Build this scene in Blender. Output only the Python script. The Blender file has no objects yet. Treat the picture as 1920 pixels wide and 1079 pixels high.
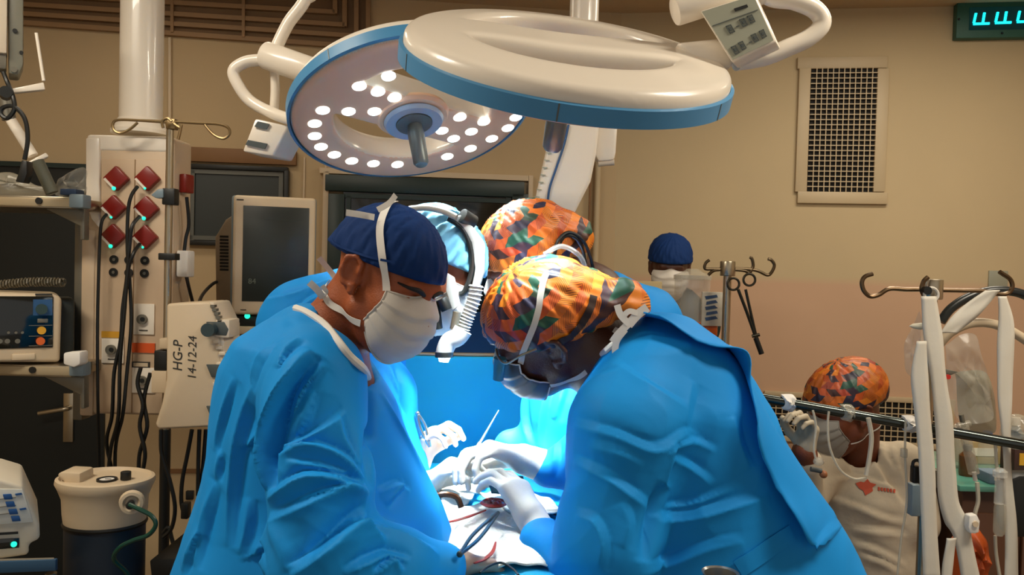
import bpy, bmesh, math, random
import numpy as np
from mathutils import Vector, Matrix
from mathutils.bvhtree import BVHTree

random.seed(7)
SC = bpy.context.scene
COL = SC.collection

# ------------------------------------------------------------------ camera
FPX = 1500.0                      # focal length in pixels of the 1920x1079 frame
CAM_POS = Vector((0.0, 0.0, 1.60))
PITCH = math.radians(-1.5)
ROLL = math.radians(1.5)
cam_data = bpy.data.cameras.new('camera')
cam_data.sensor_width = 36.0
cam_data.lens = FPX / 1920.0 * 36.0
cam_data.clip_start = 0.05
cam = bpy.data.objects.new('camera', cam_data)
COL.objects.link(cam)
CAM_M = Matrix.Translation(CAM_POS) @ Matrix.Rotation(math.pi / 2 + PITCH, 4, 'X') @ Matrix.Rotation(ROLL, 4, 'Z')
cam.matrix_world = CAM_M
SC.camera = cam
CAM_R = CAM_M.to_3x3()

# ------------------------------------------------------------------ light and exposure
SC.view_settings.view_transform = 'Standard'
SC.view_settings.look = 'None'
SC.view_settings.gamma = 1.0
SC.view_settings.use_curve_mapping = False
SC.view_settings.exposure = 0.0
world = bpy.data.worlds.new('world')
SC.world = world
world.use_nodes = True
world.node_tree.nodes['Background'].inputs[0].default_value = (1.0, 0.93, 0.84, 1)
world.node_tree.nodes['Background'].inputs[1].default_value = 0.44
ROOM_LAMP_W = (36.0, 40.0, 4.0, 18.0)      # near left, near right, far left, far right
ROOM_LAMP_COLOR = (1.0, 0.90, 0.74)
SURG_COLOR = (0.86, 0.98, 1.0)
SURG_W_LEFT = 760.0
SURG_W_RIGHT = 620.0

# ------------------------------------------------------------------ helpers: points
def ray(px, py):
    v = Vector(((px - 960.0) / FPX, -(py - 539.5) / FPX, -1.0))
    return (CAM_R @ v).normalized()

def P(px, py, y):
    """world point whose world-Y is y, seen at pixel (px, py)"""
    r = ray(px, py)
    return CAM_POS + r * (y / r.y)

def PX(p):
    q = CAM_M.inverted() @ Vector(p)
    return (960 + FPX * q.x / -q.z, 539.5 - FPX * q.y / -q.z)

def M(px, y):
    """metres of a length of px pixels at depth y"""
    return px * y / FPX

# ------------------------------------------------------------------ helpers: materials
MATS = {}
def srgb(r, g, b):
    def f(c):
        c = c / 255.0
        return c / 12.92 if c <= 0.04045 else ((c + 0.055) / 1.055) ** 2.4
    return (f(r), f(g), f(b), 1.0)

def mat(name, col, rough=0.5, metal=0.0, var=0.06, scale=8.0, bump=0.0, bscale=60.0, emis=None, estr=0.0,
        alpha=1.0, trans=0.0, spec=0.5, coat=0.0, sheen=0.0, stretch=None, sss=0.0):
    if name in MATS:
        return MATS[name]
    m = bpy.data.materials.new(name)
    m.use_nodes = True
    nt = m.node_tree
    b = nt.nodes['Principled BSDF']
    c = srgb(*col)
    tc = nt.nodes.new('ShaderNodeTexCoord')
    if var > 0:
        nz = nt.nodes.new('ShaderNodeTexNoise'); nz.inputs['Scale'].default_value = scale
        nz.inputs['Detail'].default_value = 4
        nt.links.new(tc.outputs['Object'], nz.inputs['Vector'])
        mx = nt.nodes.new('ShaderNodeMix'); mx.data_type = 'RGBA'
        mx.inputs[6].default_value = tuple(x * (1 - var) for x in c[:3]) + (1,)
        mx.inputs[7].default_value = tuple(min(1, x * (1 + var)) for x in c[:3]) + (1,)
        nt.links.new(nz.outputs['Fac'], mx.inputs[0])
        nt.links.new(mx.outputs[2], b.inputs['Base Color'])
    else:
        b.inputs['Base Color'].default_value = c
    if bump > 0:
        n2 = nt.nodes.new('ShaderNodeTexNoise'); n2.inputs['Scale'].default_value = bscale
        n2.inputs['Detail'].default_value = 3
        if stretch:
            mp = nt.nodes.new('ShaderNodeMapping'); mp.inputs['Scale'].default_value = stretch
            nt.links.new(tc.outputs['Object'], mp.inputs['Vector']); nt.links.new(mp.outputs[0], n2.inputs['Vector'])
        else:
            nt.links.new(tc.outputs['Object'], n2.inputs['Vector'])
        bp = nt.nodes.new('ShaderNodeBump'); bp.inputs['Strength'].default_value = bump
        bp.inputs['Distance'].default_value = 0.02
        nt.links.new(n2.outputs['Fac'], bp.inputs['Height'])
        nt.links.new(bp.outputs[0], b.inputs['Normal'])
    b.inputs['Roughness'].default_value = rough
    b.inputs['Metallic'].default_value = metal
    b.inputs['Specular IOR Level'].default_value = spec
    b.inputs['Coat Weight'].default_value = coat
    b.inputs['Sheen Weight'].default_value = sheen
    b.inputs['Transmission Weight'].default_value = trans
    b.inputs['Alpha'].default_value = alpha
    if sss:
        b.inputs['Subsurface Weight'].default_value = sss
        b.inputs['Subsurface Radius'].default_value = (0.02, 0.008, 0.004)
        b.inputs['Subsurface Scale'].default_value = 0.5
    if emis:
        b.inputs['Emission Color'].default_value = srgb(*emis)
        b.inputs['Emission Strength'].default_value = estr
    MATS[name] = m
    return m

# ------------------------------------------------------------------ helpers: objects
def tag(o, label=None, cat=None, group=None, kind=None):
    if label: o['label'] = label
    if cat: o['category'] = cat
    if group: o['group'] = group
    if kind: o['kind'] = kind
    return o

def empty(name, loc, label, cat, group=None, kind=None):
    o = bpy.data.objects.new(name, None)
    o.empty_display_size = 0.05
    COL.objects.link(o)
    o.location = loc
    return tag(o, label, cat, group, kind)

def link(name, me, m, parent=None, smooth=False):
    o = bpy.data.objects.new(name, me)
    COL.objects.link(o)
    if m is not None:
        for mm in (m if isinstance(m, (list, tuple)) else [m]):
            me.materials.append(mm)
    if smooth:
        me.polygons.foreach_set('use_smooth', np.ones(len(me.polygons), dtype=bool))
    if parent is not None:
        o.parent = parent
        chain = Matrix.Identity(4)
        q = parent
        while q is not None:
            chain = q.matrix_basis @ chain if q.parent is None else q.matrix_parent_inverse @ q.matrix_basis @ chain
            q = q.parent
        o.matrix_parent_inverse = chain.inverted()
    return o

class MB:
    """collects geometry given in world coordinates, then builds ONE mesh object"""
    def __init__(s):
        s.v = []; s.f = []
    def add(s, vs, fs):
        n = len(s.v)
        s.v += [tuple(v) for v in vs]
        s.f += [tuple(i + n for i in f) for f in fs]
        return s
    def hexa(s, c8):
        return s.add(c8, [(0, 3, 2, 1), (4, 5, 6, 7), (0, 1, 5, 4), (1, 2, 6, 5), (2, 3, 7, 6), (3, 0, 4, 7)])
    def box(s, c, size, R=None):
        c = Vector(c); hx, hy, hz = (k / 2 for k in size)
        R = R or Matrix.Identity(3)
        pts = [(-hx, -hy, -hz), (hx, -hy, -hz), (hx, hy, -hz), (-hx, hy, -hz), (-hx, -hy, hz), (hx, -hy, hz), (hx, hy, hz), (-hx, hy, hz)]
        return s.hexa([c + R @ Vector(p) for p in pts])
    def cyl(s, a, b, r, r2=None, n=20, cap=True):
        a, b = Vector(a), Vector(b)
        r2 = r if r2 is None else r2
        d = (b - a).normalized()
        u = d.orthogonal().normalized(); w = d.cross(u)
        ra = [a + r * (math.cos(2 * math.pi * i / n) * u + math.sin(2 * math.pi * i / n) * w) for i in range(n)]
        rb = [b + r2 * (math.cos(2 * math.pi * i / n) * u + math.sin(2 * math.pi * i / n) * w) for i in range(n)]
        fs = [(i, (i + 1) % n, n + (i + 1) % n, n + i) for i in range(n)]
        if cap:
            fs += [tuple(range(n - 1, -1, -1)), tuple(range(n, 2 * n))]
        return s.add(ra + rb, fs)
    def lathe(s, o, axis, prof, n=48, close=False):
        """prof: list of (radius, height along axis)"""
        o = Vector(o); d = Vector(axis).normalized()
        u = d.orthogonal().normalized(); w = d.cross(u)
        vs = []; fs = []
        for (r, h) in prof:
            for i in range(n):
                a = 2 * math.pi * i / n
                vs.append(o + d * h + r * (math.cos(a) * u + math.sin(a) * w))
        k = len(prof)
        for j in range(k - 1 if not close else k):
            j2 = (j + 1) % k
            for i in range(n):
                i2 = (i + 1) % n
                fs.append((j * n + i, j * n + i2, j2 * n + i2, j2 * n + i))
        if not close:
            if prof[0][0] > 1e-5: fs.append(tuple(range(n - 1, -1, -1)))
            if prof[-1][0] > 1e-5: fs.append(tuple((k - 1) * n + i for i in range(n)))
        return s.add(vs, fs)
    def tube(s, pts, r, n=10, samples=0, rfun=None, cap=True):
        pts = [Vector(p) for p in pts]
        if samples: pts = spline(pts, samples)
        k = len(pts)
        vs = []; fs = []
        t0 = (pts[1] - pts[0]).normalized()
        u = t0.orthogonal().normalized()
        for i, p in enumerate(pts):
            t = (pts[min(i + 1, k - 1)] - pts[max(i - 1, 0)]).normalized()
            u = (u - t * u.dot(t))
            if u.length < 1e-6: u = t.orthogonal()
            u.normalize(); w = t.cross(u)
            rr = rfun(i / (k - 1)) * r if rfun else r
            for j in range(n):
                a = 2 * math.pi * j / n
                vs.append(p + rr * (math.cos(a) * u + math.sin(a) * w))
        for i in range(k - 1):
            for j in range(n):
                j2 = (j + 1) % n
                fs.append((i * n + j, i * n + j2, (i + 1) * n + j2, (i + 1) * n + j))
        if cap:
            fs += [tuple(range(n - 1, -1, -1)), tuple((k - 1) * n + j for j in range(n))]
        return s.add(vs, fs)
    def ball(s, c, r, n=16, sc=(1, 1, 1), R=None):
        c = Vector(c); R = R or Matrix.Identity(3)
        vs = [c + R @ Vector((0, 0, r * sc[2]))]; m = n // 2
        for j in range(1, m):
            th = math.pi * j / m
            for i in range(n):
                a = 2 * math.pi * i / n
                vs.append(c + R @ Vector((r * sc[0] * math.sin(th) * math.cos(a), r * sc[1] * math.sin(th) * math.sin(a), r * sc[2] * math.cos(th))))
        vs.append(c + R @ Vector((0, 0, -r * sc[2])))
        fs = [(0, 1 + i, 1 + (i + 1) % n) for i in range(n)]
        for j in range(m - 2):
            for i in range(n):
                a = 1 + j * n + i; b = 1 + j * n + (i + 1) % n
                fs.append((a, a + n, b + n, b))
        e = len(vs) - 1
        fs += [(e, 1 + (m - 2) * n + (i + 1) % n, 1 + (m - 2) * n + i) for i in range(n)]
        return s.add(vs, fs)
    def prism(s, poly, d):
        """poly: planar world points, extruded by the vector d"""
        d = Vector(d); poly = [Vector(p) for p in poly]; n = len(poly)
        return s.add(poly + [p + d for p in poly],
                     [tuple(range(n)), tuple(range(2 * n - 1, n - 1, -1))] + [(i, n + i, n + (i + 1) % n, (i + 1) % n) for i in range(n)])
    def strip(s, pts, wid, nrm, th=0.0008):
        """flat ribbon along pts; wid vectors (half width), nrm thickness direction"""
        k = len(pts); vs = []; fs = []
        for p, w, nn in zip(pts, wid, nrm):
            p = Vector(p)
            vs += [p - w, p + w, p + w + nn * th, p - w + nn * th]
        for i in range(k - 1):
            a = 4 * i; b = a + 4
            for (q, r2) in ((0, 1), (1, 2), (2, 3), (3, 0)):
                fs.append((a + q, b + q, b + r2, a + r2))
        fs += [(0, 1, 2, 3), (4 * k - 1, 4 * k - 2, 4 * k - 3, 4 * k - 4)]
        return s.add(vs, fs)
    def build(s, name, m, parent=None, smooth=False, bevel=0.0, seg=2, fix=True):
        me = bpy.data.meshes.new(name)
        me.from_pydata(s.v, [], s.f)
        if fix:
            bm = bmesh.new(); bm.from_mesh(me)
            bmesh.ops.recalc_face_normals(bm, faces=bm.faces)
            if bevel > 0:
                ed = [e for e in bm.edges if len(e.link_faces) == 2 and e.calc_face_angle(0) > 0.6]
                if ed:
                    bmesh.ops.bevel(bm, geom=ed, offset=bevel, segments=seg, profile=0.5, affect='EDGES', clamp_overlap=True)
            bm.to_mesh(me); bm.free()
        o = link(name, me, m, parent, smooth)
        if smooth or bevel > 0:
            me.polygons.foreach_set('use_smooth', np.ones(len(me.polygons), dtype=bool))
            if hasattr(me, 'set_sharp_from_angle'):
                me.set_sharp_from_angle(angle=math.radians(38))
        return o

def spline(pts, n):
    pts = [Vector(p) for p in pts]
    out = []
    k = len(pts)
    for i in range(k - 1):
        p0 = pts[max(i - 1, 0)]; p1 = pts[i]; p2 = pts[i + 1]; p3 = pts[min(i + 2, k - 1)]
        for j in range(n):
            t = j / n
            out.append(0.5 * ((2 * p1) + (p2 - p0) * t + (2 * p0 - 5 * p1 + 4 * p2 - p3) * t * t + (3 * p1 - p0 - 3 * p2 + p3) * t ** 3))
    out.append(pts[-1])
    return out

def rotm(ax, ay, az):
    return (Matrix.Rotation(az, 3, 'Z') @ Matrix.Rotation(ay, 3, 'Y') @ Matrix.Rotation(ax, 3, 'X'))

# ------------------------------------------------------------------ helpers: implicit surfaces
def sd_cone(a, b, ra, rb):
    a = np.array(a, np.float32); b = np.array(b, np.float32)
    ba = b - a; L2 = float(ba @ ba) + 1e-12
    def f(p):
        t = np.clip(((p - a) @ ba) / L2, 0, 1)
        q = p - a - t[:, None] * ba
        return np.sqrt((q * q).sum(1)) - (ra + (rb - ra) * t)
    return f

def sd_ell(c, r, R=None):
    c = np.array(c, np.float32); r = np.array(r, np.float32)
    RR = None if R is None else np.array(R, np.float32)
    def f(p):
        q = p - c
        if RR is not None: q = q @ RR
        k0 = np.sqrt(((q / r) ** 2).sum(1)) + 1e-9
        k1 = np.sqrt(((q / (r * r)) ** 2).sum(1)) + 1e-9
        return k0 * (k0 - 1) / k1
    return f

def sd_half(c, n):
    c = np.array(c, np.float32); n = np.array(Vector(n).normalized(), np.float32)
    return lambda p: (p - c) @ n

def sd_rows(rows, yc, ry, pw=2.0):
    """torso described by rows (z, x_left, x_right); yc, ry: lists of (z, value)"""
    rows = sorted(rows); zs = np.array([r[0] for r in rows]); xl = np.array([r[1] for r in rows]); xr = np.array([r[2] for r in rows])
    yc = sorted(yc); ry = sorted(ry)
    def f(p):
        z = p[:, 2]
        l = np.interp(z, zs, xl); r = np.interp(z, zs, xr)
        cx = (l + r) / 2; rx = np.maximum((r - l) / 2, 0.01)
        cy = np.interp(z, [a[0] for a in yc], [a[1] for a in yc]); yy = np.interp(z, [a[0] for a in ry], [a[1] for a in ry])
        k = (np.abs((p[:, 0] - cx) / rx) ** pw + np.abs((p[:, 1] - cy) / yy) ** pw) ** (1 / pw)
        d = (k - 1) * np.minimum(rx, yy) * 0.85
        dz = np.maximum(zs[0] - z, z - zs[-1])
        return np.where(dz > 0, np.sqrt(np.maximum(d, 0) ** 2 + dz ** 2), np.maximum(d, dz)).astype(np.float32)
    return f

def smin(a, b, k):
    if k <= 0: return np.minimum(a, b)
    h = np.clip(0.5 + 0.5 * (b - a) / k, 0, 1)
    return b + (a - b) * h - k * h * (1 - h)

def combine(prims):
    """prims: (op, fn, k) with op '+', '-', '&'"""
    def f(p):
        d = None
        for op, fn, k in prims:
            e = fn(p)
            if d is None: d = e
            elif op == '+': d = smin(d, e, k)
            elif op == '-': d = -smin(-d, e, k)
            else: d = -smin(-d, -e, k)
        return d
    return f

def axis(lo, hi, h, zones=()):
    """grid coordinates from lo to hi at step h; zones = (z0, z1, h2) finer stretches"""
    out = [lo]
    while out[-1] < hi:
        s = h
        for (a, b, hh) in zones:
            if a <= out[-1] <= b: s = min(s, hh)
        out.append(out[-1] + s)
    while (len(out) - 1) % 4: out.append(out[-1] + h)
    return np.array(out, np.float32)

def surfnet(f, xs, ys, zs):
    n = (len(xs), len(ys), len(zs))
    S = 4
    cx, cy, cz = xs[::S], ys[::S], zs[::S]
    g = np.stack(np.meshgrid(cx, cy, cz, indexing='ij'), -1).reshape(-1, 3)
    Fc = f(g).reshape(len(cx), len(cy), len(cz)).astype(np.float32)
    a = np.abs(Fc); mn = a[:-1, :-1, :-1].copy()
    for i in (0, 1):
        for j in (0, 1):
            for k in (0, 1):
                mn = np.minimum(mn, a[i:i + mn.shape[0], j:j + mn.shape[1], k:k + mn.shape[2]])
    dg = np.sqrt(np.diff(cx)[:, None, None] ** 2 + np.diff(cy)[None, :, None] ** 2 + np.diff(cz)[None, None, :] ** 2)
    act = mn < dg * 1.15
    F = np.repeat(np.repeat(np.repeat(Fc[:-1, :-1, :-1], S, 0), S, 1), S, 2)
    F = np.pad(F, ((0, 1), (0, 1), (0, 1)), mode='edge')
    ac = np.repeat(np.repeat(np.repeat(act, S, 0), S, 1), S, 2)
    nm = np.zeros(n, bool)
    for i in (0, 1):
        for j in (0, 1):
            for k in (0, 1):
                nm[i:i + ac.shape[0], j:j + ac.shape[1], k:k + ac.shape[2]] |= ac
    ii, jj, kk = np.nonzero(nm)
    vals = np.empty(len(ii), np.float32)
    for s in range(0, len(ii), 400000):
        sl = slice(s, s + 400000)
        vals[sl] = f(np.stack([xs[ii[sl]], ys[jj[sl]], zs[kk[sl]]], 1))
    F[ii, jj, kk] = vals
    # active cells
    neg = F < 0
    cnt = np.zeros((n[0] - 1, n[1] - 1, n[2] - 1), np.int8)
    for i in (0, 1):
        for j in (0, 1):
            for k in (0, 1):
                cnt += neg[i:n[0] - 1 + i, j:n[1] - 1 + j, k:n[2] - 1 + k]
    am = (cnt > 0) & (cnt < 8) & ac
    ci, cj, ck = np.nonzero(am)
    N = len(ci)
    idx = -np.ones(am.shape, np.int32); idx[ci, cj, ck] = np.arange(N)
    corners = [(i, j, k) for i in (0, 1) for j in (0, 1) for k in (0, 1)]
    V = {c: F[ci + c[0], cj + c[1], ck + c[2]] for c in corners}
    acc = np.zeros((N, 3), np.float64); num = np.zeros(N)
    C = (xs, ys, zs); I = (ci, cj, ck)
    for c in corners:
        for ax in range(3):
            if c[ax] == 0:
                c2 = list(c); c2[ax] = 1; c2 = tuple(c2)
                a_, b_ = V[c], V[c2]
                cr = (a_ < 0) != (b_ < 0)
                t = np.where(cr, a_ / np.where(cr, a_ - b_, 1), 0)
                for d in range(3):
                    lo = C[d][I[d] + c[d]]
                    if d == ax:
                        hi = C[d][I[d] + 1]
                        acc[:, d] += np.where(cr, lo + t * (hi - lo), 0)
                    else:
                        acc[:, d] += np.where(cr, lo, 0)
                num += cr
    verts = acc / np.maximum(num, 1)[:, None]
    faces = []
    for ax in range(3):
        o1, o2 = [(1, 2), (2, 0), (0, 1)][ax]
        s0 = [slice(None)] * 3; s1 = [slice(None)] * 3
        s0[ax] = slice(0, n[ax] - 1); s1[ax] = slice(1, n[ax])
        cr = neg[tuple(s0)] != neg[tuple(s1)]
        e = np.stack(np.nonzero(cr), 1)
        e = e[(e[:, o1] > 0) & (e[:, o2] > 0) & (e[:, o1] < n[o1] - 1) & (e[:, o2] < n[o2] - 1)]
        q = []
        for (d1, d2) in ((0, 0), (-1, 0), (-1, -1), (0, -1)):
            c = e.copy(); c[:, o1] += d1; c[:, o2] += d2
            q.append(idx[c[:, 0], c[:, 1], c[:, 2]])
        q = np.stack(q, 1)
        ok = (q >= 0).all(1)
        q = q[ok]; e = e[ok]
        flip = ~neg[e[:, 0], e[:, 1], e[:, 2]]
        q[flip] = q[flip][:, ::-1]
        faces.append(q)
    return verts, np.concatenate(faces)

def lap(v, f, it=2, lam=0.5):
    e = np.concatenate([f[:, [0, 1]], f[:, [1, 2]], f[:, [2, 3]], f[:, [3, 0]]])
    deg = np.bincount(e[:, 0], minlength=len(v)) + np.bincount(e[:, 1], minlength=len(v))
    deg = np.maximum(deg, 1)[:, None]
    for _ in range(it):
        s = np.zeros_like(v)
        for d in range(3):
            s[:, d] = np.bincount(e[:, 0], v[e[:, 1], d], len(v)) + np.bincount(e[:, 1], v[e[:, 0], d], len(v))
        v = v + lam * (s / deg - v)
    return v

def vnormals(v, f):
    n = np.cross(v[f[:, 2]] - v[f[:, 0]], v[f[:, 3]] - v[f[:, 1]])
    out = np.zeros_like(v)
    for c in range(4):
        for d in range(3):
            out[:, d] += np.bincount(f[:, c], n[:, d], len(v))
    return out / (np.linalg.norm(out, axis=1)[:, None] + 1e-12)

def np_mesh(name, v, f):
    me = bpy.data.meshes.new(name)
    me.vertices.add(len(v)); me.vertices.foreach_set('co', np.ascontiguousarray(v, np.float32).ravel())
    k = f.shape[1]
    me.loops.add(f.size); me.loops.foreach_set('vertex_index', f.ravel().astype(np.int32))
    me.polygons.add(len(f)); me.polygons.foreach_set('loop_start', np.arange(0, f.size, k, dtype=np.int32))
    me.update(calc_edges=True)
    me.validate()
    return me

def np_obj(name, v, f, m, parent=None):
    return link(name, np_mesh(name, v, f), m, parent, True)

def bvh_of(v, f):
    return BVHTree.FromPolygons([tuple(a) for a in v], [tuple(a) for a in f.tolist()])

def shoot(bvh, px, py):
    """first point of the surface on the sight line through a pixel"""
    return bvh.ray_cast(CAM_POS, ray(px, py))

def fold(v, nrm, line, w, a, kind='fold', taper=True):
    """press a cloth fold along a 3-D polyline into the vertices v (normals nrm)"""
    L = np.array([tuple(p) for p in line])
    lo = L.min(0) - 4 * w; hi = L.max(0) + 4 * w
    sel = np.nonzero(((v > lo) & (v < hi)).all(1))[0]
    if len(sel) == 0: return v
    p = v[sel]; nn = nrm[sel]
    best = np.full(len(sel), 1e9); side = np.zeros(len(sel)); tt = np.zeros(len(sel))
    seg = np.linalg.norm(np.diff(L, axis=0), axis=1); cum = np.concatenate([[0], np.cumsum(seg)]); tot = cum[-1]
    for i in range(len(L) - 1):
        ab = L[i + 1] - L[i]; l2 = ab @ ab + 1e-12
        t = np.clip((p - L[i]) @ ab / l2, 0, 1)
        q = p - L[i] - t[:, None] * ab
        d = np.linalg.norm(q, axis=1)
        better = d < best
        s = np.einsum('ij,ij->i', np.cross(np.broadcast_to(ab / math.sqrt(l2), nn.shape), nn), q)
        best = np.where(better, d, best); side = np.where(better, np.sign(s), side)
        tt = np.where(better, (cum[i] + t * seg[i]) / tot, tt)
    tp = np.sin(np.pi * np.clip(tt, 0, 1)) ** 0.6 if taper else np.ones(len(sel))
    s = side * best / w
    near = np.exp(-np.maximum(best / w - 2.5, 0) ** 2 * 4)
    if kind == 'fold':
        h = np.exp(-np.abs(s - 0.5) / np.where(s > 0.5, 0.9, 0.45)) - 0.85 * np.exp(-np.abs(s + 0.5) / np.where(s < -0.5, 0.8, 0.45))
    elif kind == 'ridge':
        h = np.exp(-s ** 2)
    elif kind == 'valley':
        h = -np.exp(-s ** 2)
    elif kind == 'step':       # raised on the + side, falling away slowly
        h = np.where(s > 0, np.exp(-np.maximum(s - 0.1, 0) / 1.6), -0.25 * np.exp(s / 0.6))
        near = np.exp(-np.maximum(best / w - 3.0, 0) ** 2)
    v = v.copy()
    v[sel] += nn * (a * h * near * tp)[:, None]
    return v

def subdiv(v, f):
    """each quad into four"""
    nv = len(v)
    e = np.sort(np.stack([f, np.roll(f, -1, 1)], -1).reshape(-1, 2), 1)
    key = e[:, 0].astype(np.int64) * nv + e[:, 1]
    uq, inv = np.unique(key, return_inverse=True)
    em = 0.5 * (v[uq // nv] + v[uq % nv]); fc = v[f].mean(1)
    ei = inv.reshape(-1, 4) + nv; ci = np.arange(len(f)) + nv + len(uq)
    q = [np.stack([f[:, k], ei[:, k], ci, ei[:, k - 1]], 1) for k in range(4)]
    return np.concatenate([v, em, fc]), np.concatenate(q)

def vnoise(p, seed=0):
    """smooth value noise in 0..1 at points p"""
    i = np.floor(p).astype(np.int64); t = p - i; t = t * t * (3 - 2 * t)
    def hsh(a):
        n = a[:, 0] * 374761393 + a[:, 1] * 668265263 + a[:, 2] * 2147483647 + seed * 1274126177
        n = (n ^ (n >> 13)) * 1274126177; n &= 0x7fffffff
        return ((n ^ (n >> 16)) & 0xffff) / 65535.0
    r = 0
    for a in (0, 1):
        for b in (0, 1):
            for c in (0, 1):
                w = (t[:, 0] if a else 1 - t[:, 0]) * (t[:, 1] if b else 1 - t[:, 1]) * (t[:, 2] if c else 1 - t[:, 2])
                r = r + w * hsh(i + np.array((a, b, c)))
    return r

def crumple(v, f, amp=0.004, fr=6.0, seed=0, sx=(1, 1, 0.6)):
    """soft angular wrinkling of cloth: ridged noise pushed along the normals"""
    n = vnormals(v, f); q = v * np.array(sx) * fr
    w = np.stack([vnoise(q * 0.7 + 11, seed + 5), vnoise(q * 0.7 + 23, seed + 6), vnoise(q * 0.7 + 37, seed + 7)], 1)
    q = q + 1.2 * w
    h = 1 - np.abs(2 * vnoise(q, seed) - 1); h2 = 1 - np.abs(2 * vnoise(q * 2.3 + 5, seed + 1) - 1)
    d = amp * (h ** 2 - 0.45) + 0.45 * amp * (h2 ** 2 - 0.45)
    return v + n * d[:, None]
# ================================================================== the room
WALL_Y0 = 4.2
corner = P(1165, 25, WALL_Y0)
CEIL_Z = corner.z
W_B = Vector((1.0, 0.11, 0.0)).normalized()        # along the back wall, to the right
W_R = Vector((1.0, -0.15, 0.0)).normalized()       # along the right-hand wall, to the right
UP = Vector((0, 0, 1))
def wall_frame(which):
    t = W_B if which == 'b' else W_R
    return t, UP.cross(t)                           # tangent, direction into the wall
def wall_pt(which, px, py, proud=0.0):
    t, n = wall_frame(which)
    r = ray(px, py)
    o = corner - n * proud
    return CAM_POS + r * ((o - CAM_POS).dot(n) / r.dot(n))
def wall_R(which):
    t, n = wall_frame(which)
    return Matrix((t, n, UP)).transposed()
def wbox(mb, which, x0, y0, x1, y1, proud, th):
    """box on a wall: front face at `proud` metres off it, covering the pixel rectangle"""
    t, n = wall_frame(which)
    c = wall_pt(which, (x0 + x1) / 2, (y0 + y1) / 2, proud)
    ym = (y0 + y1) / 2; xm = (x0 + x1) / 2
    w = (wall_pt(which, x1, ym, proud) - wall_pt(which, x0, ym, proud)).dot(t)
    h = (wall_pt(which, xm, y0, proud) - wall_pt(which, xm, y1, proud)).z
    mb.box(c + n * (th / 2), (w, th, h), wall_R(which))
    return c, w, h

# wall paint: beige above, rosier below a soft dado line
def wall_mat(name, up, low, zline):
    m = bpy.data.materials.new(name); m.use_nodes = True
    nt = m.node_tree; b = nt.nodes['Principled BSDF']
    geo = nt.nodes.new('ShaderNodeNewGeometry'); sep = nt.nodes.new('ShaderNodeSeparateXYZ')
    nt.links.new(geo.outputs['Position'], sep.inputs[0])
    mr = nt.nodes.new('ShaderNodeMapRange'); mr.inputs[1].default_value = zline - 0.02; mr.inputs[2].default_value = zline + 0.02
    nt.links.new(sep.outputs['Z'], mr.inputs[0])
    nz = nt.nodes.new('ShaderNodeTexNoise'); nz.inputs['Scale'].default_value = 1.6; nz.inputs['Detail'].default_value = 5
    nt.links.new(geo.outputs['Position'], nz.inputs['Vector'])
    mx = nt.nodes.new('ShaderNodeMix'); mx.data_type = 'RGBA'
    mx.inputs[6].default_value = srgb(*low); mx.inputs[7].default_value = srgb(*up)
    nt.links.new(mr.outputs[0], mx.inputs[0])
    m2 = nt.nodes.new('ShaderNodeMix'); m2.data_type = 'RGBA'; m2.blend_type = 'MULTIPLY'; m2.inputs[0].default_value = 0.18
    nt.links.new(mx.outputs[2], m2.inputs[6]); nt.links.new(nz.outputs['Fac'], m2.inputs[7])
    nt.links.new(m2.outputs[2], b.inputs['Base Color'])
    b.inputs['Roughness'].default_value = 0.75
    b.inputs['Specular IOR Level'].default_value = 0.15
    return m
M_WALL = wall_mat('wall_paint_beige', (198, 174, 137), (198, 174, 137), 1.5)
M_WALLR = wall_mat('wall_paint_rose', (202, 181, 144), (206, 170, 140), P(1650, 530, 4.0).z)
M_CEIL = mat('ceiling_paint', (190, 165, 130), 0.8)
M_FLOOR = mat('floor_vinyl', (120, 108, 92), 0.35, var=0.1, scale=3)

LEFT_END = corner - W_B * 3.6
RIGHT_END = corner + W_R * 2.6
def wall_slab(name, a, b, z0, z1, m, th=0.1):
    d = (b - a); d.z = 0; n = UP.cross(d.normalized())
    mb = MB()
    q = [Vector((a.x, a.y, z0)), Vector((b.x, b.y, z0)), Vector((b.x, b.y, z0)) + n * th, Vector((a.x, a.y, z0)) + n * th]
    mb.hexa(q + [p + UP * (z1 - z0) for p in q])
    return tag(mb.build(name, m), kind='structure')
wall_slab('wall_back', LEFT_END, corner, 0, CEIL_Z, M_WALL)
wall_slab('wall_right', corner, RIGHT_END, 0, CEIL_Z, M_WALLR)
wall_slab('wall_side_right', RIGHT_END, Vector((RIGHT_END.x + 0.3, -1.2, 0)), 0, CEIL_Z, M_WALLR)
wall_slab('wall_side_left', Vector((LEFT_END.x, -1.2, 0)), LEFT_END, 0, CEIL_Z, M_WALL)
tag(MB().box((0, 1.6, -0.05), (7.4, 6.6, 0.1)).build('floor', M_FLOOR), kind='structure')
tag(MB().box((0, 1.6, CEIL_Z + 0.05), (7.4, 6.6, 0.1)).build('ceiling', M_CEIL), kind='structure')

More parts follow.
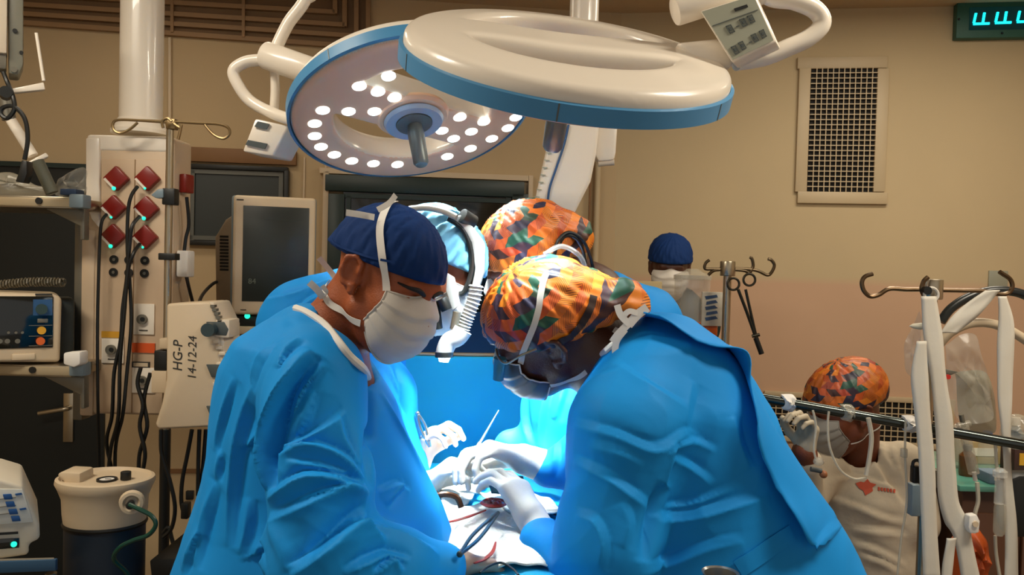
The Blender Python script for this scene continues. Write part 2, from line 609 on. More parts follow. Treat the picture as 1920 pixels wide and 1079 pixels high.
# ceiling lamps of the room (recessed panels, out of view overhead)
M_PANEL = mat('lamp_panel_glow', (255, 240, 215), 0.5, var=0, emis=(255, 236, 205), estr=2.0)
M_WHITE = mat('white_enamel', (214, 200, 178), 0.32, var=0.03)
for i, (x, y) in enumerate(((-1.55, 1.1), (1.55, 1.1), (-1.5, 3.0), (1.6, 2.9))):
    t = empty('ceiling_light', (x, y, CEIL_Z), 'recessed rectangular room lamp in the ceiling, %s' % ('nearest left', 'nearest right', 'far left', 'far right')[i], 'light', 'recessed room lamps')
    MB().box((x, y, CEIL_Z - 0.006), (1.1, 0.34, 0.012)).build('diffuser', M_PANEL, t)
    f = MB()
    for sx in (-1, 1): f.box((x + sx * 0.57, y, CEIL_Z - 0.01), (0.04, 0.42, 0.02))
    for sy in (-1, 1): f.box((x, y + sy * 0.19, CEIL_Z - 0.01), (1.1, 0.04, 0.02))
    f.build('frame', M_WHITE, t)
    ld = bpy.data.lights.new('room_lamp', 'AREA'); ld.shape = 'RECTANGLE'; ld.size = 1.0; ld.size_y = 0.3
    ld.energy = ROOM_LAMP_W[i]; ld.color = ROOM_LAMP_COLOR
    lo = bpy.data.objects.new('room_lamp', ld); COL.objects.link(lo); lo.location = (x, y, CEIL_Z - 0.03)

# ------------------------------------------------------------------ surgical lamps
M_LAMPW = mat('lamp_shell_white', (238, 228, 212), 0.28, var=0.02, coat=0.3)
M_LAMPFACE = mat('lamp_face_cream', (236, 196, 166), 0.4, var=0.02)
M_LAMPBLUE = mat('lamp_rim_blue', (74, 142, 190), 0.4, var=0.05)
M_LED = mat('led_glow', (240, 252, 255), 0.3, var=0, emis=(235, 250, 255), estr=4.0)
M_STEELDK = mat('handle_steel_grey', (105, 112, 112), 0.4, 0.5)
M_STEEL = mat('steel_brushed', (176, 164, 142), 0.28, 0.9, var=0.1, scale=20)
M_BLACK = mat('black_plastic', (16, 18, 17), 0.45, var=0.1)
M_GREYKEY = mat('key_grey', (70, 78, 78), 0.5)
M_PANELGREY = mat('panel_grey_green', (158, 160, 142), 0.45, var=0.03)

def lamp_head(c, up, ref, R, label, leds_px=(), extra=()):
    """surgical lamp disc: c centre, up = back of the lamp, ref = direction of its bridge"""
    up = Vector(up).normalized(); xa = (Vector(ref) - up * Vector(ref).dot(up)).normalized(); ya = up.cross(xa)
    Rm = np.array([xa, ya, up])                       # world -> local rows
    t = empty('surgical_lamp', c, label, 'lamp', 'ceiling-hung surgical lamps')
    def body(p):
        r = np.sqrt(p[:, 0] ** 2 + p[:, 1] ** 2); z = p[:, 2]
        q0 = np.maximum(r - (R - 0.024), 0); q1 = np.maximum(np.abs(z - 0.006) - 0.012, 0)
        d = np.sqrt(q0 ** 2 + q1 ** 2) - 0.02
        dome = sd_ell((0, 0, 0.012), (R * 0.93, R * 0.93, 0.055))(p)
        d = smin(d, np.maximum(dome, -(z - 0.0)), 0.02)
        for s in (-1, 1):                             # two D-shaped openings beside the bridge
            hole = np.maximum(r - R * 0.64, s * p[:, 1] + 0.23 * R)
            d = -smin(-d, hole, 0.016)
        dish = sd_ell((0, 0, 0.086), (R * 0.80, R * 0.80, 0.038))(p)   # shallow dish on the back
        d = -smin(-d, dish, 0.03)
        return d
    h = 0.0045
    ax = axis(-R - 0.02, R + 0.02, h); az = axis(-0.04, 0.09, h)
    v, f = surfnet(body, ax, ax, az)
    v = lap(v, f, 3)
    C = np.array(c)
    so = np_obj('shell', v @ Rm + C, f, [M_LAMPW, M_LAMPFACE], t)
    so.data.polygons.foreach_set('material_index', (vnormals(v, f)[f].mean(1)[:, 2] < -0.6).astype(np.int32))
    cc = Vector(c)
    loc = lambda x, y, z: cc + xa * x + ya * y + up * z
    MB().lathe(c, up, [(R - 0.003, -0.0195), (R + 0.0035, -0.017), (R + 0.0035, 0.011), (R - 0.003, 0.013)], 96, True).build('rim_band', M_LAMPBLUE, t, True)
    for a in range(6):
        an = a * math.pi / 3 + 0.35
        MB().box(loc((R + 0.0032) * math.cos(an), (R + 0.0032) * math.sin(an), -0.003), (0.002, 0.0025, 0.028),
                 Matrix((xa * math.cos(an) + ya * math.sin(an), -xa * math.sin(an) + ya * math.cos(an), up)).transposed()).build('rim_joint', M_STEELDK, t)
    # hub with sterile handle on the face side
    hub = MB().lathe(c, -up, [(0.01, 0.02), (0.088, 0.012), (0.092, 0.022), (0.085, 0.03), (0.0, 0.032)], 48).build('hub', M_LAMPFACE, t, True)
    MB().lathe(c, -up, [(0.045, 0.031), (0.072, 0.031), (0.075, 0.036), (0.07, 0.045), (0.046, 0.043)], 48, True).build('hub_ring', mat('hub_ring_bluegrey', (150, 172, 200), 0.4), hub, True)
    MB().lathe(c, -up, [(0.045, 0.03), (0.045, 0.046), (0.02, 0.05), (0, 0.05)], 32).build('handle_base', M_STEELDK, hub, True)
    MB().lathe(c, -up, [(0.018, 0.048), (0.021, 0.075), (0.019, 0.155), (0.014, 0.162), (0, 0.163)], 20).build('handle', M_STEELDK, t, True)
    # led lenses
    spots = []
    for (px, py) in leds_px:
        r = ray(px, py); o = cc - up * 0.026
        q = CAM_POS + r * ((o - CAM_POS).dot(up) / r.dot(up)) - cc
        spots.append((q.dot(xa), q.dot(ya)))
    for s in extra: spots.append(s)
    led_me = None
    for (x, y) in spots:
        if math.hypot(x, y) > R - 0.02: 
            k = (R - 0.028) / math.hypot(x, y); x *= k; y *= k
        o = MB().lathe(loc(x, y, -0.0235), -up, [(0.0165, 0.0), (0.0165, 0.0035), (0.012, 0.0055), (0, 0.006)], 20).build('led_lens', M_LED, t, True)
    return t, loc, up

def spot_at(c, tgt, w, size, blend, rad):
    ld = bpy.data.lights.new('surgical_beam', 'SPOT'); ld.energy = w; ld.color = SURG_COLOR
    ld.spot_size = math.radians(size); ld.spot_blend = blend; ld.shadow_soft_size = rad
    o = bpy.data.objects.new('surgical_beam', ld); COL.objects.link(o)
    o.location = c; o.rotation_euler = (Vector(tgt) - Vector(c)).to_track_quat('-Z', 'Y').to_euler()

FIELD = P(900, 940, 1.66)
# left lamp: its lit face looks at the field
LC = P(772, 205, 2.02)
zl = lambda x, y: (400 + x / 2.997, y / 2.997)
LEDS = [zl(*p) for p in ((615, 620), (570, 695), (570, 765), (605, 825), (680, 870), (778, 905), (900, 920), (1035, 925), (1175, 912), (1315, 880),
        (1445, 835), (1565, 780), (1655, 720), (1520, 685), (1385, 660), (1350, 780), (1450, 740), (1285, 735), (760, 627), (905, 627), (1018, 550), (925, 517), (820, 485), (985, 430), (1700, 660))]
upL = (LC - FIELD).normalized()
def on_plane(px, py, o, n):
    r = ray(px, py); return CAM_POS + r * ((o - CAM_POS).dot(n) / r.dot(n))
bridge = on_plane(*zl(1310, 830), LC, upL) - on_plane(*zl(675, 670), LC, upL)
lampL, locL, upL = lamp_head(LC, upL, bridge, 0.302, 'lit surgical lamp tilted so its white LED face shows', LEDS)
spot_at(LC - upL * 0.06, FIELD, SURG_W_LEFT, 34, 0.8, 0.22)

def pipe(parent, name, px, r, m, n=14, samples=6):
    return MB().tube([p if isinstance(p, Vector) else P(*p) for p in px], r, n, samples).build(name, m, parent, True)
pipe(lampL, 'suspension_arm', [Vector((P(600, -60, 2.1).x + 0.02, 2.1, CEIL_Z)), (592, -60, 2.1), (572, 0, 2.1), (540, 45, 2.1), (517, 92, 2.1)], 0.016, M_LAMPW)
jc = MB().cyl(P(497, 103, 2.1), P(592, 137, 2.06), 0.036, n=32)
jo = jc.build('pivot_joint', M_LAMPW, lampL, True, 0.006)
MB().cyl(P(585, 134, 2.065), P(604, 141, 2.05), 0.030, 0.022, n=28).build('pivot_collar', M_STEEL, jo, True)
pipe(lampL, 'yoke_tube', [(500, 112, 2.1), (462, 116, 2.1), (438, 133, 2.1), (447, 160, 2.1), (470, 190, 2.1), (510, 212, 2.08), (556, 228, 2.04)], 0.0155, M_LAMPW)
pipe(lampL, 'vertical_post', [(514, 125, 2.13), (516, 165, 2.13), (514, 205, 2.13)], 0.012, M_LAMPW)
# control box of the left lamp
def tilt_box(mb, quad, y, depth_vec):
    mb.prism([P(px, py, y) for px, py in quad], depth_vec)
bx = MB(); tilt_box(bx, [(478, 222), (541, 236), (512, 293), (454, 284)], 2.06, Vector((0.03, 0.07, -0.005)))
cb = bx.build('control_box', M_LAMPW, lampL, False, 0.005)
kb = MB(); tilt_box(kb, [(484, 228), (506, 233), (500, 243), (478, 238)], 2.058, Vector((0.0, -0.004, 0)))
kb.build('button', M_GREYKEY, cb)
kb = MB(); tilt_box(kb, [(466, 263), (502, 270), (497, 280), (461, 272)], 2.058, Vector((0.0, -0.004, 0)))
kb.build('button', M_GREYKEY, cb)

# right lamp: its white back faces us
RC = P(1061, 122, 1.45)
lampR, locR, upR = lamp_head(RC, (0.11, -0.455, 0.885), (1, 0.1, 0.0), 0.296, 'surgical lamp showing its plain white domed back',
    (), [(0.235 * math.cos(a), 0.235 * math.sin(a)) for a in np.arange(0, 6.28, 0.32)] + [(x, y) for x in (-0.2, -0.14, 0.14, 0.2) for y in (-0.03, 0.03)])
spot_at(RC - upR * 0.06, FIELD + Vector((0.03, 0.10, 0.0)), SURG_W_RIGHT, 36, 0.7, 0.16)
# neck, control panel and yoke of the right lamp
nk = MB()
nk.prism([P(1268, 78, 1.46), P(1345, 70, 1.46), P(1390, 84, 1.46), P(1372, 130, 1.46), P(1300, 112, 1.46)], Vector((0, 0.05, 0.0)))
nk.build('neck', M_LAMPW, lampR, False, 0.012, 3)
quad = [(1312, 20), (1416, -12), (1456, 78), (1372, 117)]
pb = MB(); tilt_box(pb, quad, 1.42, Vector((0.026, 0.055, 0.002)))
pbo = pb.build('control_panel', M_LAMPW, lampR, False, 0.004)
pf = MB(); tilt_box(pf, [(1316, 22), (1412, -8), (1450, 76), (1374, 112)], 1.419, Vector((0, -0.0015, 0)))
pfo = pf.build('panel_face', M_PANELGREY, pbo)
def lerp_quad(q, u, v):
    a = (q[0][0] + (q[1][0] - q[0][0]) * u, q[0][1] + (q[1][1] - q[0][1]) * u)
    b = (q[3][0] + (q[2][0] - q[3][0]) * u, q[3][1] + (q[2][1] - q[3][1]) * u)
    return (a[0] + (b[0] - a[0]) * v, a[1] + (b[1] - a[1]) * v)
Q = [(1316, 22), (1412, -8), (1450, 76), (1374, 112)]
def qrect(q, u0, v0, u1, v1): return [lerp_quad(q, u0, v0), lerp_quad(q, u1, v0), lerp_quad(q, u1, v1), lerp_quad(q, u0, v1)]
def key_outline(mb, q, u0, v0, u1, v1, y, t=0.012):
    for r in ((u0, v0, u1, v0 + t), (u0, v1 - t, u1, v1), (u0, v0, u0 + t, v1), (u1 - t, v0, u1, v1)):
        tilt_box(mb, qrect(q, *r), y, Vector((0, -0.0012, 0)))
for (u, v, kind) in ((0.30, 0.47, 'k'), (0.46, 0.47, 'd'), (0.60, 0.44, 'k'), (0.77, 0.43, 'k'), (0.16, 0.86, 'k'), (0.34, 0.84, 'k'), (0.53, 0.84, 'd'), (0.66, 0.80, 'k'), (0.85, 0.79, 'k')):
    k = MB()
    if kind == 'k':
        key_outline(k, Q, u - 0.055, v - 0.08, u + 0.055, v + 0.08, 1.417, 0.017)
        tilt_box(k, qrect(Q, u - 0.025, v - 0.03, u + 0.025, v + 0.03), 1.417, Vector((0, -0.0012, 0)))
    else:
        tilt_box(k, qrect(Q, u - 0.03, v - 0.008, u + 0.03, v + 0.012), 1.417, Vector((0, -0.0012, 0)))
    k.build('key_mark', M_GREYKEY, pbo)
k = MB(); tilt_box(k, qrect(Q, 0.56, 0.13, 0.82, 0.19), 1.417, Vector((0, -0.0012, 0))); k.build('maker_mark', M_BLACK, pbo)
k = MB(); tilt_box(k, qrect(Q, 0.02, 0.30, 0.97, 0.312), 1.417, Vector((0, -0.0012, 0))); k.build('divider_line', M_GREYKEY, pbo)
MB().cyl(P(1264, 22, 1.46), P(1420, -28, 1.47), 0.0265, n=30).build('pivot_joint', M_LAMPW, lampR, True, 0.005)
pipe(lampR, 'yoke_tube', [(1380, 116, 1.49), (1410, 112, 1.5), (1440, 105, 1.5), (1476, 90, 1.5), (1515, 72, 1.5), (1541, 46, 1.5), (1530, 20, 1.5), (1490, 2, 1.5), (1440, -8, 1.5), (1400, -60, 1.5), Vector((P(1395, -60, 1.5).x, 1.5, CEIL_Z - 0.3)), Vector((P(1395, -60, 1.5).x, 1.5, CEIL_Z))], 0.0165, M_LAMPW)

# support arm hanging behind the lamps, with a blue line down its side
arm = empty('ceiling_equipment_boom', P(1060, 330, 2.45), 'white jointed ceiling arm with blue line, hanging behind the lamps', 'arm')
a1 = MB()
a1.prism([P(*p, 2.45) for p in ((1046, 200), (1128, 200), (1118, 290), (1108, 340), (1075, 405), (1052, 432), (1022, 428), (1003, 410), (1004, 372), (1022, 290))], Vector((0, 0.09, 0)))
a1.build('arm_shell', M_LAMPW, arm, False, 0.012, 3)
a2 = MB(); tilt_box(a2, [(1040, 236), (1062, 236), (1054, 264), (1033, 264)], 2.447, Vector((0, -0.004, 0)))
a2.build('blue_badge', mat('badge_blue', (0, 92, 190), 0.4), arm)
MB().tube([P(*p, 2.446) for p in ((1066, 234), (1058, 270), (1043, 315), (1030, 355), (1026, 395), (1024, 412), (1012, 416))], 0.0035, 8, 5).build('blue_line', mat('line_blue', (30, 80, 130), 0.5), arm, True)
for i in range(9):
    u = i / 8
    tk = MB(); x = 1038 - 30 * u; y = 272 + 110 * u
    tilt_box(tk, [(x - 10, y), (x, y + 1), (x, y + 3), (x - 10, y + 2)], 2.447, Vector((0, -0.002, 0)))
    tk.build('tick_mark', M_PANELGREY, arm)
pa = MB(); tilt_box(pa, [(1125, 205), (1160, 205), (1155, 285), (1152, 300), (1122, 303), (1116, 290)], 2.5, Vector((0, 0.07, 0)))
pa.build('side_housing', M_LAMPW, arm, False, 0.008)
MB().cyl(P(1121, 306, 2.52), P(1151, 303, 2.52), 0.012, n=16).build('end_roller', M_WHITE, arm, True)
MB().cyl(Vector((P(1090, 215, 2.5).x, 2.5, CEIL_Z)), P(1090, 215, 2.5), 0.045, n=24).build('drop_tube', M_LAMPW, arm, True)
# ================================================================== people: shared builders
def frame(F, U):
    """head frame: F forward, U roughly up -> 3x3 with columns side(right), forward, up"""
    F = Vector(F).normalized(); U = Vector(U); U = (U - F * U.dot(F)).normalized()
    S = F.cross(U)
    return Matrix((S, F, U)).transposed()

def head_prims(k=1.0):
    e = []
    e.append(('+', sd_ell((0, -0.014, 0.030), (0.076, 0.096, 0.084)), 0))
    e.append(('+', sd_ell((0, 0.030, -0.030), (0.061, 0.064, 0.088)), 0.03))
    e.append(('+', sd_ell((0, 0.044, -0.092), (0.040, 0.040, 0.030)), 0.03))
    for s in (-1, 1):
        e.append(('+', sd_ell((s * 0.040, 0.058, -0.030), (0.026, 0.026, 0.026)), 0.02))        # cheekbones
        e.append(('+', sd_cone((s * 0.052, 0.012, -0.060), (s * 0.025, 0.060, -0.098), 0.022, 0.022), 0.02))   # jaw line
    e.append(('+', sd_cone((-0.036, 0.078, 0.016), (0.036, 0.078, 0.016), 0.013, 0.013), 0.015))   # brow
    for s in (-1, 1):
        e.append(('-', sd_ell((s * 0.033, 0.098, -0.004), (0.020, 0.020, 0.015)), 0.012))          # eye sockets
        e.append(('+', sd_ell((s * 0.033, 0.077, -0.005), (0.0155, 0.0135, 0.0115)), 0.003))         # lowered lids
    e.append(('+', sd_cone((0, 0.086, 0.008), (0, 0.112, -0.036), 0.009, 0.013), 0.012))           # nose
    for s in (-1, 1):
        e.append(('+', sd_ell((s * 0.012, 0.102, -0.042), (0.010, 0.012, 0.008)), 0.006))
    e.append(('+', sd_ell((0, 0.094, -0.068), (0.024, 0.012, 0.010)), 0.01))                        # lips
    e.append(('-', sd_ell((0, 0.108, -0.0675), (0.022, 0.006, 0.0016)), 0.002))
    for s in (-1, 1):                                                                               # ears
        Re = rotm(0.25, 0, s * 0.35)
        Rn = np.array(Re)
        c = np.array((s * 0.078, -0.012, -0.010))
        e.append(('+', sd_ell(c, (0.006, 0.019, 0.033), Re), 0.006))
        pts = [(0, 0.010, -0.020), (0, -0.012, -0.018), (0, -0.019, 0.004), (0, -0.013, 0.026), (0, 0.004, 0.031), (0, 0.016, 0.020), (0, 0.014, 0.004)]
        w = [tuple(c + Rn @ np.array((s * 0.007, p[1], p[2]))) for p in pts]
        for a, b in zip(w[:-1], w[1:]):
            e.append(('+', sd_cone(a, b, 0.0045, 0.0045), 0.003))
        e.append(('-', sd_ell(tuple(c + Rn @ np.array((s * 0.011, 0.001, -0.002))), (0.006, 0.008, 0.012), Re), 0.004))
        e.append(('+', sd_ell(tuple(c + Rn @ np.array((s * 0.006, 0.006, -0.029))), (0.006, 0.008, 0.009), Re), 0.004))
    return e

def local(fn, c, R, k=1.0):
    """carry a local implicit function into the world: p_local = R^T (p - c)"""
    c = np.array(c, np.float32); Rn = np.array(R, np.float32)
    return lambda p: fn(((p - c) @ Rn) / k) * k

class Person:
    def __init__(s, label, hc, F, U, k=1.0, skin=None, group=None, cat='person'):
        s.hc = Vector(hc); s.R = frame(F, U); s.k = k; s.label = label; s.skin = skin; s.group = group; s.cat = cat
        s.headf = combine(head_prims())
    def W(s, x, y, z):
        return s.hc + s.R @ (Vector((x, y, z)) * s.k)
    def body(s, prims, hres=0.0042, low=0.02):
        """one continuous body: detailed head + neck, coarser trunk and limbs (prims in world space)"""
        allp = [('+', local(s.headf, s.hc, s.R, s.k), 0)] + prims
        fn = combine(allp)
        b = s.body_box
        hx, hy, hz = s.hc
        r = 0.15 * s.k
        xs = axis(b[0], b[3], low, ((hx - r, hx + r, hres),)); ys = axis(b[1], b[4], low, ((hy - r, hy + r, hres),)); zs = axis(b[2], b[5], low, ((hz - r - 0.02, hz + r, hres),))
        v, f = surfnet(fn, xs, ys, zs)
        v = lap(v, f, 1, 0.4)
        s.o = np_obj('person', v, f, s.skin)
        tag(s.o, s.label, s.cat, s.group)
        s.hb = bvh_of(v, f)
        return s.o
    def cap(s, m, brim, tilt, off=0.010, puff=(), name='surgical_cap', band=None, wr=0.0012):
        """cloth cap: cranium grown by off, cut by the brim plane (height brim, slope tilt), with extra puffs"""
        base = [('+', sd_ell((0, -0.014, 0.030), (0.076 + off, 0.096 + off, 0.084 + off)), 0),
                ('+', sd_ell((0, 0.020, 0.0), (0.066 + off, 0.070 + off, 0.085 + off)), 0.02)]
        for c, r, kk in puff: base.append(('+', sd_ell(c, r), kk))
        cf = combine(base)
        nrm = Vector((0, -tilt, 1)).normalized()
        hp = sd_half((0, 0, brim), -nrm)
        def fn(p):
            a = np.arctan2(p[:, 0], p[:, 1]); 
            w = wr * (np.sin(a * 23 + p[:, 2] * 40) + 0.8 * np.sin(a * 37 - p[:, 2] * 90 + 1.3) + 0.7 * np.sin(a * 11 + 3 * np.sin(p[:, 2] * 60)))
            return -smin(-(cf(p) + w), -hp(p), 0.006)
        k = 0.0042
        g = lambda lo, hi: axis(lo, hi, k)
        v, f = surfnet(fn, g(-0.13, 0.13), g(-0.22, 0.14), g(-0.11, 0.16))
        v = lap(v, f, 1, 0.4)
        wv = (v * s.k) @ np.array(s.R).T + np.array(s.hc)
        o = np_obj(name, wv, f, m, s.o)
        at = o.data.attributes.new('pat', 'FLOAT_VECTOR', 'POINT')
        az = np.arctan2(v[:, 0], v[:, 1] + 0.014)
        pol = np.arctan2(np.sqrt(v[:, 0] ** 2 + (v[:, 1] + 0.014) ** 2), v[:, 2] + 0.03)
        at.data.foreach_set('vector', np.stack([az * 0.09 + 0.0, pol * 0.11, v[:, 1]], 1).astype(np.float32).ravel())
        s.cb = bvh_of(wv, f)
        return o
    def mask(s, m, top=0.004, bot=-0.128, grow=0.0, half=1.25, name='face_mask', pleat=0.0035, fwd=0.0, hem=None):
        """pleated face mask wrapped round nose, cheeks and chin"""
        nu, nv = 41, 31
        v = np.zeros((nv, nu, 3))
        for j in range(nv):
            t = j / (nv - 1)
            for i in range(nu):
                u = -1 + 2 * i / (nu - 1)
                a = u * (half + 0.30 * t)
                edge = abs(u) ** 2.2
                z = top + (bot - top) * t
                z = z * (1 - edge) + (-0.038 + (z + 0.06) * 0.55) * edge        # edges gather at the cheeks
                z += 0.020 * (1 - t) * math.exp(-(u / 0.22) ** 2) * 0.5
                rx = 0.072 + 0.006 * math.sin(math.pi * t) + grow
                ry = 0.072 + grow
                y0 = 0.036
                dep = [0.086, 0.122, 0.126, 0.120, 0.108, 0.088][min(5, int(t * 5))]
                q = t * 5; i0 = min(4, int(q)); fr = q - i0
                D = [0.094, 0.119, 0.128, 0.126, 0.116, 0.088]
                dep = D[i0] * (1 - fr) + D[i0 + 1] * fr + grow + fwd
                x = rx * math.sin(a) * (1 - 0.18 * t * t)
                c = math.cos(a)
                y = y0 + (dep - y0) * (abs(c) ** 0.8 * (1 if c > 0 else -1))
                pl = pleat * (1 - 0.2 * edge) * (((t * 4.0) % 1.0) - 0.5)
                v[j, i] = (x * (1 + pl / 0.07), y + pl * max(c, 0), z + 0.4 * pl)
        V = v.reshape(-1, 3)
        nrm = V - np.array((0, 0.03, -0.05)); nrm /= np.linalg.norm(nrm, axis=1)[:, None]
        V2 = V - nrm * 0.0022
        f = []
        for j in range(nv - 1):
            for i in range(nu - 1):
                a = j * nu + i
                f.append((a, a + nu, a + nu + 1, a + 1))
        n = nv * nu
        f2 = [tuple(x + n for x in q[::-1]) for q in f]
        rim = []
        loop = [i for i in range(nu)] + [j * nu + nu - 1 for j in range(1, nv)] + [(nv - 1) * nu + i for i in range(nu - 2, -1, -1)] + [j * nu for j in range(nv - 2, 0, -1)]
        for a, b in zip(loop, loop[1:] + loop[:1]): rim.append((a, b, b + n, a + n))
        A = np.concatenate([V, V2]); 
        wv = (A * s.k) @ np.array(s.R).T + np.array(s.hc)
        o = np_obj(name, wv, np.array(f + f2 + rim), m, s.o)
        s.mv = v
        # sewn edge along the mask's outline
        pts = [s.W(*V[i]) for i in loop[::2]]
        MB().tube(pts + [pts[0]], 0.0016, 6).build('mask_hem', hem or m, o, True)
        return o
    def strap(s, pts, w, m, name='strap', bvh=None, off=0.0018, n=8, th=0.0008, parent=None, mode='local'):
        """flat tape along points (head-local, or world), pulled onto the head or cap"""
        W = [s.W(*p) for p in pts] if mode == 'local' else [Vector(p) for p in pts]
        W = spline(W, n)
        P2, N2 = [], []
        for p in W:
            best = None
            for b in ([s.cb, s.hb] if bvh is None else bvh):
                loc, nr, i, d = b.find_nearest(p)
                if loc is not None and (best is None or d < best[0]): best = (d, loc, nr)
            d, loc, nr = best
            out = (p - s.hc).normalized()
            if nr.dot(out) < 0: nr = -nr
            if d < 0.02 or (p - loc).dot(nr) < 0: q = loc + nr * off
            else: q = p
            P2.append(q); N2.append(nr)
        for _ in range(4):
            P2 = [P2[0]] + [(P2[i - 1] + P2[i] * 2 + P2[i + 1]) / 4 for i in range(1, len(P2) - 1)] + [P2[-1]]
            N2 = [N2[0]] + [(N2[i - 1] + N2[i] * 2 + N2[i + 1]).normalized() for i in range(1, len(N2) - 1)] + [N2[-1]]
        P2 = [q + nn * 0.0015 for q, nn in zip(P2, N2)]
        wid = []
        for i in range(len(P2)):
            t = (P2[min(i + 1, len(P2) - 1)] - P2[max(i - 1, 0)]).normalized()
            wid.append(t.cross(N2[i]).normalized() * (w / 2))
        return MB().strip(P2, wid, N2, th).build(name, m, parent or s.o, True)

def cloth(fn, box, h, zones_z=(), it=2):
    xs = axis(box[0], box[3], h); ys = axis(box[1], box[4], h); zs = axis(box[2], box[5], h if not zones_z else 0.03, zones_z)
    v, f = surfnet(fn, xs, ys, zs)
    return lap(v, f, it), f

def px_rows(rows, d):
    """(py, x_left, x_right) pixel rows of a silhouette at depth d -> (z, x0, x1)"""
    out = []
    for py, a, b in rows:
        p = P((a + b) / 2, py, d)
        out.append((p.z, p.x - M((b - a) / 2, d), p.x + M((b - a) / 2, d)))
    return out

def press_folds(v, f, folds):
    """folds: (pixel polyline, width, height, kind); traced on the cloth and pressed in as relief"""
    b = bvh_of(v, f); nrm = vnormals(v, f)
    for (pl, w, a, kind) in folds:
        pts = []
        for q in spline([Vector((x, y, 0)) for x, y in pl], 4):
            loc, n, i, d = shoot(b, q.x, q.y)
            if loc is not None and (not pts or (loc - pts[-1]).length < 0.12): pts.append(loc)
        if len(pts) > 2:
            v = fold(v, nrm, pts, w, a, kind)
    return v

# cloth material: woven fold relief is geometry; the bump only adds the fine crinkle
def gown_mat(name, col, rough=0.62):
    m = bpy.data.materials.new(name); m.use_nodes = True
    nt = m.node_tree; b = nt.nodes['Principled BSDF']
    tc = nt.nodes.new('ShaderNodeTexCoord')
    n1 = nt.nodes.new('ShaderNodeTexNoise'); n1.inputs['Scale'].default_value = 5; n1.inputs['Detail'].default_value = 6; n1.inputs['Distortion'].default_value = 0.6; n1.noise_type = 'RIDGED_MULTIFRACTAL'; n1.inputs['Roughness'].default_value = 0.45; n1.inputs['Detail'].default_value = 2.5; n1.normalize = True
    mp = nt.nodes.new('ShaderNodeMapping'); mp.inputs['Scale'].default_value = (1.3, 1.3, 0.7)
    nt.links.new(tc.outputs['Object'], mp.inputs[0]); nt.links.new(mp.outputs[0], n1.inputs['Vector'])
    n2 = nt.nodes.new('ShaderNodeTexNoise'); n2.inputs['Scale'].default_value = 700; n2.inputs['Detail'].default_value = 2
    nt.links.new(tc.outputs['Object'], n2.inputs['Vector'])
    b1 = nt.nodes.new('ShaderNodeBump'); b1.inputs['Strength'].default_value = 0.45; b1.inputs['Distance'].default_value = 0.02
    nt.links.new(n1.outputs['Fac'], b1.inputs['Height'])
    b2 = nt.nodes.new('ShaderNodeBump'); b2.inputs['Strength'].default_value = 0.08; b2.inputs['Distance'].default_value = 0.002
    nt.links.new(n2.outputs['Fac'], b2.inputs['Height']); nt.links.new(b1.outputs[0], b2.inputs['Normal'])
    nt.links.new(b2.outputs[0], b.inputs['Normal'])
    mx = nt.nodes.new('ShaderNodeMix'); mx.data_type = 'RGBA'
    c = srgb(*col)
    mx.inputs[6].default_value = tuple(x * 0.9 for x in c[:3]) + (1,); mx.inputs[7].default_value = tuple(x * 1.08 for x in c[:3]) + (1,)
    nt.links.new(n1.outputs['Fac'], mx.inputs[0]); nt.links.new(mx.outputs[2], b.inputs['Base Color'])
    b.inputs['Roughness'].default_value = rough
    b.inputs['Specular IOR Level'].default_value = 0.18
    return m

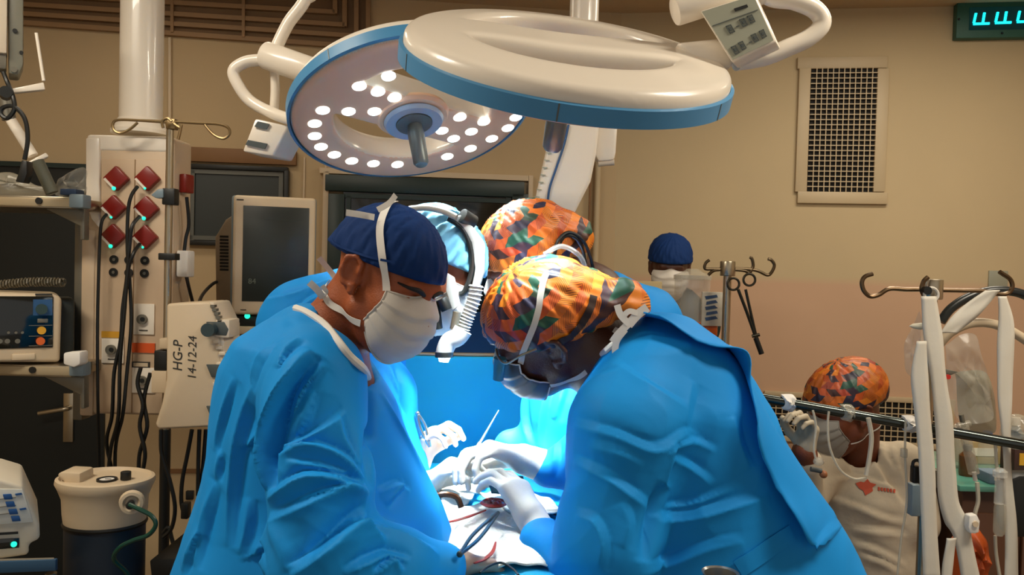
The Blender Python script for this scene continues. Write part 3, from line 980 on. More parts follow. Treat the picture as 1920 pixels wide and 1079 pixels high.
# wax-print cap cloth: slanted lozenges of orange, green, navy and brown with fine stripes
def kente_mat(name, bright=1.0, sc=36.0):
    m = bpy.data.materials.new(name); m.use_nodes = True
    nt = m.node_tree; b = nt.nodes['Principled BSDF']; N = nt.nodes.new; L = nt.links.new
    at = N('ShaderNodeAttribute'); at.attribute_name = 'pat'
    sep = N('ShaderNodeSeparateXYZ'); L(at.outputs['Vector'], sep.inputs[0])
    def math_(op, a, c):
        n = N('ShaderNodeMath'); n.operation = op
        for i, q in enumerate((a, c)):
            if isinstance(q, (int, float)): n.inputs[i].default_value = q
            elif q is not None: L(q, n.inputs[i])
        return n.outputs[0]
    v = math_('MULTIPLY', sep.outputs['Y'], sc * 1.75)
    row = math_('FLOOR', v, None)
    par = math_('MODULO', math_('ABSOLUTE', row, None), 2.0)
    sgn = math_('SUBTRACT', math_('MULTIPLY', par, 2.0), 1.0)
    fr = math_('FRACT', v, None)
    u = math_('ADD', math_('MULTIPLY', sep.outputs['X'], sc), math_('MULTIPLY', math_('MULTIPLY', fr, sgn), 0.55))
    cell = math_('FLOOR', u, None)
    cmb = N('ShaderNodeCombineXYZ'); L(cell, cmb.inputs[0]); L(row, cmb.inputs[1])
    wn = N('ShaderNodeTexWhiteNoise'); wn.noise_dimensions = '3D'; L(cmb.outputs[0], wn.inputs['Vector'])
    cr = N('ShaderNodeValToRGB'); cr.color_ramp.interpolation = 'CONSTANT'
    cols = [(0.0, (235, 120, 20)), (0.34, (222, 92, 14)), (0.52, (16, 84, 62)), (0.64, (40, 34, 62)), (0.74, (244, 140, 28)), (0.88, (70, 30, 14)), (0.95, (190, 60, 10))]
    el = cr.color_ramp.elements
    el[0].position = 0; el[0].color = srgb(*cols[0][1])
    el[1].position = cols[1][0]; el[1].color = srgb(*cols[1][1])
    for p_, c_ in cols[2:]:
        e = el.new(p_); e.color = srgb(*c_)
    L(wn.outputs['Value'], cr.inputs[0])
    # stripes in some cells
    st = math_('GREATER_THAN', math_('FRACT', math_('MULTIPLY', u, 7.0), None), 0.62)
    c2 = N('ShaderNodeVectorMath'); c2.operation = 'ADD'; L(cmb.outputs[0], c2.inputs[0]); c2.inputs[1].default_value = (17.3, 4.1, 9.0)
    w2 = N('ShaderNodeTexWhiteNoise'); L(c2.outputs[0], w2.inputs['Vector'])
    pick = math_('GREATER_THAN', w2.outputs['Value'], 0.6)
    fac = math_('MULTIPLY', st, pick)
    mx = N('ShaderNodeMix'); mx.data_type = 'RGBA'; mx.inputs[7].default_value = srgb(84, 34, 12)
    L(math_('MULTIPLY', fac, 0.8), mx.inputs[0]); L(cr.outputs[0], mx.inputs[6])
    hs = N('ShaderNodeHueSaturation'); hs.inputs['Value'].default_value = bright; L(mx.outputs[2], hs.inputs['Color'])
    L(hs.outputs[0], b.inputs['Base Color'])
    b.inputs['Roughness'].default_value = 0.5
    b.inputs['Specular IOR Level'].default_value = 0.6
    return m

M_GOWN = gown_mat('gown_blue', (22, 148, 230))
M_GOWN2 = gown_mat('gown_blue_light', (20, 144, 226))
M_NAVY = gown_mat('cap_navy', (16, 50, 104), 0.8)
M_LTBLUE = gown_mat('cap_light_blue', (112, 178, 212), 0.7)
M_KENTE = kente_mat('kente_print', 0.86)
M_KENTE2 = kente_mat('kente_print_small', 0.62, 40.0)
M_SKIN1 = mat('skin_brown', (150, 76, 38), 0.5, var=0.12, scale=30, bump=0.12, bscale=350, sss=0.08)
M_SKIN2 = mat('skin_dark', (74, 40, 26), 0.45, var=0.12, scale=30, bump=0.12, bscale=350)
M_SKIN3 = mat('skin_mid_brown', (112, 56, 30), 0.48, var=0.12, scale=30, bump=0.1, bscale=350)
M_MASK = mat('mask_white', (206, 200, 190), 0.8, var=0.03, bump=0.06, bscale=500)
M_TAPE = mat('tape_white', (226, 222, 214), 0.75, var=0.03)
M_HAIR = mat('hair_black', (18, 13, 11), 0.7)
M_GLOVE = mat('glove_cream', (236, 228, 214), 0.4, var=0.04, bump=0.05, bscale=60)
M_GLOVE2 = mat('glove_beige', (168, 140, 120), 0.45, var=0.05)
M_SHOE = mat('clog_dark', (40, 44, 50), 0.5)
LEGS = lambda x, y, zt, dx=0.09: [('+', sd_cone((x - dx, y, zt), (x - dx, y + 0.01, 0.10), 0.085, 0.05), 0.02), ('+', sd_cone((x + dx, y, zt), (x + dx, y + 0.01, 0.10), 0.085, 0.05), 0.02),
    ('+', sd_cone((x - dx, y, 0.045), (x - dx + 0.03, y - 0.12, 0.04), 0.045, 0.04), 0.02), ('+', sd_cone((x + dx, y, 0.045), (x + dx + 0.03, y - 0.12, 0.04), 0.045, 0.04), 0.02)]

def hand(name, wrist, palm_dir, palm_nrm, m, parent, curl=(0.5, 0.6, 0.6, 0.7, 0.4), k=1.0, right=True, fore=None, fr=0.036, spread=0.10):
    """hand with palm, four unequal bent fingers and a thumb leaving the side of the palm.
    palm_dir: wrist -> knuckles; palm_nrm: out of the palm (the side fingers curl to)"""
    D = Vector(palm_dir).normalized(); Nn = Vector(palm_nrm); Nn = (Nn - D * Nn.dot(D)).normalized()
    S = D.cross(Nn) * (1 if right else -1)            # towards the thumb side
    W0 = Vector(wrist)
    L = lambda s, d, n: W0 + (S * s + D * d + Nn * n) * k
    pr = [('+', sd_cone(L(0, -0.01, 0), L(0, 0.02, 0), 0.027 * k, 0.028 * k), 0)]
    for s_, r_ in ((0.027, 0.0135), (0.009, 0.0145), (-0.010, 0.014), (-0.027, 0.0125)):
        pr.append(('+', sd_cone(L(s_ * 0.6, 0.02, 0), L(s_, 0.088 - abs(s_) * 0.25, 0), 0.015 * k, r_ * k), 0.014 * k))
    lens = ((0.026, 0.042, 0.026, 0.021), (0.009, 0.047, 0.030, 0.022), (-0.010, 0.044, 0.028, 0.021), (-0.027, 0.034, 0.021, 0.018))
    for i, (s_, a, b_, c_) in enumerate(lens):
        cu = curl[i]; ang = cu * 0.7
        p = L(s_, 0.088 - abs(s_) * 0.25, 0); r = (0.0098, 0.010, 0.0096, 0.0085)[i] * k
        out = S * (s_ * spread / 0.03)
        for q, (ln, da) in enumerate(((a, 0), (b_, cu * 1.0), (c_, cu * 0.7))):
            ang += da
            d = (D * math.cos(ang) + Nn * math.sin(ang) + out * math.cos(ang)).normalized()
            p2 = p + d * ln * k
            pr.append(('+', sd_cone(p, p2, r, r * 0.9), 0.004 * k if q == 0 else 0.002))
            p = p2; r *= 0.9
    # thumb
    cu = curl[4]
    p = L(0.020, 0.025, 0.006); r = 0.0145 * k; d = (S * 0.72 + D * 0.6 + Nn * 0.35).normalized()
    for ln, da, rr in ((0.040, 0, 0.0125), (0.032, cu, 0.011), (0.026, cu * 0.8, 0.0095)):
        d = (d + (D * 0.5 + Nn * 0.5 - S * 0.9) * da).normalized()
        p2 = p + d * ln * k
        pr.append(('+', sd_cone(p, p2, r, rr * k), 0.008 * k)); p = p2; r = rr * k
    if fore is not None:
        pr.append(('+', sd_cone(L(0, -0.005, 0), fore, 0.027 * k, fr), 0.01))
    fn = combine(pr)
    pts = np.array([tuple(W0), tuple(L(0, 0.2, 0)), tuple(L(0.1, 0.05, 0)), tuple(L(-0.08, 0.05, 0)), tuple(L(0, 0.1, 0.13)), tuple(L(0, 0.0, -0.05))] + ([tuple(fore)] if fore is not None else []))
    lo = pts.min(0) - 0.05; hi = pts.max(0) + 0.05
    h = 0.0034
    v, f = surfnet(fn, axis(lo[0], hi[0], h), axis(lo[1], hi[1], h), axis(lo[2], hi[2], h))
    return np_obj(name, lap(v, f, 1, 0.4), f, m, parent)
# ================================================================== front-left surgeon
Z = lambda sx, ox, oy: (lambda *pts: [(ox + x / sx, oy + y / sx) for x, y in pts])
z7 = Z(2.2533, 300, 600); z8 = Z(2.0786, 960, 560)
GOWN_LOW = 0.50
p_ = math.radians(27); f_ = math.radians(32)
S1 = Person('surgeon with navy cap and white pleated mask at the front left of the table', P(728, 518, 1.42),
            (math.cos(f_) * math.cos(p_), -math.sin(f_) * math.cos(p_), -math.sin(p_)), (0.30, -0.05, 1), 1.0, M_SKIN1)
nb = P(592, 668, 1.47)
S1.body_box = (-0.62, 1.05, 0.0, 0.02, 1.75, 1.78)
hipx = P(575, 1079, 1.45).x
S1.body([('+', sd_cone(S1.W(0, -0.035, -0.05), nb, 0.056, 0.066), 0.025),
         ('+', sd_ell(P(590, 800, 1.46), (0.12, 0.11, 0.19)), 0.05), ('+', sd_cone(P(580, 900, 1.46), (hipx, 1.46, 0.88), 0.12, 0.14), 0.05),
         ] + LEGS(hipx, 1.46, 0.85))
S1.cap(M_NAVY, 0.018, 0.17, 0.011, puff=[((0, -0.052, 0.020), (0.074, 0.074, 0.066), 0.02), ((0.01, -0.120, -0.004), (0.03, 0.022, 0.026), 0.02)])
rows = px_rows([(596, 556, 585), (612, 500, 640), (640, 448, 668), (690, 420, 700), (740, 410, 726), (800, 403, 752), (850, 397, 775), (900, 386, 800), (950, 370, 826), (1000, 350, 842), (1079, 318, 848), (1200, 285, 850), (1700, 240, 850)], 1.45)
z0 = rows[0][0]
g1 = [('+', sd_rows(rows, [(0, 1.50), (1.2, 1.47), (1.5, 1.455)], [(0, 0.22), (1.05, 0.19), (1.3, 0.165), (1.45, 0.13), (z0, 0.05)], 2.2), 0),
      ('+', sd_cone(P(600, 640, 1.44), P(585, 712, 1.31), 0.06, 0.082), 0.05),
      ('+', sd_cone(P(588, 715, 1.31), P(600, 900, 1.25), 0.080, 0.079), 0.035),
      ('+', sd_cone(P(600, 900, 1.25), P(602, 1040, 1.22), 0.079, 0.080), 0.02),
      ('+', sd_cone(P(602, 1040, 1.22), P(735, 1068, 1.27), 0.080, 0.066), 0.03),
      ('+', sd_cone(P(735, 1072, 1.27), P(826, 1066, 1.31), 0.062, 0.042), 0.02),
      ('+', sd_cone(P(560, 650, 1.5), P(560, 760, 1.55), 0.07, 0.065), 0.05),
      ('+', sd_cone(P(560, 760, 1.55), P(640, 980, 1.56), 0.065, 0.06), 0.04),
      ('-', sd_cone(nb + Vector((-0.01, 0.01, -0.08)), S1.W(0, 0.0, -0.10), 0.066, 0.080), 0.012),
      ('&', sd_half((0, 0, GOWN_LOW), (0, 0, -1)), 0.01)]
v, f = cloth(combine(g1), (-0.75, 1.05, GOWN_LOW - 0.1, 0.05, 1.78, 1.60), 0.0068, ((0.98, 1.7, 0.0068),))
F1 = [(z7((660, 140), (545, 290), (490, 430), (450, 600), (455, 720)), 0.0180, 0.0286, 'fold'),
      (z7((655, 145), (550, 290), (494, 430), (455, 600), (458, 720)), 0.012, 0.030, 'valley'),
      (z7((872, 215), (882, 330), (880, 470), (886, 600), (892, 720)), 0.013, 0.022, 'valley'),
      (z7((700, 190), (600, 300), (560, 400)), 0.0160, 0.0078, 'fold'),
      (z7((520, 210), (590, 170), (650, 140)), 0.012, 0.007, 'ridge'),
      (z7((480, 535), (600, 490), (700, 440), (780, 380)), 0.0110, 0.0104, 'fold'),
      (z7((470, 575), (620, 520), (760, 560), (880, 660)), 0.0120, 0.0130, 'fold'),
      (z7((530, 590), (700, 610), (800, 640)), 0.0100, 0.0078, 'fold'),
      (z7((450, 740), (600, 650), (760, 660), (885, 720)), 0.0140, 0.0156, 'fold'),
      (z7((465, 835), (600, 770), (760, 700), (880, 690)), 0.0150, 0.0130, 'fold'),
      (z7((540, 1060), (640, 1000), (780, 880), (875, 800)), 0.0160, 0.0208, 'fold'),
      (z7((460, 840), (520, 980), (545, 1060)), 0.014, 0.008, 'ridge'),
      (z7((640, 1010), (760, 900), (850, 850), (960, 930)), 0.0140, 0.0156, 'fold'),
      (z7((770, 1060), (880, 1010), (960, 980), (1060, 1010)), 0.0100, 0.0117, 'fold'),
      (z7((900, 1070), (980, 1010), (1030, 1060)), 0.0090, 0.0104, 'fold'),
      (z7((760, 400), (790, 500), (850, 600)), 0.0120, 0.0091, 'fold'),
      (z7((660, 300), (620, 420), (560, 500)), 0.0180, 0.0078, 'fold'),
      (z7((400, 290), (345, 500), (320, 700), (300, 960)), 0.0180, 0.0118, 'fold'),
      (z7((320, 250), (290, 350), (255, 480), (240, 560)), 0.0120, 0.0084, 'fold'),
      (z7((440, 480), (380, 530), (335, 550)), 0.0100, 0.0104, 'fold'),
      (z7((450, 880), (430, 980), (445, 1075)), 0.0140, 0.0101, 'fold'),
      (z7((390, 760), (380, 900), (350, 1000)), 0.0160, 0.0084, 'fold'),
      (z7((250, 700), (200, 850), (150, 1050)), 0.0180, 0.0101, 'fold'),
      (z7((180, 900), (140, 980), (100, 1075)), 0.0140, 0.0084, 'fold'),
      (z7((270, 560), (250, 680)), 0.0120, 0.0078, 'fold'),
      (z7((1040, 690), (1000, 740), (960, 790)), 0.0080, 0.0078, 'fold'),
      (z7((920, 720), (1000, 690), (1060, 720)), 0.0100, 0.0065, 'fold'),
      (z7((930, 300), (1000, 430), (1070, 560), (1110, 640)), 0.008, 0.006, 'ridge'),
      (z7((900, 850), (1040, 900), (1180, 980)), 0.0160, 0.0078, 'fold'),
      (z7((480, 100), (420, 180), (390, 280)), 0.0200, 0.0091, 'fold'),
      (z7((600, 80), (540, 140), (510, 210)), 0.0120, 0.0078, 'fold')]
v, f = subdiv(v, f); v = lap(v, f, 2)
v = crumple(v, f, 0.0075, 6.0, 3)
v = press_folds(v, f, F1)
g1o = np_obj('surgical_gown', v, f, M_GOWN, S1.o)
gb1 = bvh_of(v, f)
# white shirt collar at the neckline
col_pts = []
cpx = [(560, 574), (582, 583), (612, 604), (638, 636), (660, 664), (686, 688), (697, 708)]
MB().tube([ (lambda h: (h[0] + h[1] * 0.002) if h[0] is not None else P(x, y, 1.42))(shoot(gb1, x - 5, y + 6)) for x, y in cpx], 0.0065, 8, 4).build('collar_edge', M_TAPE, S1.o, True)
S1.mask(M_MASK)
e = lambda u, t: tuple(S1.mv[int(t * 30), 0 if u < 0 else 40])
mv = S1.mv
# near side is the right side (+x local)
tr = tuple(mv[0, 40]); br = tuple(mv[30, 40])
S1.strap([tr, (0.082, 0.03, 0.045), (0.080, -0.005, 0.085), (0.052, -0.035, 0.118), (0.01, -0.055, 0.125)], 0.013, M_TAPE, 'mask_tape')
S1.strap([br, (0.062, -0.005, -0.080), (0.052, -0.045, -0.085), (0.02, -0.085, -0.070)], 0.012, M_TAPE, 'mask_tape')
def loose(parent, pts, w, m, name='tape_end', n=6, nrm=(0, -1, 0.2), th=0.001):
    W = spline([Vector(p) for p in pts], n); N0 = Vector(nrm).normalized(); wid = []
    for i in range(len(W)):
        t = (W[min(i + 1, len(W) - 1)] - W[max(i - 1, 0)]).normalized()
        wid.append(t.cross(N0).normalized() * w / 2)
    return MB().strip(W, wid, [N0] * len(W), th).build(name, m, parent, True)
loose(S1.o, [P(702, 408, 1.35), P(676, 403, 1.34), P(649, 399, 1.33)], 0.011, M_TAPE)
loose(S1.o, [P(708, 394, 1.34), P(730, 381, 1.34), P(742, 366, 1.33)], 0.010, M_TAPE)
loose(S1.o, [P(628, 520, 1.47), P(612, 500, 1.47), P(598, 484, 1.46)], 0.010, M_TAPE)
loose(S1.o, [P(606, 560, 1.41), P(596, 545, 1.39), P(580, 530, 1.385)], 0.012, M_TAPE)
loose(S1.o, [P(604, 556, 1.41), P(612, 548, 1.39), P(604, 536, 1.385)], 0.008, M_TAPE)
# brow and lash line, near eye
for sx in (1, -1):
    bw = []
    for t in np.linspace(0, 1, 9):
        x = sx * (0.012 + 0.042 * t); z = 0.012 + 0.007 * math.sin(t * 2.6)
        q = S1.W(x, 0.14, z); d = (S1.W(x, 0.0, z) - q).normalized(); h = S1.hb.ray_cast(q, d)
        if h[0] is not None: bw.append(h[0] - d * 0.0008)
    MB().tube(bw, 0.0036, 6, 2, lambda t: 0.4 + 0.9 * math.sin(math.pi * min(1, t * 0.85 + 0.15)) ** 0.6).build('eyebrow', M_HAIR, S1.o, True)
    la = []
    for t in np.linspace(0, 1, 7):
        x = sx * (0.019 + 0.029 * t); z = -0.010 + 0.002 * math.sin(t * 3) - 0.003 * t
        q = S1.W(x, 0.14, z); d = (S1.W(x, 0.0, z) - q).normalized(); h = S1.hb.ray_cast(q, d)
        if h[0] is not None: la.append(h[0] - d * 0.0004)
    MB().tube(la, 0.0017, 6, 2).build('eyelashes', M_HAIR, S1.o, True)
# cap band and tied tail behind
S1.strap([(0.085, 0.06, 0.050), (0.090, 0.0, 0.028), (0.07, -0.075, 0.015), (0.02, -0.12, 0.012)], 0.004, M_NAVY, 'cap_seam', n=6)
hand('glove', P(846, 1056, 1.33), P(892, 1058, 1.36) - P(846, 1056, 1.33), Vector((0.1, -0.2, -1)), M_GLOVE2, S1.o, (0.5, 0.5, 0.55, 0.6, 0.3), 0.85, True, P(812, 1064, 1.31), 0.034)

# ================================================================== front-right surgeon
S3 = Person('surgeon in orange wax-print cap bending over the table at the front right', P(1020, 610, 1.50), (-0.82, 0.25, -0.52), (-0.57, -0.44, 0.69), 1.04, M_SKIN2)
nb3 = P(1165, 690, 1.53)
hip3 = P(1400, 1079, 1.55).x
S3.body_box = (-0.16, 1.1, 0.0, 0.75, 1.9, 1.75)
S3.body([('+', sd_cone(S3.W(0, -0.035, -0.05), nb3, 0.056, 0.066), 0.025), ('+', sd_cone(nb3, P(1300, 860, 1.55), 0.09, 0.14), 0.05),
         ('+', sd_cone(P(1300, 860, 1.55), (hip3, 1.55, 0.9), 0.14, 0.14), 0.05)] + LEGS(hip3, 1.55, 0.88))
S3.cap(M_KENTE, 0.006, 0.42, 0.013, puff=[((0, -0.100, -0.010), (0.056, 0.052, 0.050), 0.03), ((-0.01, -0.152, -0.038), (0.044, 0.036, 0.046), 0.010)], wr=0.0018)
rows = px_rows([(590, 1225, 1262), (600, 1192, 1292), (618, 1165, 1318), (650, 1135, 1364), (680, 1117, 1394), (710, 1100, 1414), (760, 1082, 1442), (820, 1062, 1473), (900, 1060, 1525), (1000, 1070, 1590), (1079, 1080, 1630), (1200, 1085, 1660), (1700, 1100, 1680)], 1.52)
zt = rows[0][0]; 
g3 = [('+', sd_rows(rows, [(0, 1.56), (1.2, 1.54), (zt, 1.53)], [(0, 0.22), (1.05, 0.19), (1.35, 0.16), (1.46, 0.11), (zt, 0.04)], 2.2), 0),
      ('+', sd_cone(P(1200, 700, 1.46), P(1172, 800, 1.39), 0.075, 0.095), 0.06),
      ('+', sd_cone(P(1172, 800, 1.39), P(1136, 1010, 1.36), 0.090, 0.086), 0.04),
      ('+', sd_cone(P(1136, 1010, 1.36), P(1128, 1120, 1.37), 0.086, 0.080), 0.03),
      ('+', sd_cone(P(1120, 1100, 1.38), P(1018, 1012, 1.46), 0.065, 0.042), 0.03),
      ('+', sd_cone(P(1190, 700, 1.60), P(1120, 860, 1.70), 0.080, 0.075), 0.05),
      ('+', sd_cone(P(1120, 860, 1.70), P(1028, 880, 1.68), 0.072, 0.040), 0.03),
      ('-', sd_cone(nb3 + Vector((0.03, 0, -0.05)), S3.W(0, 0.0, -0.10), 0.066, 0.085), 0.012),
      ('&', sd_half((0, 0, GOWN_LOW), (0, 0, -1)), 0.01)]
v, f = cloth(combine(g3), (-0.02, 1.1, GOWN_LOW - 0.1, 0.85, 1.86, 1.62), 0.0068, ((0.98, 1.7, 0.0068),))
F3 = [(z8((400, 240), (560, 340), (680, 415)), 0.0154, 0.0045, 'fold'),
      (z8((240, 480), (400, 520), (560, 580), (680, 520), (745, 560)), 0.0154, 0.0067, 'fold'),
      (z8((600, 600), (700, 550), (800, 590)), 0.0110, 0.0053, 'fold'),
      (z8((240, 620), (380, 690), (480, 760), (552, 812)), 0.0154, 0.0075, 'fold'),
      (z8((620, 610), (700, 650), (790, 720)), 0.0132, 0.0060, 'fold'),
      (z8((600, 730), (570, 800), (550, 900), (520, 1030)), 0.020, 0.022, 'valley'),
      (z8((640, 560), (620, 660), (600, 740)), 0.0154, 0.0060, 'fold'),
      (z8((570, 850), (700, 840), (880, 790), (1000, 750)), 0.0176, 0.0090, 'fold'),
      (z8((600, 810), (720, 790), (860, 730)), 0.0132, 0.0060, 'fold'),
      (z8((500, 1060), (640, 1010), (760, 960), (900, 930)), 0.0176, 0.0075, 'fold'),
      (z8((720, 330), (700, 420), (690, 500)), 0.0176, 0.0045, 'fold'),
      (z8((880, 460), (900, 560), (940, 660)), 0.0176, 0.0075, 'fold'),
      (z8((250, 830), (330, 860), (370, 960), (350, 1060)), 0.0154, 0.0060, 'fold'),
      (z8((440, 790), (470, 880), (450, 980)), 0.0154, 0.0053, 'fold'),
      (z8((190, 700), (230, 800), (220, 960)), 0.0176, 0.0053, 'fold'),
      (z8((260, 360), (330, 300), (420, 270)), 0.0154, 0.0045, 'fold'),
      (z8((300, 560), (420, 590), (520, 640)), 0.0154, 0.0045, 'fold'),
      (z8((1150, 980), (1220, 900), (1280, 850)), 0.0132, 0.0060, 'fold'),
      (z8((1020, 660), (1080, 700), (1100, 640)), 0.0110, 0.0037, 'fold'),
      (z8((960, 420), (1010, 560), (1120, 760)), 0.0154, 0.0045, 'fold'),
      (z8((180, 560), (175, 640), (160, 700)), 0.0110, 0.0075, 'fold')]
v, f = subdiv(v, f); v = lap(v, f, 2)
v = crumple(v, f, 0.0075, 6.0, 9)
v = press_folds(v, f, F3)
np_obj('surgical_gown', v, f, M_GOWN, S3.o)
gb3 = bvh_of(v, f)
# overlapping back flap of the gown, lifted off the layer below
inn = z8((468, 112), (600, 158), (740, 208), (850, 252), (890, 330), (902, 470), (950, 620), (1020, 790), (1095, 925), (1160, 982))
out = z8((520, 66), (640, 72), (730, 106), (825, 180), (895, 272), (955, 390), (1040, 540), (1150, 700), (1235, 820), (1290, 885))
inn = spline([Vector((x, y, 0)) for x, y in inn], 6); out = spline([Vector((x, y, 0)) for x, y in out], 6)
NS = 9; gv = []
for k_, (a_, b_) in enumerate(zip(inn, out)):
    row = []
    for j in range(NS):
        t = j / (NS - 1); q = a_.lerp(b_, t)
        h = shoot(gb3, q.x, q.y)
        if h[0] is None: row.append(row[-1] + Vector((0.003, 0.015, 0.0)) if row else P(q.x, q.y, 1.5)); continue
        n_ = h[1] if h[1].dot(h[0] - CAM_POS) < 0 else -h[1]
        row.append(h[0] + n_ * (0.006 + 0.034 * (1 - t) ** 2 * (0.8 + 0.25 * math.sin(k_ * 0.45))))
    row.append(row[-1] + Vector((0.004, 0.02, 0.001)))
    row.append(row[-1] + Vector((0.0, 0.03, -0.004)))
    gv.append(row)
nc = NS + 2; V_ = np.array([[tuple(p) for p in r] for r in gv]); 
for _ in range(3): V_[1:-1, 1:-1] = 0.5 * V_[1:-1, 1:-1] + 0.125 * (V_[:-2, 1:-1] + V_[2:, 1:-1] + V_[1:-1, :-2] + V_[1:-1, 2:])
fl = np.array([(i * nc + j, (i + 1) * nc + j, (i + 1) * nc + j + 1, i * nc + j + 1) for i in range(len(gv) - 1) for j in range(nc - 1)])
fo = np_obj('gown_flap', V_.reshape(-1, 3), fl, M_GOWN2, S3.o)
md = fo.modifiers.new('thickness', 'SOLIDIFY'); md.thickness = 0.0025
def on_cloth(bvh, px, off=0.002):
    P2, N2 = [], []
    for q in spline([Vector((x, y, 0)) for x, y in px], 5):
        h = shoot(bvh, q.x, q.y)
        if h[0] is not None:
            n = h[1] if h[1].dot(h[0] - CAM_POS) < 0 else -h[1]
            P2.append(h[0] + n * off); N2.append(n)
    return P2, N2
def tape_on(bvh, px, w, m, parent, name, off=0.002, th=0.0012):
    P2, N2 = on_cloth(bvh, px, off); wid = []
    for i in range(len(P2)):
        t = (P2[min(i + 1, len(P2) - 1)] - P2[max(i - 1, 0)]).normalized()
        wid.append(t.cross(N2[i]).normalized() * w / 2)
    return MB().strip(P2, wid, N2, th).build(name, m, parent, True)
tape_on(gb3, z8((880, 1055), (950, 1010), (1020, 960), (1090, 915)), 0.030, M_GOWN, S3.o, 'waist_tie')
MB().tube([h[0] for h in (shoot(gb3, x, y) for x, y in ((1092, 716), (1108, 690), (1130, 664), (1160, 636), (1176, 612))) if h[0] is not None] or [P(1092, 716, 1.5), P(1130, 664, 1.45), P(1176, 612, 1.45)], 0.006, 8, 4).build('collar_edge', M_TAPE, S3.o, True)
M_MASKG = mat('mask_grey_sheer', (84, 86, 84), 0.3, var=0.05)
S3.mask(M_MASKG, grow=0.002, hem=M_TAPE)
mv = S3.mv; tl = tuple(mv[0, 0]); bl = tuple(mv[30, 0])
S3.strap([tl, (-0.088, 0.03, 0.030), (-0.088, -0.02, 0.070), (-0.070, -0.055, 0.105), (-0.04, -0.075, 0.118)], 0.011, M_TAPE, 'mask_tape')
S3.strap([bl, (-0.070, 0.0, -0.085), (-0.058, -0.05, -0.085), (-0.03, -0.10, -0.075)], 0.009, M_TAPE, 'mask_tape')
loose(S3.o, [P(1034, 506, 1.43), P(1050, 500, 1.42), P(1066, 494, 1.41)], 0.012, M_TAPE)
loose(S3.o, [P(1030, 530, 1.42), P(1035, 550, 1.40), P(1040, 573, 1.395)], 0.007, M_TAPE)
# neck ties of the gown
for px, w in (([(1180, 608), (1164, 592), (1157, 572)], 0.012), ([(1178, 610), (1196, 590), (1214, 577)], 0.016), ([(1176, 606), (1170, 594), (1180, 584), (1196, 588)], 0.010),
              ([(1172, 618), (1156, 640), (1154, 665), (1162, 695)], 0.012), ([(1180, 606), (1160, 626), (1148, 642)], 0.013)):
    loose(S3.o, [P(x, y, 1.42) for x, y in px], w, M_TAPE, 'neck_tie', nrm=(0, -1, 0.1))
tape_on(S3.cb, [(1112, 556), (1104, 582), (1090, 606), (1072, 626), (1050, 640)], 0.014, mat('strap_dark_brown', (46, 26, 18), 0.6), S3.o, 'headband_strap', 0.003)
# magnifying loupe on the near lens
lp = MB().cyl(P(938, 672, 1.46), P(934, 712, 1.47), 0.012, 0.010, n=20)
lpo = lp.build('loupe', mat('loupe_glass_blue', (90, 170, 200), 0.15, trans=0.4, var=0), S3.o, True)
MB().tube([P(x, y, d) for x, y, d in ((930, 655, 1.47), (935, 672, 1.45), (950, 682, 1.43), (975, 668, 1.41), (1006, 655, 1.405))], 0.0022, 8, 5).build('loupe_frame', M_STEEL, lpo, True)
# near-hand glove of the right surgeon, coming out of the sleeve
hand('glove', P(1004, 985, 1.50), P(955, 900, 1.56) - P(1004, 985, 1.50), Vector((-0.5, 0.3, -0.8)), M_GLOVE, S3.o, (0.5, 0.55, 0.6, 0.7, 0.5), 1.05, False, P(1022, 1020, 1.46), 0.036)
hand('glove', P(1000, 868, 1.68), P(930, 845, 1.66) - P(1000, 868, 1.68), Vector((-0.3, -0.2, -0.9)), M_GLOVE, S3.o, (0.75, 0.8, 0.8, 0.9, 0.6), 1.15, False, P(1032, 878, 1.68), 0.036)
# ================================================================== assistant behind the front-left surgeon
S2 = Person('assistant in light blue cap with white headlamp behind the navy-capped surgeon', P(822, 500, 1.80), (0.80, -0.12, -0.56), (0.5, 0.0, 0.85), 1.0, M_SKIN3)
nb2 = P(690, 590, 1.84)
S2.body_box = (-0.75, 1.55, 0.0, 0.05, 2.05, 1.85)
S2.body([('+', sd_cone(S2.W(0, -0.035, -0.05), nb2, 0.056, 0.066), 0.025), ('+', sd_cone(nb2, P(620, 760, 1.84), 0.09, 0.13), 0.05),
         ('+', sd_cone(P(620, 760, 1.84), (-0.38, 1.84, 0.9), 0.13, 0.14), 0.05)] + LEGS(-0.38, 1.84, 0.88), hres=0.006)
S2.cap(M_LTBLUE, 0.014, 0.25, 0.012, puff=[((0, -0.05, 0.045), (0.076, 0.075, 0.075), 0.02)], wr=0.002)
g = [('+', sd_cone(P(572, 606, 1.82), P(650, 575, 1.80), 0.092, 0.085), 0),
     ('+', sd_cone(P(572, 612, 1.82), P(600, 780, 1.84), 0.092, 0.15), 0.05),
     ('+', sd_cone(P(590, 780, 1.84), P(600, 1250, 1.86), 0.16, 0.20), 0.05),
     ('+', sd_cone(P(620, 620, 1.80), P(712, 740, 1.76), 0.085, 0.072), 0.04),
     ('+', sd_cone(P(712, 740, 1.76), P(740, 850, 1.75), 0.070, 0.060), 0.03),
     ('+', sd_cone(P(735, 850, 1.75), P(775, 905, 1.73), 0.055, 0.042), 0.03),
     ('+', sd_cone(P(700, 620, 1.90), P(705, 720, 1.92), 0.08, 0.07), 0.04),
     ('+', sd_cone(P(705, 720, 1.92), P(770, 850, 1.84), 0.065, 0.042), 0.03),
     ('-', sd_cone(nb2, S2.W(0, 0, -0.1), 0.07, 0.085), 0.012),
     ('&', sd_half((0, 0, 0.6), (0, 0, -1)), 0.01)]
v, f = cloth(combine(g), (-0.85, 1.52, 0.5, 0.02, 2.15, 1.66), 0.009, ((1.0, 1.7, 0.009),))
v, f = subdiv(v, f); v = lap(v, f, 2); v = crumple(v, f, 0.006, 7.0, 21)
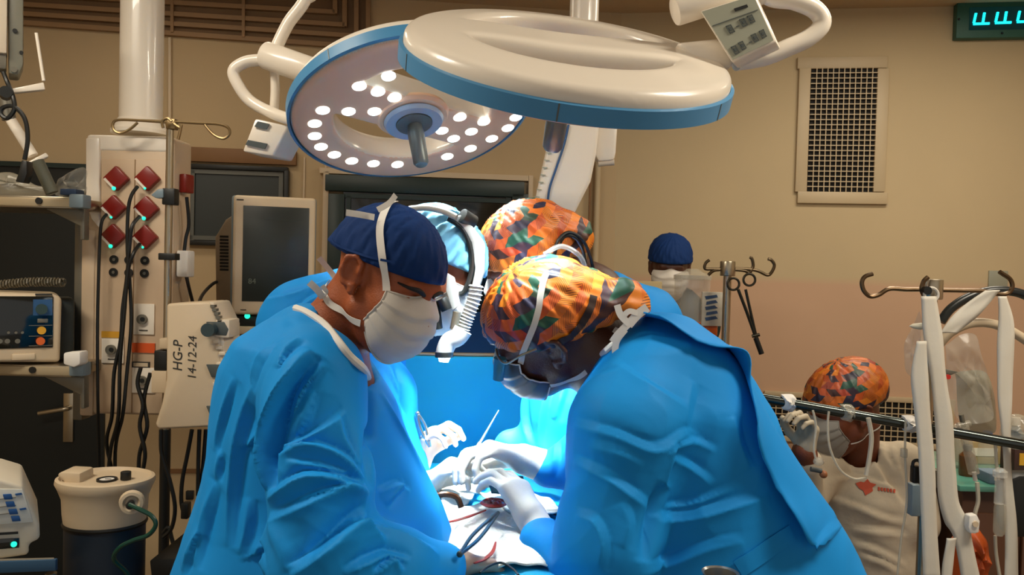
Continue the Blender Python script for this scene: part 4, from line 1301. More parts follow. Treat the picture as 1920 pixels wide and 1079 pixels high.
v = press_folds(v, f, [([(500, 560), (560, 545), (620, 520)], 0.014, 0.010, 'fold'), ([(540, 600), (580, 560), (620, 548)], 0.012, 0.008, 'fold'),
    ([(716, 690), (740, 740), (765, 800)], 0.012, 0.010, 'fold'), ([(735, 685), (748, 730), (752, 780)], 0.012, 0.010, 'fold'), ([(700, 690), (715, 730), (745, 790)], 0.012, 0.01, 'fold')])
np_obj('surgical_gown', v, f, M_GOWN2, S2.o)
S2.mask(M_MASK, grow=0.002)
# headlamp: band, lamp housing, corrugated hose, nozzle
M_HLW = mat('headlamp_white', (168, 168, 164), 0.4, var=0.03)
hb = empty('headlamp', P(868, 430, 1.74), 'white surgical headlamp with corrugated hose worn over the light blue cap', 'headlamp')
MB().tube([P(*p) for p in ((768, 392, 1.74), (800, 390, 1.73), (830, 396, 1.72), (856, 408, 1.71))], 0.007, 10, 5).build('top_band', M_HLW, hb, True)
shell = MB(); shell.prism([P(x, y, 1.72) for x, y in ((845, 408), (868, 402), (890, 430), (909, 456), (908, 510), (894, 556), (880, 556), (890, 505), (884, 455), (864, 428))], Vector((0.0, 0.045, 0.0)))
shell.build('lamp_housing', M_HLW, hb, False, 0.006, 2)
MB().tube([P(x, y, 1.725) for x, y in ((840, 410), (868, 430), (884, 470), (884, 510), (872, 545), (862, 552))], 0.006, 8, 5).build('inner_band', M_BLACK, hb, True)
MB().cyl(P(866, 404, 1.72), P(888, 418, 1.74), 0.016, n=20).build('adjust_knob', M_BLACK, hb, True, 0.002)
card = MB(); card.prism([P(x, y, 1.70) for x, y in ((838, 512), (852, 520), (863, 572), (848, 584), (836, 545))], Vector((0.0, 0.01, 0.0)))
card.build('front_bracket', M_HLW, hb, False, 0.003)
hose = spline([P(x, y, 1.70) for x, y in ((893, 535), (889, 560), (880, 585), (872, 605), (866, 622))], 7)
MB().tube(hose, 0.0135, 16, 0).build('hose', M_HLW, hb, True)
for i in range(1, len(hose) - 1, 2):
    d = (hose[i + 1] - hose[i - 1]).normalized()
    MB().lathe(hose[i], d, [(0.0125, -0.0025), (0.0165, 0), (0.0125, 0.0025)], 18, True).build('hose_ring', M_HLW, hb, True)
nz = MB().tube([P(x, y, 1.69) for x, y in ((868, 618), (858, 632), (843, 640), (835, 655), (833, 668))], 0.021, 18, 5, lambda t: 1.0 - 0.15 * t)
nz.build('nozzle', M_HLW, hb, True)
MB().cyl(P(833, 660, 1.69), P(833, 670, 1.69), 0.0195, n=20).build('nozzle_ring', M_BLACK, hb, True)
MB().cyl(P(833, 669, 1.69), P(832, 679, 1.69), 0.014, 0.010, n=20).build('nozzle_lens', M_LED, hb, True)
MB().cyl(P(857, 585, 1.69), P(851, 618, 1.69), 0.009, n=14).build('link_arm', M_STEEL, hb, True)
MB().cyl(P(812, 565, 1.70), P(820, 618, 1.70), 0.014, 0.012, n=18).build('loupe_barrel', M_BLACK, hb, True, 0.002)
MB().cyl(P(828, 560, 1.69), P(838, 582, 1.69), 0.012, n=18).build('loupe_hinge', M_BLACK, hb, True, 0.002)
hand('glove', P(786, 868, 1.78), P(808, 815, 1.76) - P(786, 868, 1.78), Vector((0.8, -0.3, -0.2)), mat('glove_tan', (226, 196, 170), 0.45, var=0.06), S2.o, (0.9, 0.9, 1.0, 1.0, 0.7), 0.92, True, P(770, 850, 1.84), 0.034)
hand('glove', P(785, 925, 1.72), P(850, 868, 1.70) - P(785, 925, 1.72), Vector((0.5, -0.1, -0.8)), M_GLOVE, S2.o, (0.8, 0.85, 0.85, 0.9, 0.7), 1.1, True, P(772, 905, 1.70), 0.036)

# ================================================================== assistant behind the front-right surgeon
S4 = Person('assistant in orange wax-print cap standing behind the front right surgeon', P(990, 486, 1.90), (-0.84, 0.05, -0.5), (-0.45, -0.3, 0.85), 1.08, M_SKIN2)
nb4 = P(1105, 565, 1.93)
S4.body_box = (-0.1, 1.6, 0.0, 0.75, 2.25, 1.85)
S4.body([('+', sd_cone(S4.W(0, -0.035, -0.05), nb4, 0.056, 0.066), 0.025), ('+', sd_cone(nb4, P(1170, 760, 1.95), 0.09, 0.13), 0.05),
         ('+', sd_cone(P(1170, 760, 1.95), (0.32, 1.96, 0.9), 0.13, 0.14), 0.05)] + LEGS(0.32, 1.96, 0.88), hres=0.006)
S4.cap(M_KENTE, 0.0, 0.38, 0.014, puff=[((0, -0.105, -0.005), (0.05, 0.05, 0.05), 0.03)], wr=0.0018)
S4.mask(M_MASK)
g = [('+', sd_cone(P(1135, 582, 1.95), P(1195, 620, 1.97), 0.095, 0.105), 0),
     ('+', sd_cone(P(1195, 620, 1.97), P(1200, 780, 1.96), 0.10, 0.16), 0.05),
     ('+', sd_cone(P(1200, 780, 1.96), P(1210, 1250, 1.96), 0.16, 0.20), 0.05),
     ('+', sd_cone(P(1100, 640, 1.90), P(1050, 760, 1.84), 0.085, 0.082), 0.04),
     ('+', sd_cone(P(1050, 760, 1.84), P(1025, 850, 1.82), 0.080, 0.060), 0.03),
     ('+', sd_cone(P(1040, 845, 1.82), P(958, 838, 1.84), 0.050, 0.042), 0.03),
     ('-', sd_cone(nb4, S4.W(0, 0, -0.1), 0.07, 0.085), 0.012),
     ('&', sd_half((0, 0, 0.6), (0, 0, -1)), 0.01)]
v, f = cloth(combine(g), (-0.12, 1.62, 0.5, 0.7, 2.25, 1.62), 0.009, ((1.0, 1.7, 0.009),))
v, f = subdiv(v, f); v = lap(v, f, 2); v = crumple(v, f, 0.006, 7.0, 23)
v = press_folds(v, f, [([(1120, 520), (1170, 530), (1220, 570)], 0.014, 0.010, 'fold'), ([(1040, 700), (1020, 780), (1015, 840)], 0.014, 0.010, 'fold'), ([(990, 700), (985, 780), (1000, 840)], 0.014, 0.010, 'fold'), ([(1065, 720), (1045, 790)], 0.012, 0.01, 'fold')])
np_obj('surgical_gown', v, f, M_GOWN2, S4.o)
hl4 = empty('headlamp_cable', P(1080, 460, 1.86), 'pair of black looped headlamp cables behind the orange caps', 'cable')
MB().tube([P(*p) for p in ((1040, 478, 1.80), (1046, 452, 1.80), (1066, 436, 1.82), (1092, 450, 1.84), (1106, 480, 1.86), (1113, 508, 1.88))], 0.004, 8, 6).build('cable', M_BLACK, hl4, True)
MB().tube([P(*p) for p in ((1044, 470, 1.82), (1058, 444, 1.82), (1078, 446, 1.83), (1092, 468, 1.85), (1098, 495, 1.86))], 0.004, 8, 6).build('cable', M_BLACK, hl4, True)
M_CLEAR = mat('clear_plastic', (224, 222, 212), 0.15, var=0.0, alpha=0.34, spec=0.7)
MB().tube([P(*p) for p in ((1020, 478, 1.78), (1052, 462, 1.79), (1085, 478, 1.80), (1098, 505, 1.82), (1106, 540, 1.86))], 0.006, 8, 6).build('clear_band', M_CLEAR, hl4, True)

# ================================================================== people further back
S5 = Person('person in navy cap and white mask far back against the beige wall', P(1256, 500, 3.40), (-0.12, -0.95, -0.25), (0, -0.25, 0.95), 1.0, M_SKIN2)
S5.body_box = (0.3, 3.1, 0.0, 1.1, 3.75, 1.85)
S5.body([('+', sd_cone(S5.W(0, -0.035, -0.05), P(1256, 590, 3.47), 0.056, 0.066), 0.025), ('+', sd_cone(P(1256, 640, 3.48), P(1256, 850, 3.48), 0.12, 0.14), 0.05)] + LEGS(P(1256, 850, 3.48).x, 3.48, 0.85), hres=0.008)
S5.cap(M_NAVY, 0.022, 0.12, 0.016, puff=[((0, -0.03, 0.06), (0.085, 0.095, 0.075), 0.02)])
S5.mask(M_MASK, grow=0.004)
g = [('+', sd_cone(P(1195, 610, 3.48), P(1318, 612, 3.48), 0.075, 0.075), 0), ('+', sd_cone(P(1256, 600, 3.48), P(1256, 1100, 3.48), 0.16, 0.19), 0.06),
     ('+', sd_cone(P(1192, 612, 3.46), P(1200, 720, 3.3), 0.06, 0.05), 0.03), ('+', sd_cone(P(1320, 612, 3.46), P(1312, 720, 3.3), 0.06, 0.05), 0.03), ('-', sd_cone(P(1256, 560, 3.46), P(1256, 600, 3.47), 0.075, 0.065), 0.01)]
v, f = cloth(combine(g), (0.35, 3.1, 0.3, 1.1, 3.75, 1.6), 0.016)
np_obj('scrub_top', v, f, gown_mat('scrub_dark', (26, 40, 38), 0.8), S5.o)

S6 = Person('seated person in white t-shirt and orange patterned cap at the right, behind the rail', P(1582, 762, 2.30), (-0.93, -0.12, -0.34), (-0.3, -0.12, 0.95), 1.05, M_SKIN3)
S6.body_box = (0.6, 1.9, 0.0, 1.4, 2.75, 1.45)
hx6 = P(1640, 1079, 2.35).x
S6.body([('+', sd_cone(S6.W(0, -0.035, -0.05), P(1606, 870, 2.37), 0.056, 0.06), 0.025), ('+', sd_cone(P(1612, 930, 2.38), (hx6, 2.38, 0.62), 0.09, 0.12), 0.03),
         ('+', sd_cone((hx6 - 0.08, 2.36, 0.58), (hx6 - 0.2, 2.02, 0.55), 0.085, 0.07), 0.03), ('+', sd_cone((hx6 - 0.2, 2.02, 0.55), (hx6 - 0.2, 2.05, 0.06), 0.065, 0.05), 0.02),
         ('+', sd_cone((hx6 + 0.08, 2.36, 0.58), (hx6 + 0.0, 2.02, 0.55), 0.085, 0.07), 0.03), ('+', sd_cone((hx6, 2.02, 0.55), (hx6, 2.05, 0.06), 0.065, 0.05), 0.02),
         ('+', sd_cone((hx6 - 0.2, 2.05, 0.04), (hx6 - 0.24, 1.94, 0.04), 0.04, 0.035), 0.02), ('+', sd_cone((hx6, 2.05, 0.04), (hx6 - 0.04, 1.94, 0.04), 0.04, 0.035), 0.02),
         ('+', sd_cone(P(1500, 960, 2.2), P(1508, 850, 2.1), 0.045, 0.036), 0.02)], hres=0.0055)
S6.cap(M_KENTE2, 0.012, 0.16, 0.014, puff=[((0, -0.045, 0.045), (0.080, 0.085, 0.075), 0.02)])
S6.mask(mat('mask_sheer_grey', (150, 146, 138), 0.6), grow=0.002)
mv = S6.mv
S6.strap([tuple(mv[30, 0]), (-0.065, 0.0, -0.075), (-0.055, -0.05, -0.075), (-0.02, -0.09, -0.07)], 0.004, M_TAPE, 'mask_tape')
rows = px_rows([(826, 1590, 1640), (838, 1552, 1682), (856, 1522, 1712), (900, 1506, 1728), (960, 1514, 1732), (1079, 1536, 1730), (1300, 1530, 1735)], 2.36)
g = [('+', sd_rows(rows, [(0, 2.38), (2, 2.36)], [(0, 0.16), (0.95, 0.15), (rows[0][0], 0.06)], 2.2), 0),
     ('+', sd_cone(P(1690, 875, 2.34), P(1712, 980, 2.28), 0.075, 0.07), 0.03), ('+', sd_cone(P(1535, 880, 2.30), P(1505, 935, 2.22), 0.07, 0.062), 0.03), ('+', sd_cone(P(1505, 935, 2.22), P(1508, 868, 2.12), 0.055, 0.045), 0.02),
     ('-', sd_cone(P(1608, 880, 2.36), S6.W(0, -0.01, -0.09), 0.05, 0.070), 0.012)]
v, f = cloth(combine(g), (0.62, 2.05, 0.62, 1.35, 2.65, 1.3), 0.0085, ((0.6, 1.4, 0.0085),))
z9 = Z(2.4577, 1400, 640)
v = crumple(v, f, 0.004, 8.0, 29)
v = press_folds(v, f, [(z9((360, 640), (500, 620), (640, 660), (720, 690)), 0.010, 0.008, 'fold'), (z9((400, 720), (520, 760), (640, 810), (740, 830)), 0.012, 0.010, 'fold'),
    (z9((480, 860), (600, 870), (740, 890)), 0.012, 0.010, 'fold'), (z9((480, 920), (600, 960), (740, 1030)), 0.012, 0.010, 'fold'), (z9((590, 560), (660, 660), (730, 760)), 0.014, 0.010, 'fold'),
    (z9((620, 420), (640, 520), (700, 620)), 0.012, 0.008, 'fold'), (z9((680, 470), (700, 560), (740, 660)), 0.012, 0.008, 'fold'), (z9((420, 520), (470, 580), (500, 640)), 0.012, 0.008, 'fold'),
    (z9((520, 980), (620, 1010), (720, 1070)), 0.012, 0.01, 'fold')])
M_TEE = mat('tshirt_white', (196, 182, 158), 0.85, var=0.05, bump=0.1, bscale=30)
np_obj('t_shirt', v, f, M_TEE, S6.o)
gb6 = bvh_of(v, f)
M_LOGO = mat('print_red', (196, 84, 56), 0.8)
lg, ln = on_cloth(gb6, z9((505, 655), (560, 640), (595, 660)), 0.0015)
def patch(bvh, px, m, parent, name, off=0.0015):
    pts = []
    for x, y in px:
        h = shoot(bvh, x, y)
        if h[0] is None: return
        n_ = h[1] if h[1].dot(h[0] - CAM_POS) < 0 else -h[1]
        pts.append(h[0] + n_ * off)
    return MB().prism(pts, Vector((0, -0.001, 0))).build(name, m, parent)
patch(gb6, z9((500, 656), (524, 648), (540, 652), (556, 636), (568, 652), (596, 660), (578, 676), (580, 692), (546, 712), (536, 690), (518, 680)), M_LOGO, S6.o, 'shirt_print')
for i in range(6):
    patch(gb6, z9((604 + i * 14, 672 + i * 2), (613 + i * 14, 674 + i * 2), (613 + i * 14, 690 + i * 2), (604 + i * 14, 688 + i * 2)), M_LOGO, S6.o, 'shirt_print')
hand('glove', P(1508, 850, 2.10), Vector((0.05, -0.15, 1)), Vector((-0.8, -0.4, 0)), mat('glove_offwhite', (190, 176, 150), 0.5), S6.o, (1.0, 1.0, 1.0, 1.0, 0.6), 0.9, False, P(1500, 930, 2.18), 0.03)
# stool under the seated person
st = empty('stool', (hx6, 2.36, 0), 'round swivel stool under the seated person in white', 'stool')
MB().lathe((hx6, 2.38, 0.42), (0, 0, 1), [(0.0, 0), (0.17, 0), (0.18, 0.03), (0.17, 0.06), (0.0, 0.065)], 32).build('seat', M_BLACK, st, True)
MB().cyl((hx6, 2.38, 0.06), (hx6, 2.38, 0.42), 0.03).build('column', M_STEEL, st, True)
for i in range(5):
    a = i * 1.2566
    MB().box((hx6 + 0.11 * math.cos(a), 2.38 + 0.11 * math.sin(a), 0.055), (0.24, 0.035, 0.03), Matrix.Rotation(a, 3, 'Z')).build('foot', M_STEEL, st)
    MB().ball((hx6 + 0.22 * math.cos(a), 2.38 + 0.22 * math.sin(a), 0.022), 0.022, 12).build('caster', M_BLACK, st, True)

# ================================================================== operating table, drapes and instruments
TZ = 1.025
tb = empty('operating_table', (-0.05, 1.8, 0), 'operating table under blue drapes between the surgeons', 'table')
MB().box((-0.05, 2.05, TZ - 0.06), (0.26, 0.80, 0.05)).build('table_top', M_BLACK, tb, False, 0.01)
MB().cyl((-0.05, 2.05, 0.12), (-0.05, 2.05, TZ - 0.08), 0.08, n=24).build('column', M_STEEL, tb, True)
MB().box((-0.05, 2.05, 0.06), (0.24, 0.7, 0.12)).build('base', M_STEEL, tb, False, 0.02)
def mound(x, y):
    u = (x + 0.05) / 0.24
    z = TZ + 0.055 * math.exp(-(abs(u)) ** 3) + 0.012 * math.exp(-((y - 1.62) / 0.18) ** 2)
    z -= 0.30 * max(0, abs(u) - 1.0) ** 1.1
    z += 0.006 * math.sin(x * 38 + 4 * math.sin(y * 9)) * math.cos(y * 23 + x * 7) + 0.004 * math.sin(y * 61 + x * 31)
    return z
def sheet(name, x0, x1, y0, y1, m, dz=0.0, n=(60, 60), shape=None, parent=None, th=0.003, wob=0.0, seed=0):
    v = []; f = []
    for j in range(n[1]):
        for i in range(n[0]):
            s, t = i / (n[0] - 1), j / (n[1] - 1)
            x = x0 + (x1 - x0) * s; y = y0 + (y1 - y0) * t
            if shape: x, y = shape(x, y, s, t)
            z = mound(x, y) + dz + wob * (math.sin(x * 70 + seed) * math.sin(y * 55 + seed * 2) + 0.6 * math.sin((x + y) * 120 + seed))
            v.append((x, y, z))
    for j in range(n[1] - 1):
        for i in range(n[0] - 1):
            a = j * n[0] + i; f.append((a, a + 1, a + n[0] + 1, a + n[0]))
    o = np_obj(name, np.array(v), np.array(f), m, parent)
    md = o.modifiers.new('thickness', 'SOLIDIFY'); md.thickness = th
    return o
M_DRAPE = gown_mat('drape_cyan', (30, 172, 222), 0.7)
M_DRAPE2 = gown_mat('drape_navy', (24, 66, 120), 0.8)
M_GAUZE = mat('gauze_white', (232, 226, 214), 0.9, var=0.04, bump=0.3, bscale=120)
M_BLOOD = mat('blood_red', (150, 34, 26), 0.35, var=0.2, scale=40)
M_TISSUE = mat('tissue_dark_red', (120, 36, 24), 0.3, var=0.3, scale=60, bump=0.3, bscale=80)
dr = tag(sheet('patient_drape', -0.27, 0.17, 1.22, 2.12, M_DRAPE, 0.0, (90, 110)), 'light blue surgical drape over the patient on the table', 'drape')
rot = lambda a, cx, cy: (lambda x, y, s, t: (cx + (x - cx) * math.cos(a) - (y - cy) * math.sin(a), cy + (x - cx) * math.sin(a) + (y - cy) * math.cos(a)))
def g_at(px, py):          # where a pixel meets the draped field
    z = TZ + 0.05
    r = ray(px, py); return CAM_POS + r * ((z - CAM_POS.z) / r.z)
c = g_at(905, 1010)
tag(sheet('gauze_towel', c.x - 0.11, c.x + 0.10, c.y - 0.18, c.y + 0.14, M_GAUZE, 0.012, (60, 60), rot(0.1, c.x, c.y), wob=0.003, seed=1), 'white gauze towel with red streaks at the near edge of the wound', 'towel')
c = g_at(860, 935)
tag(sheet('gauze_towel', c.x - 0.09, c.x + 0.05, c.y - 0.12, c.y + 0.14, M_GAUZE, 0.016, (40, 40), rot(-0.2, c.x, c.y), wob=0.004, seed=4), 'crumpled white gauze towel left of the wound under the gloved hands', 'towel')
c = g_at(970, 965)
tag(sheet('gauze_towel', c.x - 0.05, c.x + 0.08, c.y - 0.10, c.y + 0.09, M_GAUZE, 0.014, (40, 40), rot(0.5, c.x, c.y), wob=0.004, seed=7), 'white gauze towel right of the wound near the cuffed glove', 'towel')
def on_field(px, py, dz=0.02):
    r = ray(px, py)
    t = 1.0
    for _ in range(400):
        q = CAM_POS + r * t
        if q.z < mound(q.x, q.y) + dz: return q
        t += 0.004
    return q
def streak(px, w, m, name, label, cat, dz=0.024):
    W = [on_field(x, y, dz) for x, y in px]; W = spline(W, 5); n_ = len(W); wid = []
    for i in range(n_):
        t = (W[min(i + 1, n_ - 1)] - W[max(i - 1, 0)]).normalized()
        wid.append(t.cross(UP).normalized() * w * (0.35 + 0.65 * math.sin(math.pi * (i + 0.5) / n_)) / 2)
    return tag(MB().strip(W, wid, [UP] * n_, 0.002).build(name, m, None, True), label, cat)
z3 = Z(2.4579, 720, 640)
streak(z3((275, 840), (330, 830), (390, 812), (470, 782)), 0.008, M_BLOOD, 'blood_streak', 'red blood streak across the white towel left of the dark forceps', 'blood')
streak(z3((415, 1028), (460, 1010), (500, 975), (515, 930)), 0.007, M_BLOOD, 'blood_streak', 'curved red blood streak on the near white towel below the forceps', 'blood')
wp = on_field(926, 946, 0.03)
wd = empty('incision', wp, 'open red surgical incision between the gloved hands', 'incision')
MB().ball(wp, 0.020, 18, (1.2, 1.0, 0.3)).build('wound_bed', M_TISSUE, wd, True)
MB().lathe(wp, (0, 0, 1), [(0.018, 0.002), (0.024, 0.006), (0.028, 0.002), (0.022, 0.0)], 30, True).build('wound_edge', M_BLOOD, wd, True)
for i in range(5):
    a = i * 1.3
    MB().ball(wp + Vector((0.010 * math.cos(a), 0.010 * math.sin(a), 0.003)), 0.006, 10).build('tissue_fold', M_TISSUE if i % 2 else M_BLOOD, wd, True)
# dark patch of drape under the right glove
c = on_field(940, 918, 0.05)
tag(MB().prism([c + Vector(p) for p in ((-0.035, 0.03, 0.02), (0.045, 0.02, 0.02), (0.05, -0.05, 0.0), (-0.02, -0.035, 0.0))], Vector((0, 0, 0.004))).build('drape_corner', mat('drape_teal', (30, 96, 116), 0.7), None, False, 0.001), 'folded dark teal drape corner beside the red incision', 'drape')
# instruments
def forceps(a, b, w, m, label, cat='forceps', name='forceps', gap=0.006):
    a, b = Vector(a), Vector(b); t = empty(name, a, label, cat)
    d = (b - a).normalized(); s_ = d.cross(Vector((0, -1, 0.3))).normalized()
    for k in (-1, 1):
        MB().tube([a, a.lerp(b, 0.35) + s_ * gap * k, a.lerp(b, 0.75) + s_ * gap * 0.6 * k, b], w, 8, 5).build('jaw', m, t, True)
    MB().ball(a, w * 1.6, 10).build('hinge', m, t, True)
    return t
M_STEELLT = mat('instrument_steel', (150, 152, 150), 0.25, 0.85, var=0.1)
forceps(on_field(862, 1040, 0.05), on_field(934, 962, 0.05), 0.0035, mat('instrument_dark', (52, 66, 70), 0.35, 0.6), 'long dark forceps lying on the white towel towards the wound')
forceps(P(783, 776, 1.73), P(806, 838, 1.73), 0.0035, M_STEELLT, 'steel forceps held upright in the tan glove at the far left of the field')
nd = empty('needle_holder', P(905, 825, 1.72), 'thin steel needle holder pointing up beside the largest white glove', 'instrument')
MB().cyl(P(898, 834, 1.70), P(935, 770, 1.74), 0.0032, 0.0014, n=10).build('shaft', M_STEELLT, nd, True)
MB().cyl(P(890, 848, 1.69), P(900, 831, 1.70), 0.0045, n=10).build('grip', M_STEELLT, nd, True)
rt = empty('retractor', on_field(830, 938, 0.04), 'small steel retractor with dark jaw at the left edge of the incision', 'retractor')
q0 = on_field(812, 935, 0.05)
MB().tube([q0, q0 + Vector((0.02, 0.0, 0.008)), q0 + Vector((0.045, -0.002, 0.004)), q0 + Vector((0.055, -0.004, -0.015))], 0.006, 8, 4).build('blade', mat('instrument_brown', (92, 56, 34), 0.3, 0.6), rt, True)
MB().lathe(q0, (0.2, -1, 0.4), [(0.012, -0.003), (0.016, -0.003), (0.016, 0.003), (0.012, 0.003)], 20, True).build('ring', M_STEELLT, rt, True)
MB().ball(q0 + Vector((0.0, 0, 0)), 0.009, 12).build('joint', M_BLACK, rt, True)
tag(MB().tube([on_field(x, y, 0.03) for x, y in ((900, 1075), (918, 1062), (940, 1056), (962, 1068), (972, 1079))], 0.002, 8, 6).build('suture_cable', M_BLACK, None, True), 'thin black cable looping over the near edge of the drape', 'cable')

# screen drape standing between the field and the head end
def curtain(name, x0, x1, yb, ztop, zbot, m, label, amp=0.008, fq=22, lean=0.06, n=(90, 50), curve=0.0, sag=0.0):
    v = []; f = []
    for j in range(n[1]):
        t = j / (n[1] - 1)
        for i in range(n[0]):
            s = i / (n[0] - 1); x = x0 + (x1 - x0) * s
            z = ztop(x) * (1 - t) + zbot * t
            y = yb - lean * t ** 2 + amp * (0.3 + t) * math.sin(x * fq + 2 * math.sin(t * 3)) + curve * (2 * s - 1) ** 2
            v.append((x, y, z))
    for j in range(n[1] - 1):
        for i in range(n[0] - 1):
            a = j * n[0] + i; f.append((a, a + n[0], a + n[0] + 1, a + 1))
    o = np_obj(name, np.array(v), np.array(f), m)
    md = o.modifiers.new('thickness', 'SOLIDIFY'); md.thickness = 0.004
    return tag(o, label, 'drape')
za, zb = P(700, 667, 2.16), P(1090, 672, 2.16)
curtain('screen_drape', P(640, 670, 2.16).x, P(1105, 670, 2.16).x, 2.16, lambda x: za.z + (zb.z - za.z) * (x - za.x) / (zb.x - za.x), TZ - 0.1, M_DRAPE, 'smooth bright blue screen drape hung upright behind the surgical field', lean=0.03)
nz_ = P(880, 585, 2.5).z
curtain('screen_drape', P(760, 600, 2.5).x, P(1010, 600, 2.5).x, 2.5, lambda x: nz_, 0.8, M_DRAPE2, 'dark navy drape hanging behind the bright blue screen', 0.012, 30)
fr_ = empty('screen_stand', P(880, 672, 2.18), 'steel frame holding the upright blue screen drape', 'frame')
MB().cyl(P(640, 664, 2.19), P(1105, 670, 2.19), 0.008).build('crossbar', M_STEEL, fr_, True)
for x in (-0.44, 0.19):
    MB().cyl((x, 2.19, 0.0), (x, 2.19, za.z), 0.009).build('post', M_STEEL, fr_, True)
# ================================================================== left side equipment
def fbox(x0, y0, x1, y1, d, dep, mb=None):
    """upright box whose front face stands at depth d and covers the pixel rectangle"""
    mb = mb or MB()
    c = P((x0 + x1) / 2, (y0 + y1) / 2, d)
    mb.box(c + Vector((0, dep / 2, 0)), (M(abs(x1 - x0), d), dep, M(abs(y1 - y0), d)))
    return mb
def fprism(px, d, dep, mb=None):
    mb = mb or MB()
    return mb.prism([P(x, y, d) for x, y in px], Vector((0, dep, 0)))
def fdisc(x, y, d, r, th, mb=None, n=20):
    mb = mb or MB()
    c = P(x, y, d)
    return mb.cyl(c, c - Vector((0, th, 0)), r, n=n)
def wire(px, d, r, n=8, samples=6):
    return MB().tube([P(p[0], p[1], p[2] if len(p) > 2 else d) for p in px], r, n, samples)
class Face:
    """front plane of a device that stands turned towards the room's middle"""
    def __init__(s, px, py, d):
        s.o = P(px, py, d); r = ray(px, py); s.n = Vector((r.x, r.y, 0)).normalized(); s.t = Vector((s.n.y, -s.n.x, 0))
        s.R = Matrix((s.t, s.n, UP)).transposed()
    def p(s, px, py, off=0.0):
        r = ray(px, py); o = s.o + s.n * off
        return CAM_POS + r * ((o - CAM_POS).dot(s.n) / r.dot(s.n))
    def prism(s, px, off, dep): return MB().prism([s.p(x, y, off) for x, y in px], s.n * dep)
    def box(s, x0, y0, x1, y1, off, dep):
        xm, ym = (x0 + x1) / 2, (y0 + y1) / 2
        a, b = s.p(x0, ym, off), s.p(x1, ym, off); h = (s.p(xm, y0, off) - s.p(xm, y1, off)).z
        c = (a + b) / 2; c.z = s.p(xm, ym, off).z
        return MB().box(c + s.n * (dep / 2), (abs((b - a).dot(s.t)), dep, abs(h)), s.R)
    def disc(s, x, y, off, r, th):
        c = s.p(x, y, off); return MB().cyl(c, c - s.n * th, r)
M_CREAM = mat('device_cream', (206, 186, 156), 0.5, var=0.04)
M_CREAM2 = mat('pendant_cream', (206, 182, 152), 0.45, var=0.05, scale=4)
M_REDSOCK = mat('socket_red', (128, 20, 10), 0.35, var=0.1)
M_LEDG = mat('led_green', (40, 230, 190), 0.3, var=0, emis=(30, 220, 180), estr=1.5)
M_DKGREEN = mat('frame_dark_green', (22, 42, 40), 0.4, var=0.1)
M_GLASSDK = mat('glass_dark', (10, 16, 16), 0.08, var=0.1, spec=0.8)
M_BROWN = mat('wood_brown', (128, 92, 56), 0.6, var=0.2, scale=6)
M_BLUEGREY = mat('clamp_bluegrey', (120, 138, 148), 0.4)
M_NAVYBOX = mat('canister_navy', (14, 32, 48), 0.5)
M_SCREEN = mat('screen_off', (26, 34, 30), 0.4, var=0.1, spec=0.6)
M_INK = mat('ink_dark', (50, 48, 44), 0.8)
M_ORANGE = mat('label_orange', (214, 84, 24), 0.6)
M_YELLOW = mat('label_yellow', (206, 150, 36), 0.6)
M_BLUEBTN = mat('button_blue', (24, 80, 140), 0.4)
M_GREYM = mat('metal_grey', (120, 116, 104), 0.4, 0.5)

# --- wall: ceiling-height grille of nested frames
gr = empty('wall_grille', wall_pt('b', 420, 30), 'large air grille of nested frames high on the back wall at left', 'grille')
lines = [((-120, 30), (690, 88), 0), ((-120, 14), (668, 67), 1), ((-120, -3), (646, 46), 2), ((-120, -22), (628, 22), 3)]
def wline(a, b, w, proud, th, name, m, parent):
    A = wall_pt('b', *a, proud); B = wall_pt('b', *b, proud); t, n = wall_frame('b')
    d = (B - A); L = d.length; d.normalize(); s = n.cross(d)
    mb = MB().box((A + B) / 2 + n * th / 2, (L, th, w), Matrix((d, n, s)).transposed())
    return mb.build(name, m, parent)
M_GRILLE = mat('grille_tan', (150, 118, 82), 0.6)
M_GRILLED = mat('grille_back_brown', (120, 92, 62), 0.7)
bk = MB(); bk.prism([wall_pt('b', x, y, 0.004) for x, y in ((-120, -60), (690, -10), (690, 88), (-120, 30))], wall_frame('b')[1] * 0.003); bk.build('backing', M_GRILLED, gr)
for (a, b, i) in lines:
    wline(a, b, 0.022, 0.030, 0.026, 'slat', M_GRILLE, gr)
    wline((b[0], b[1] + 3), (b[0], b[1] - 140), 0.022, 0.030, 0.026, 'slat', M_GRILLE, gr)
for x in (322, 456):
    wline((x, 60 + (x - 322) * 0.07), (x, -60), 0.014, 0.036, 0.012, 'crossbar', M_GRILLE, gr)
wline((318, 70), (318, 252), 0.012, 0.02, 0.016, 'conduit', M_CREAM, gr)

# --- wall: dark windows, door, screen
def framed(name, x0, y0, x1, y1, fr, m_f, m_g, label=None, cat=None, kind='structure', inner=None, which='b', proud=0.02):
    t = bpy.data.objects.new(name, None); COL.objects.link(t); t.location = wall_pt(which, (x0 + x1) / 2, y1)
    tag(t, label, cat, None, kind)
    g = MB(); wbox(g, which, x0 + fr, y0 + fr, x1 - fr, y1 - fr, proud * 0.4, 0.004); g.build('pane', m_g, t)
    for r in ((x0, y0, x1, y0 + fr), (x0, y1 - fr, x1, y1), (x0, y0 + fr, x0 + fr, y1 - fr), (x1 - fr, y0 + fr, x1, y1 - fr)):
        q = MB(); wbox(q, which, *r, proud, proud); q.build('frame_bar', m_f, t, False, 0.003)
    if inner:
        a, b, mm = inner
        for r in ((x0 + a, y0 + a, x1 - a, y0 + a + b), (x0 + a, y1 - a - b, x1 - a, y1 - a), (x0 + a, y0 + a, x0 + a + b, y1 - a), (x1 - a - b, y0 + a, x1 - a, y1 - a)):
            q = MB(); wbox(q, which, *r, proud * 0.7, 0.006); q.build('inner_bar', mm, t)
    return t
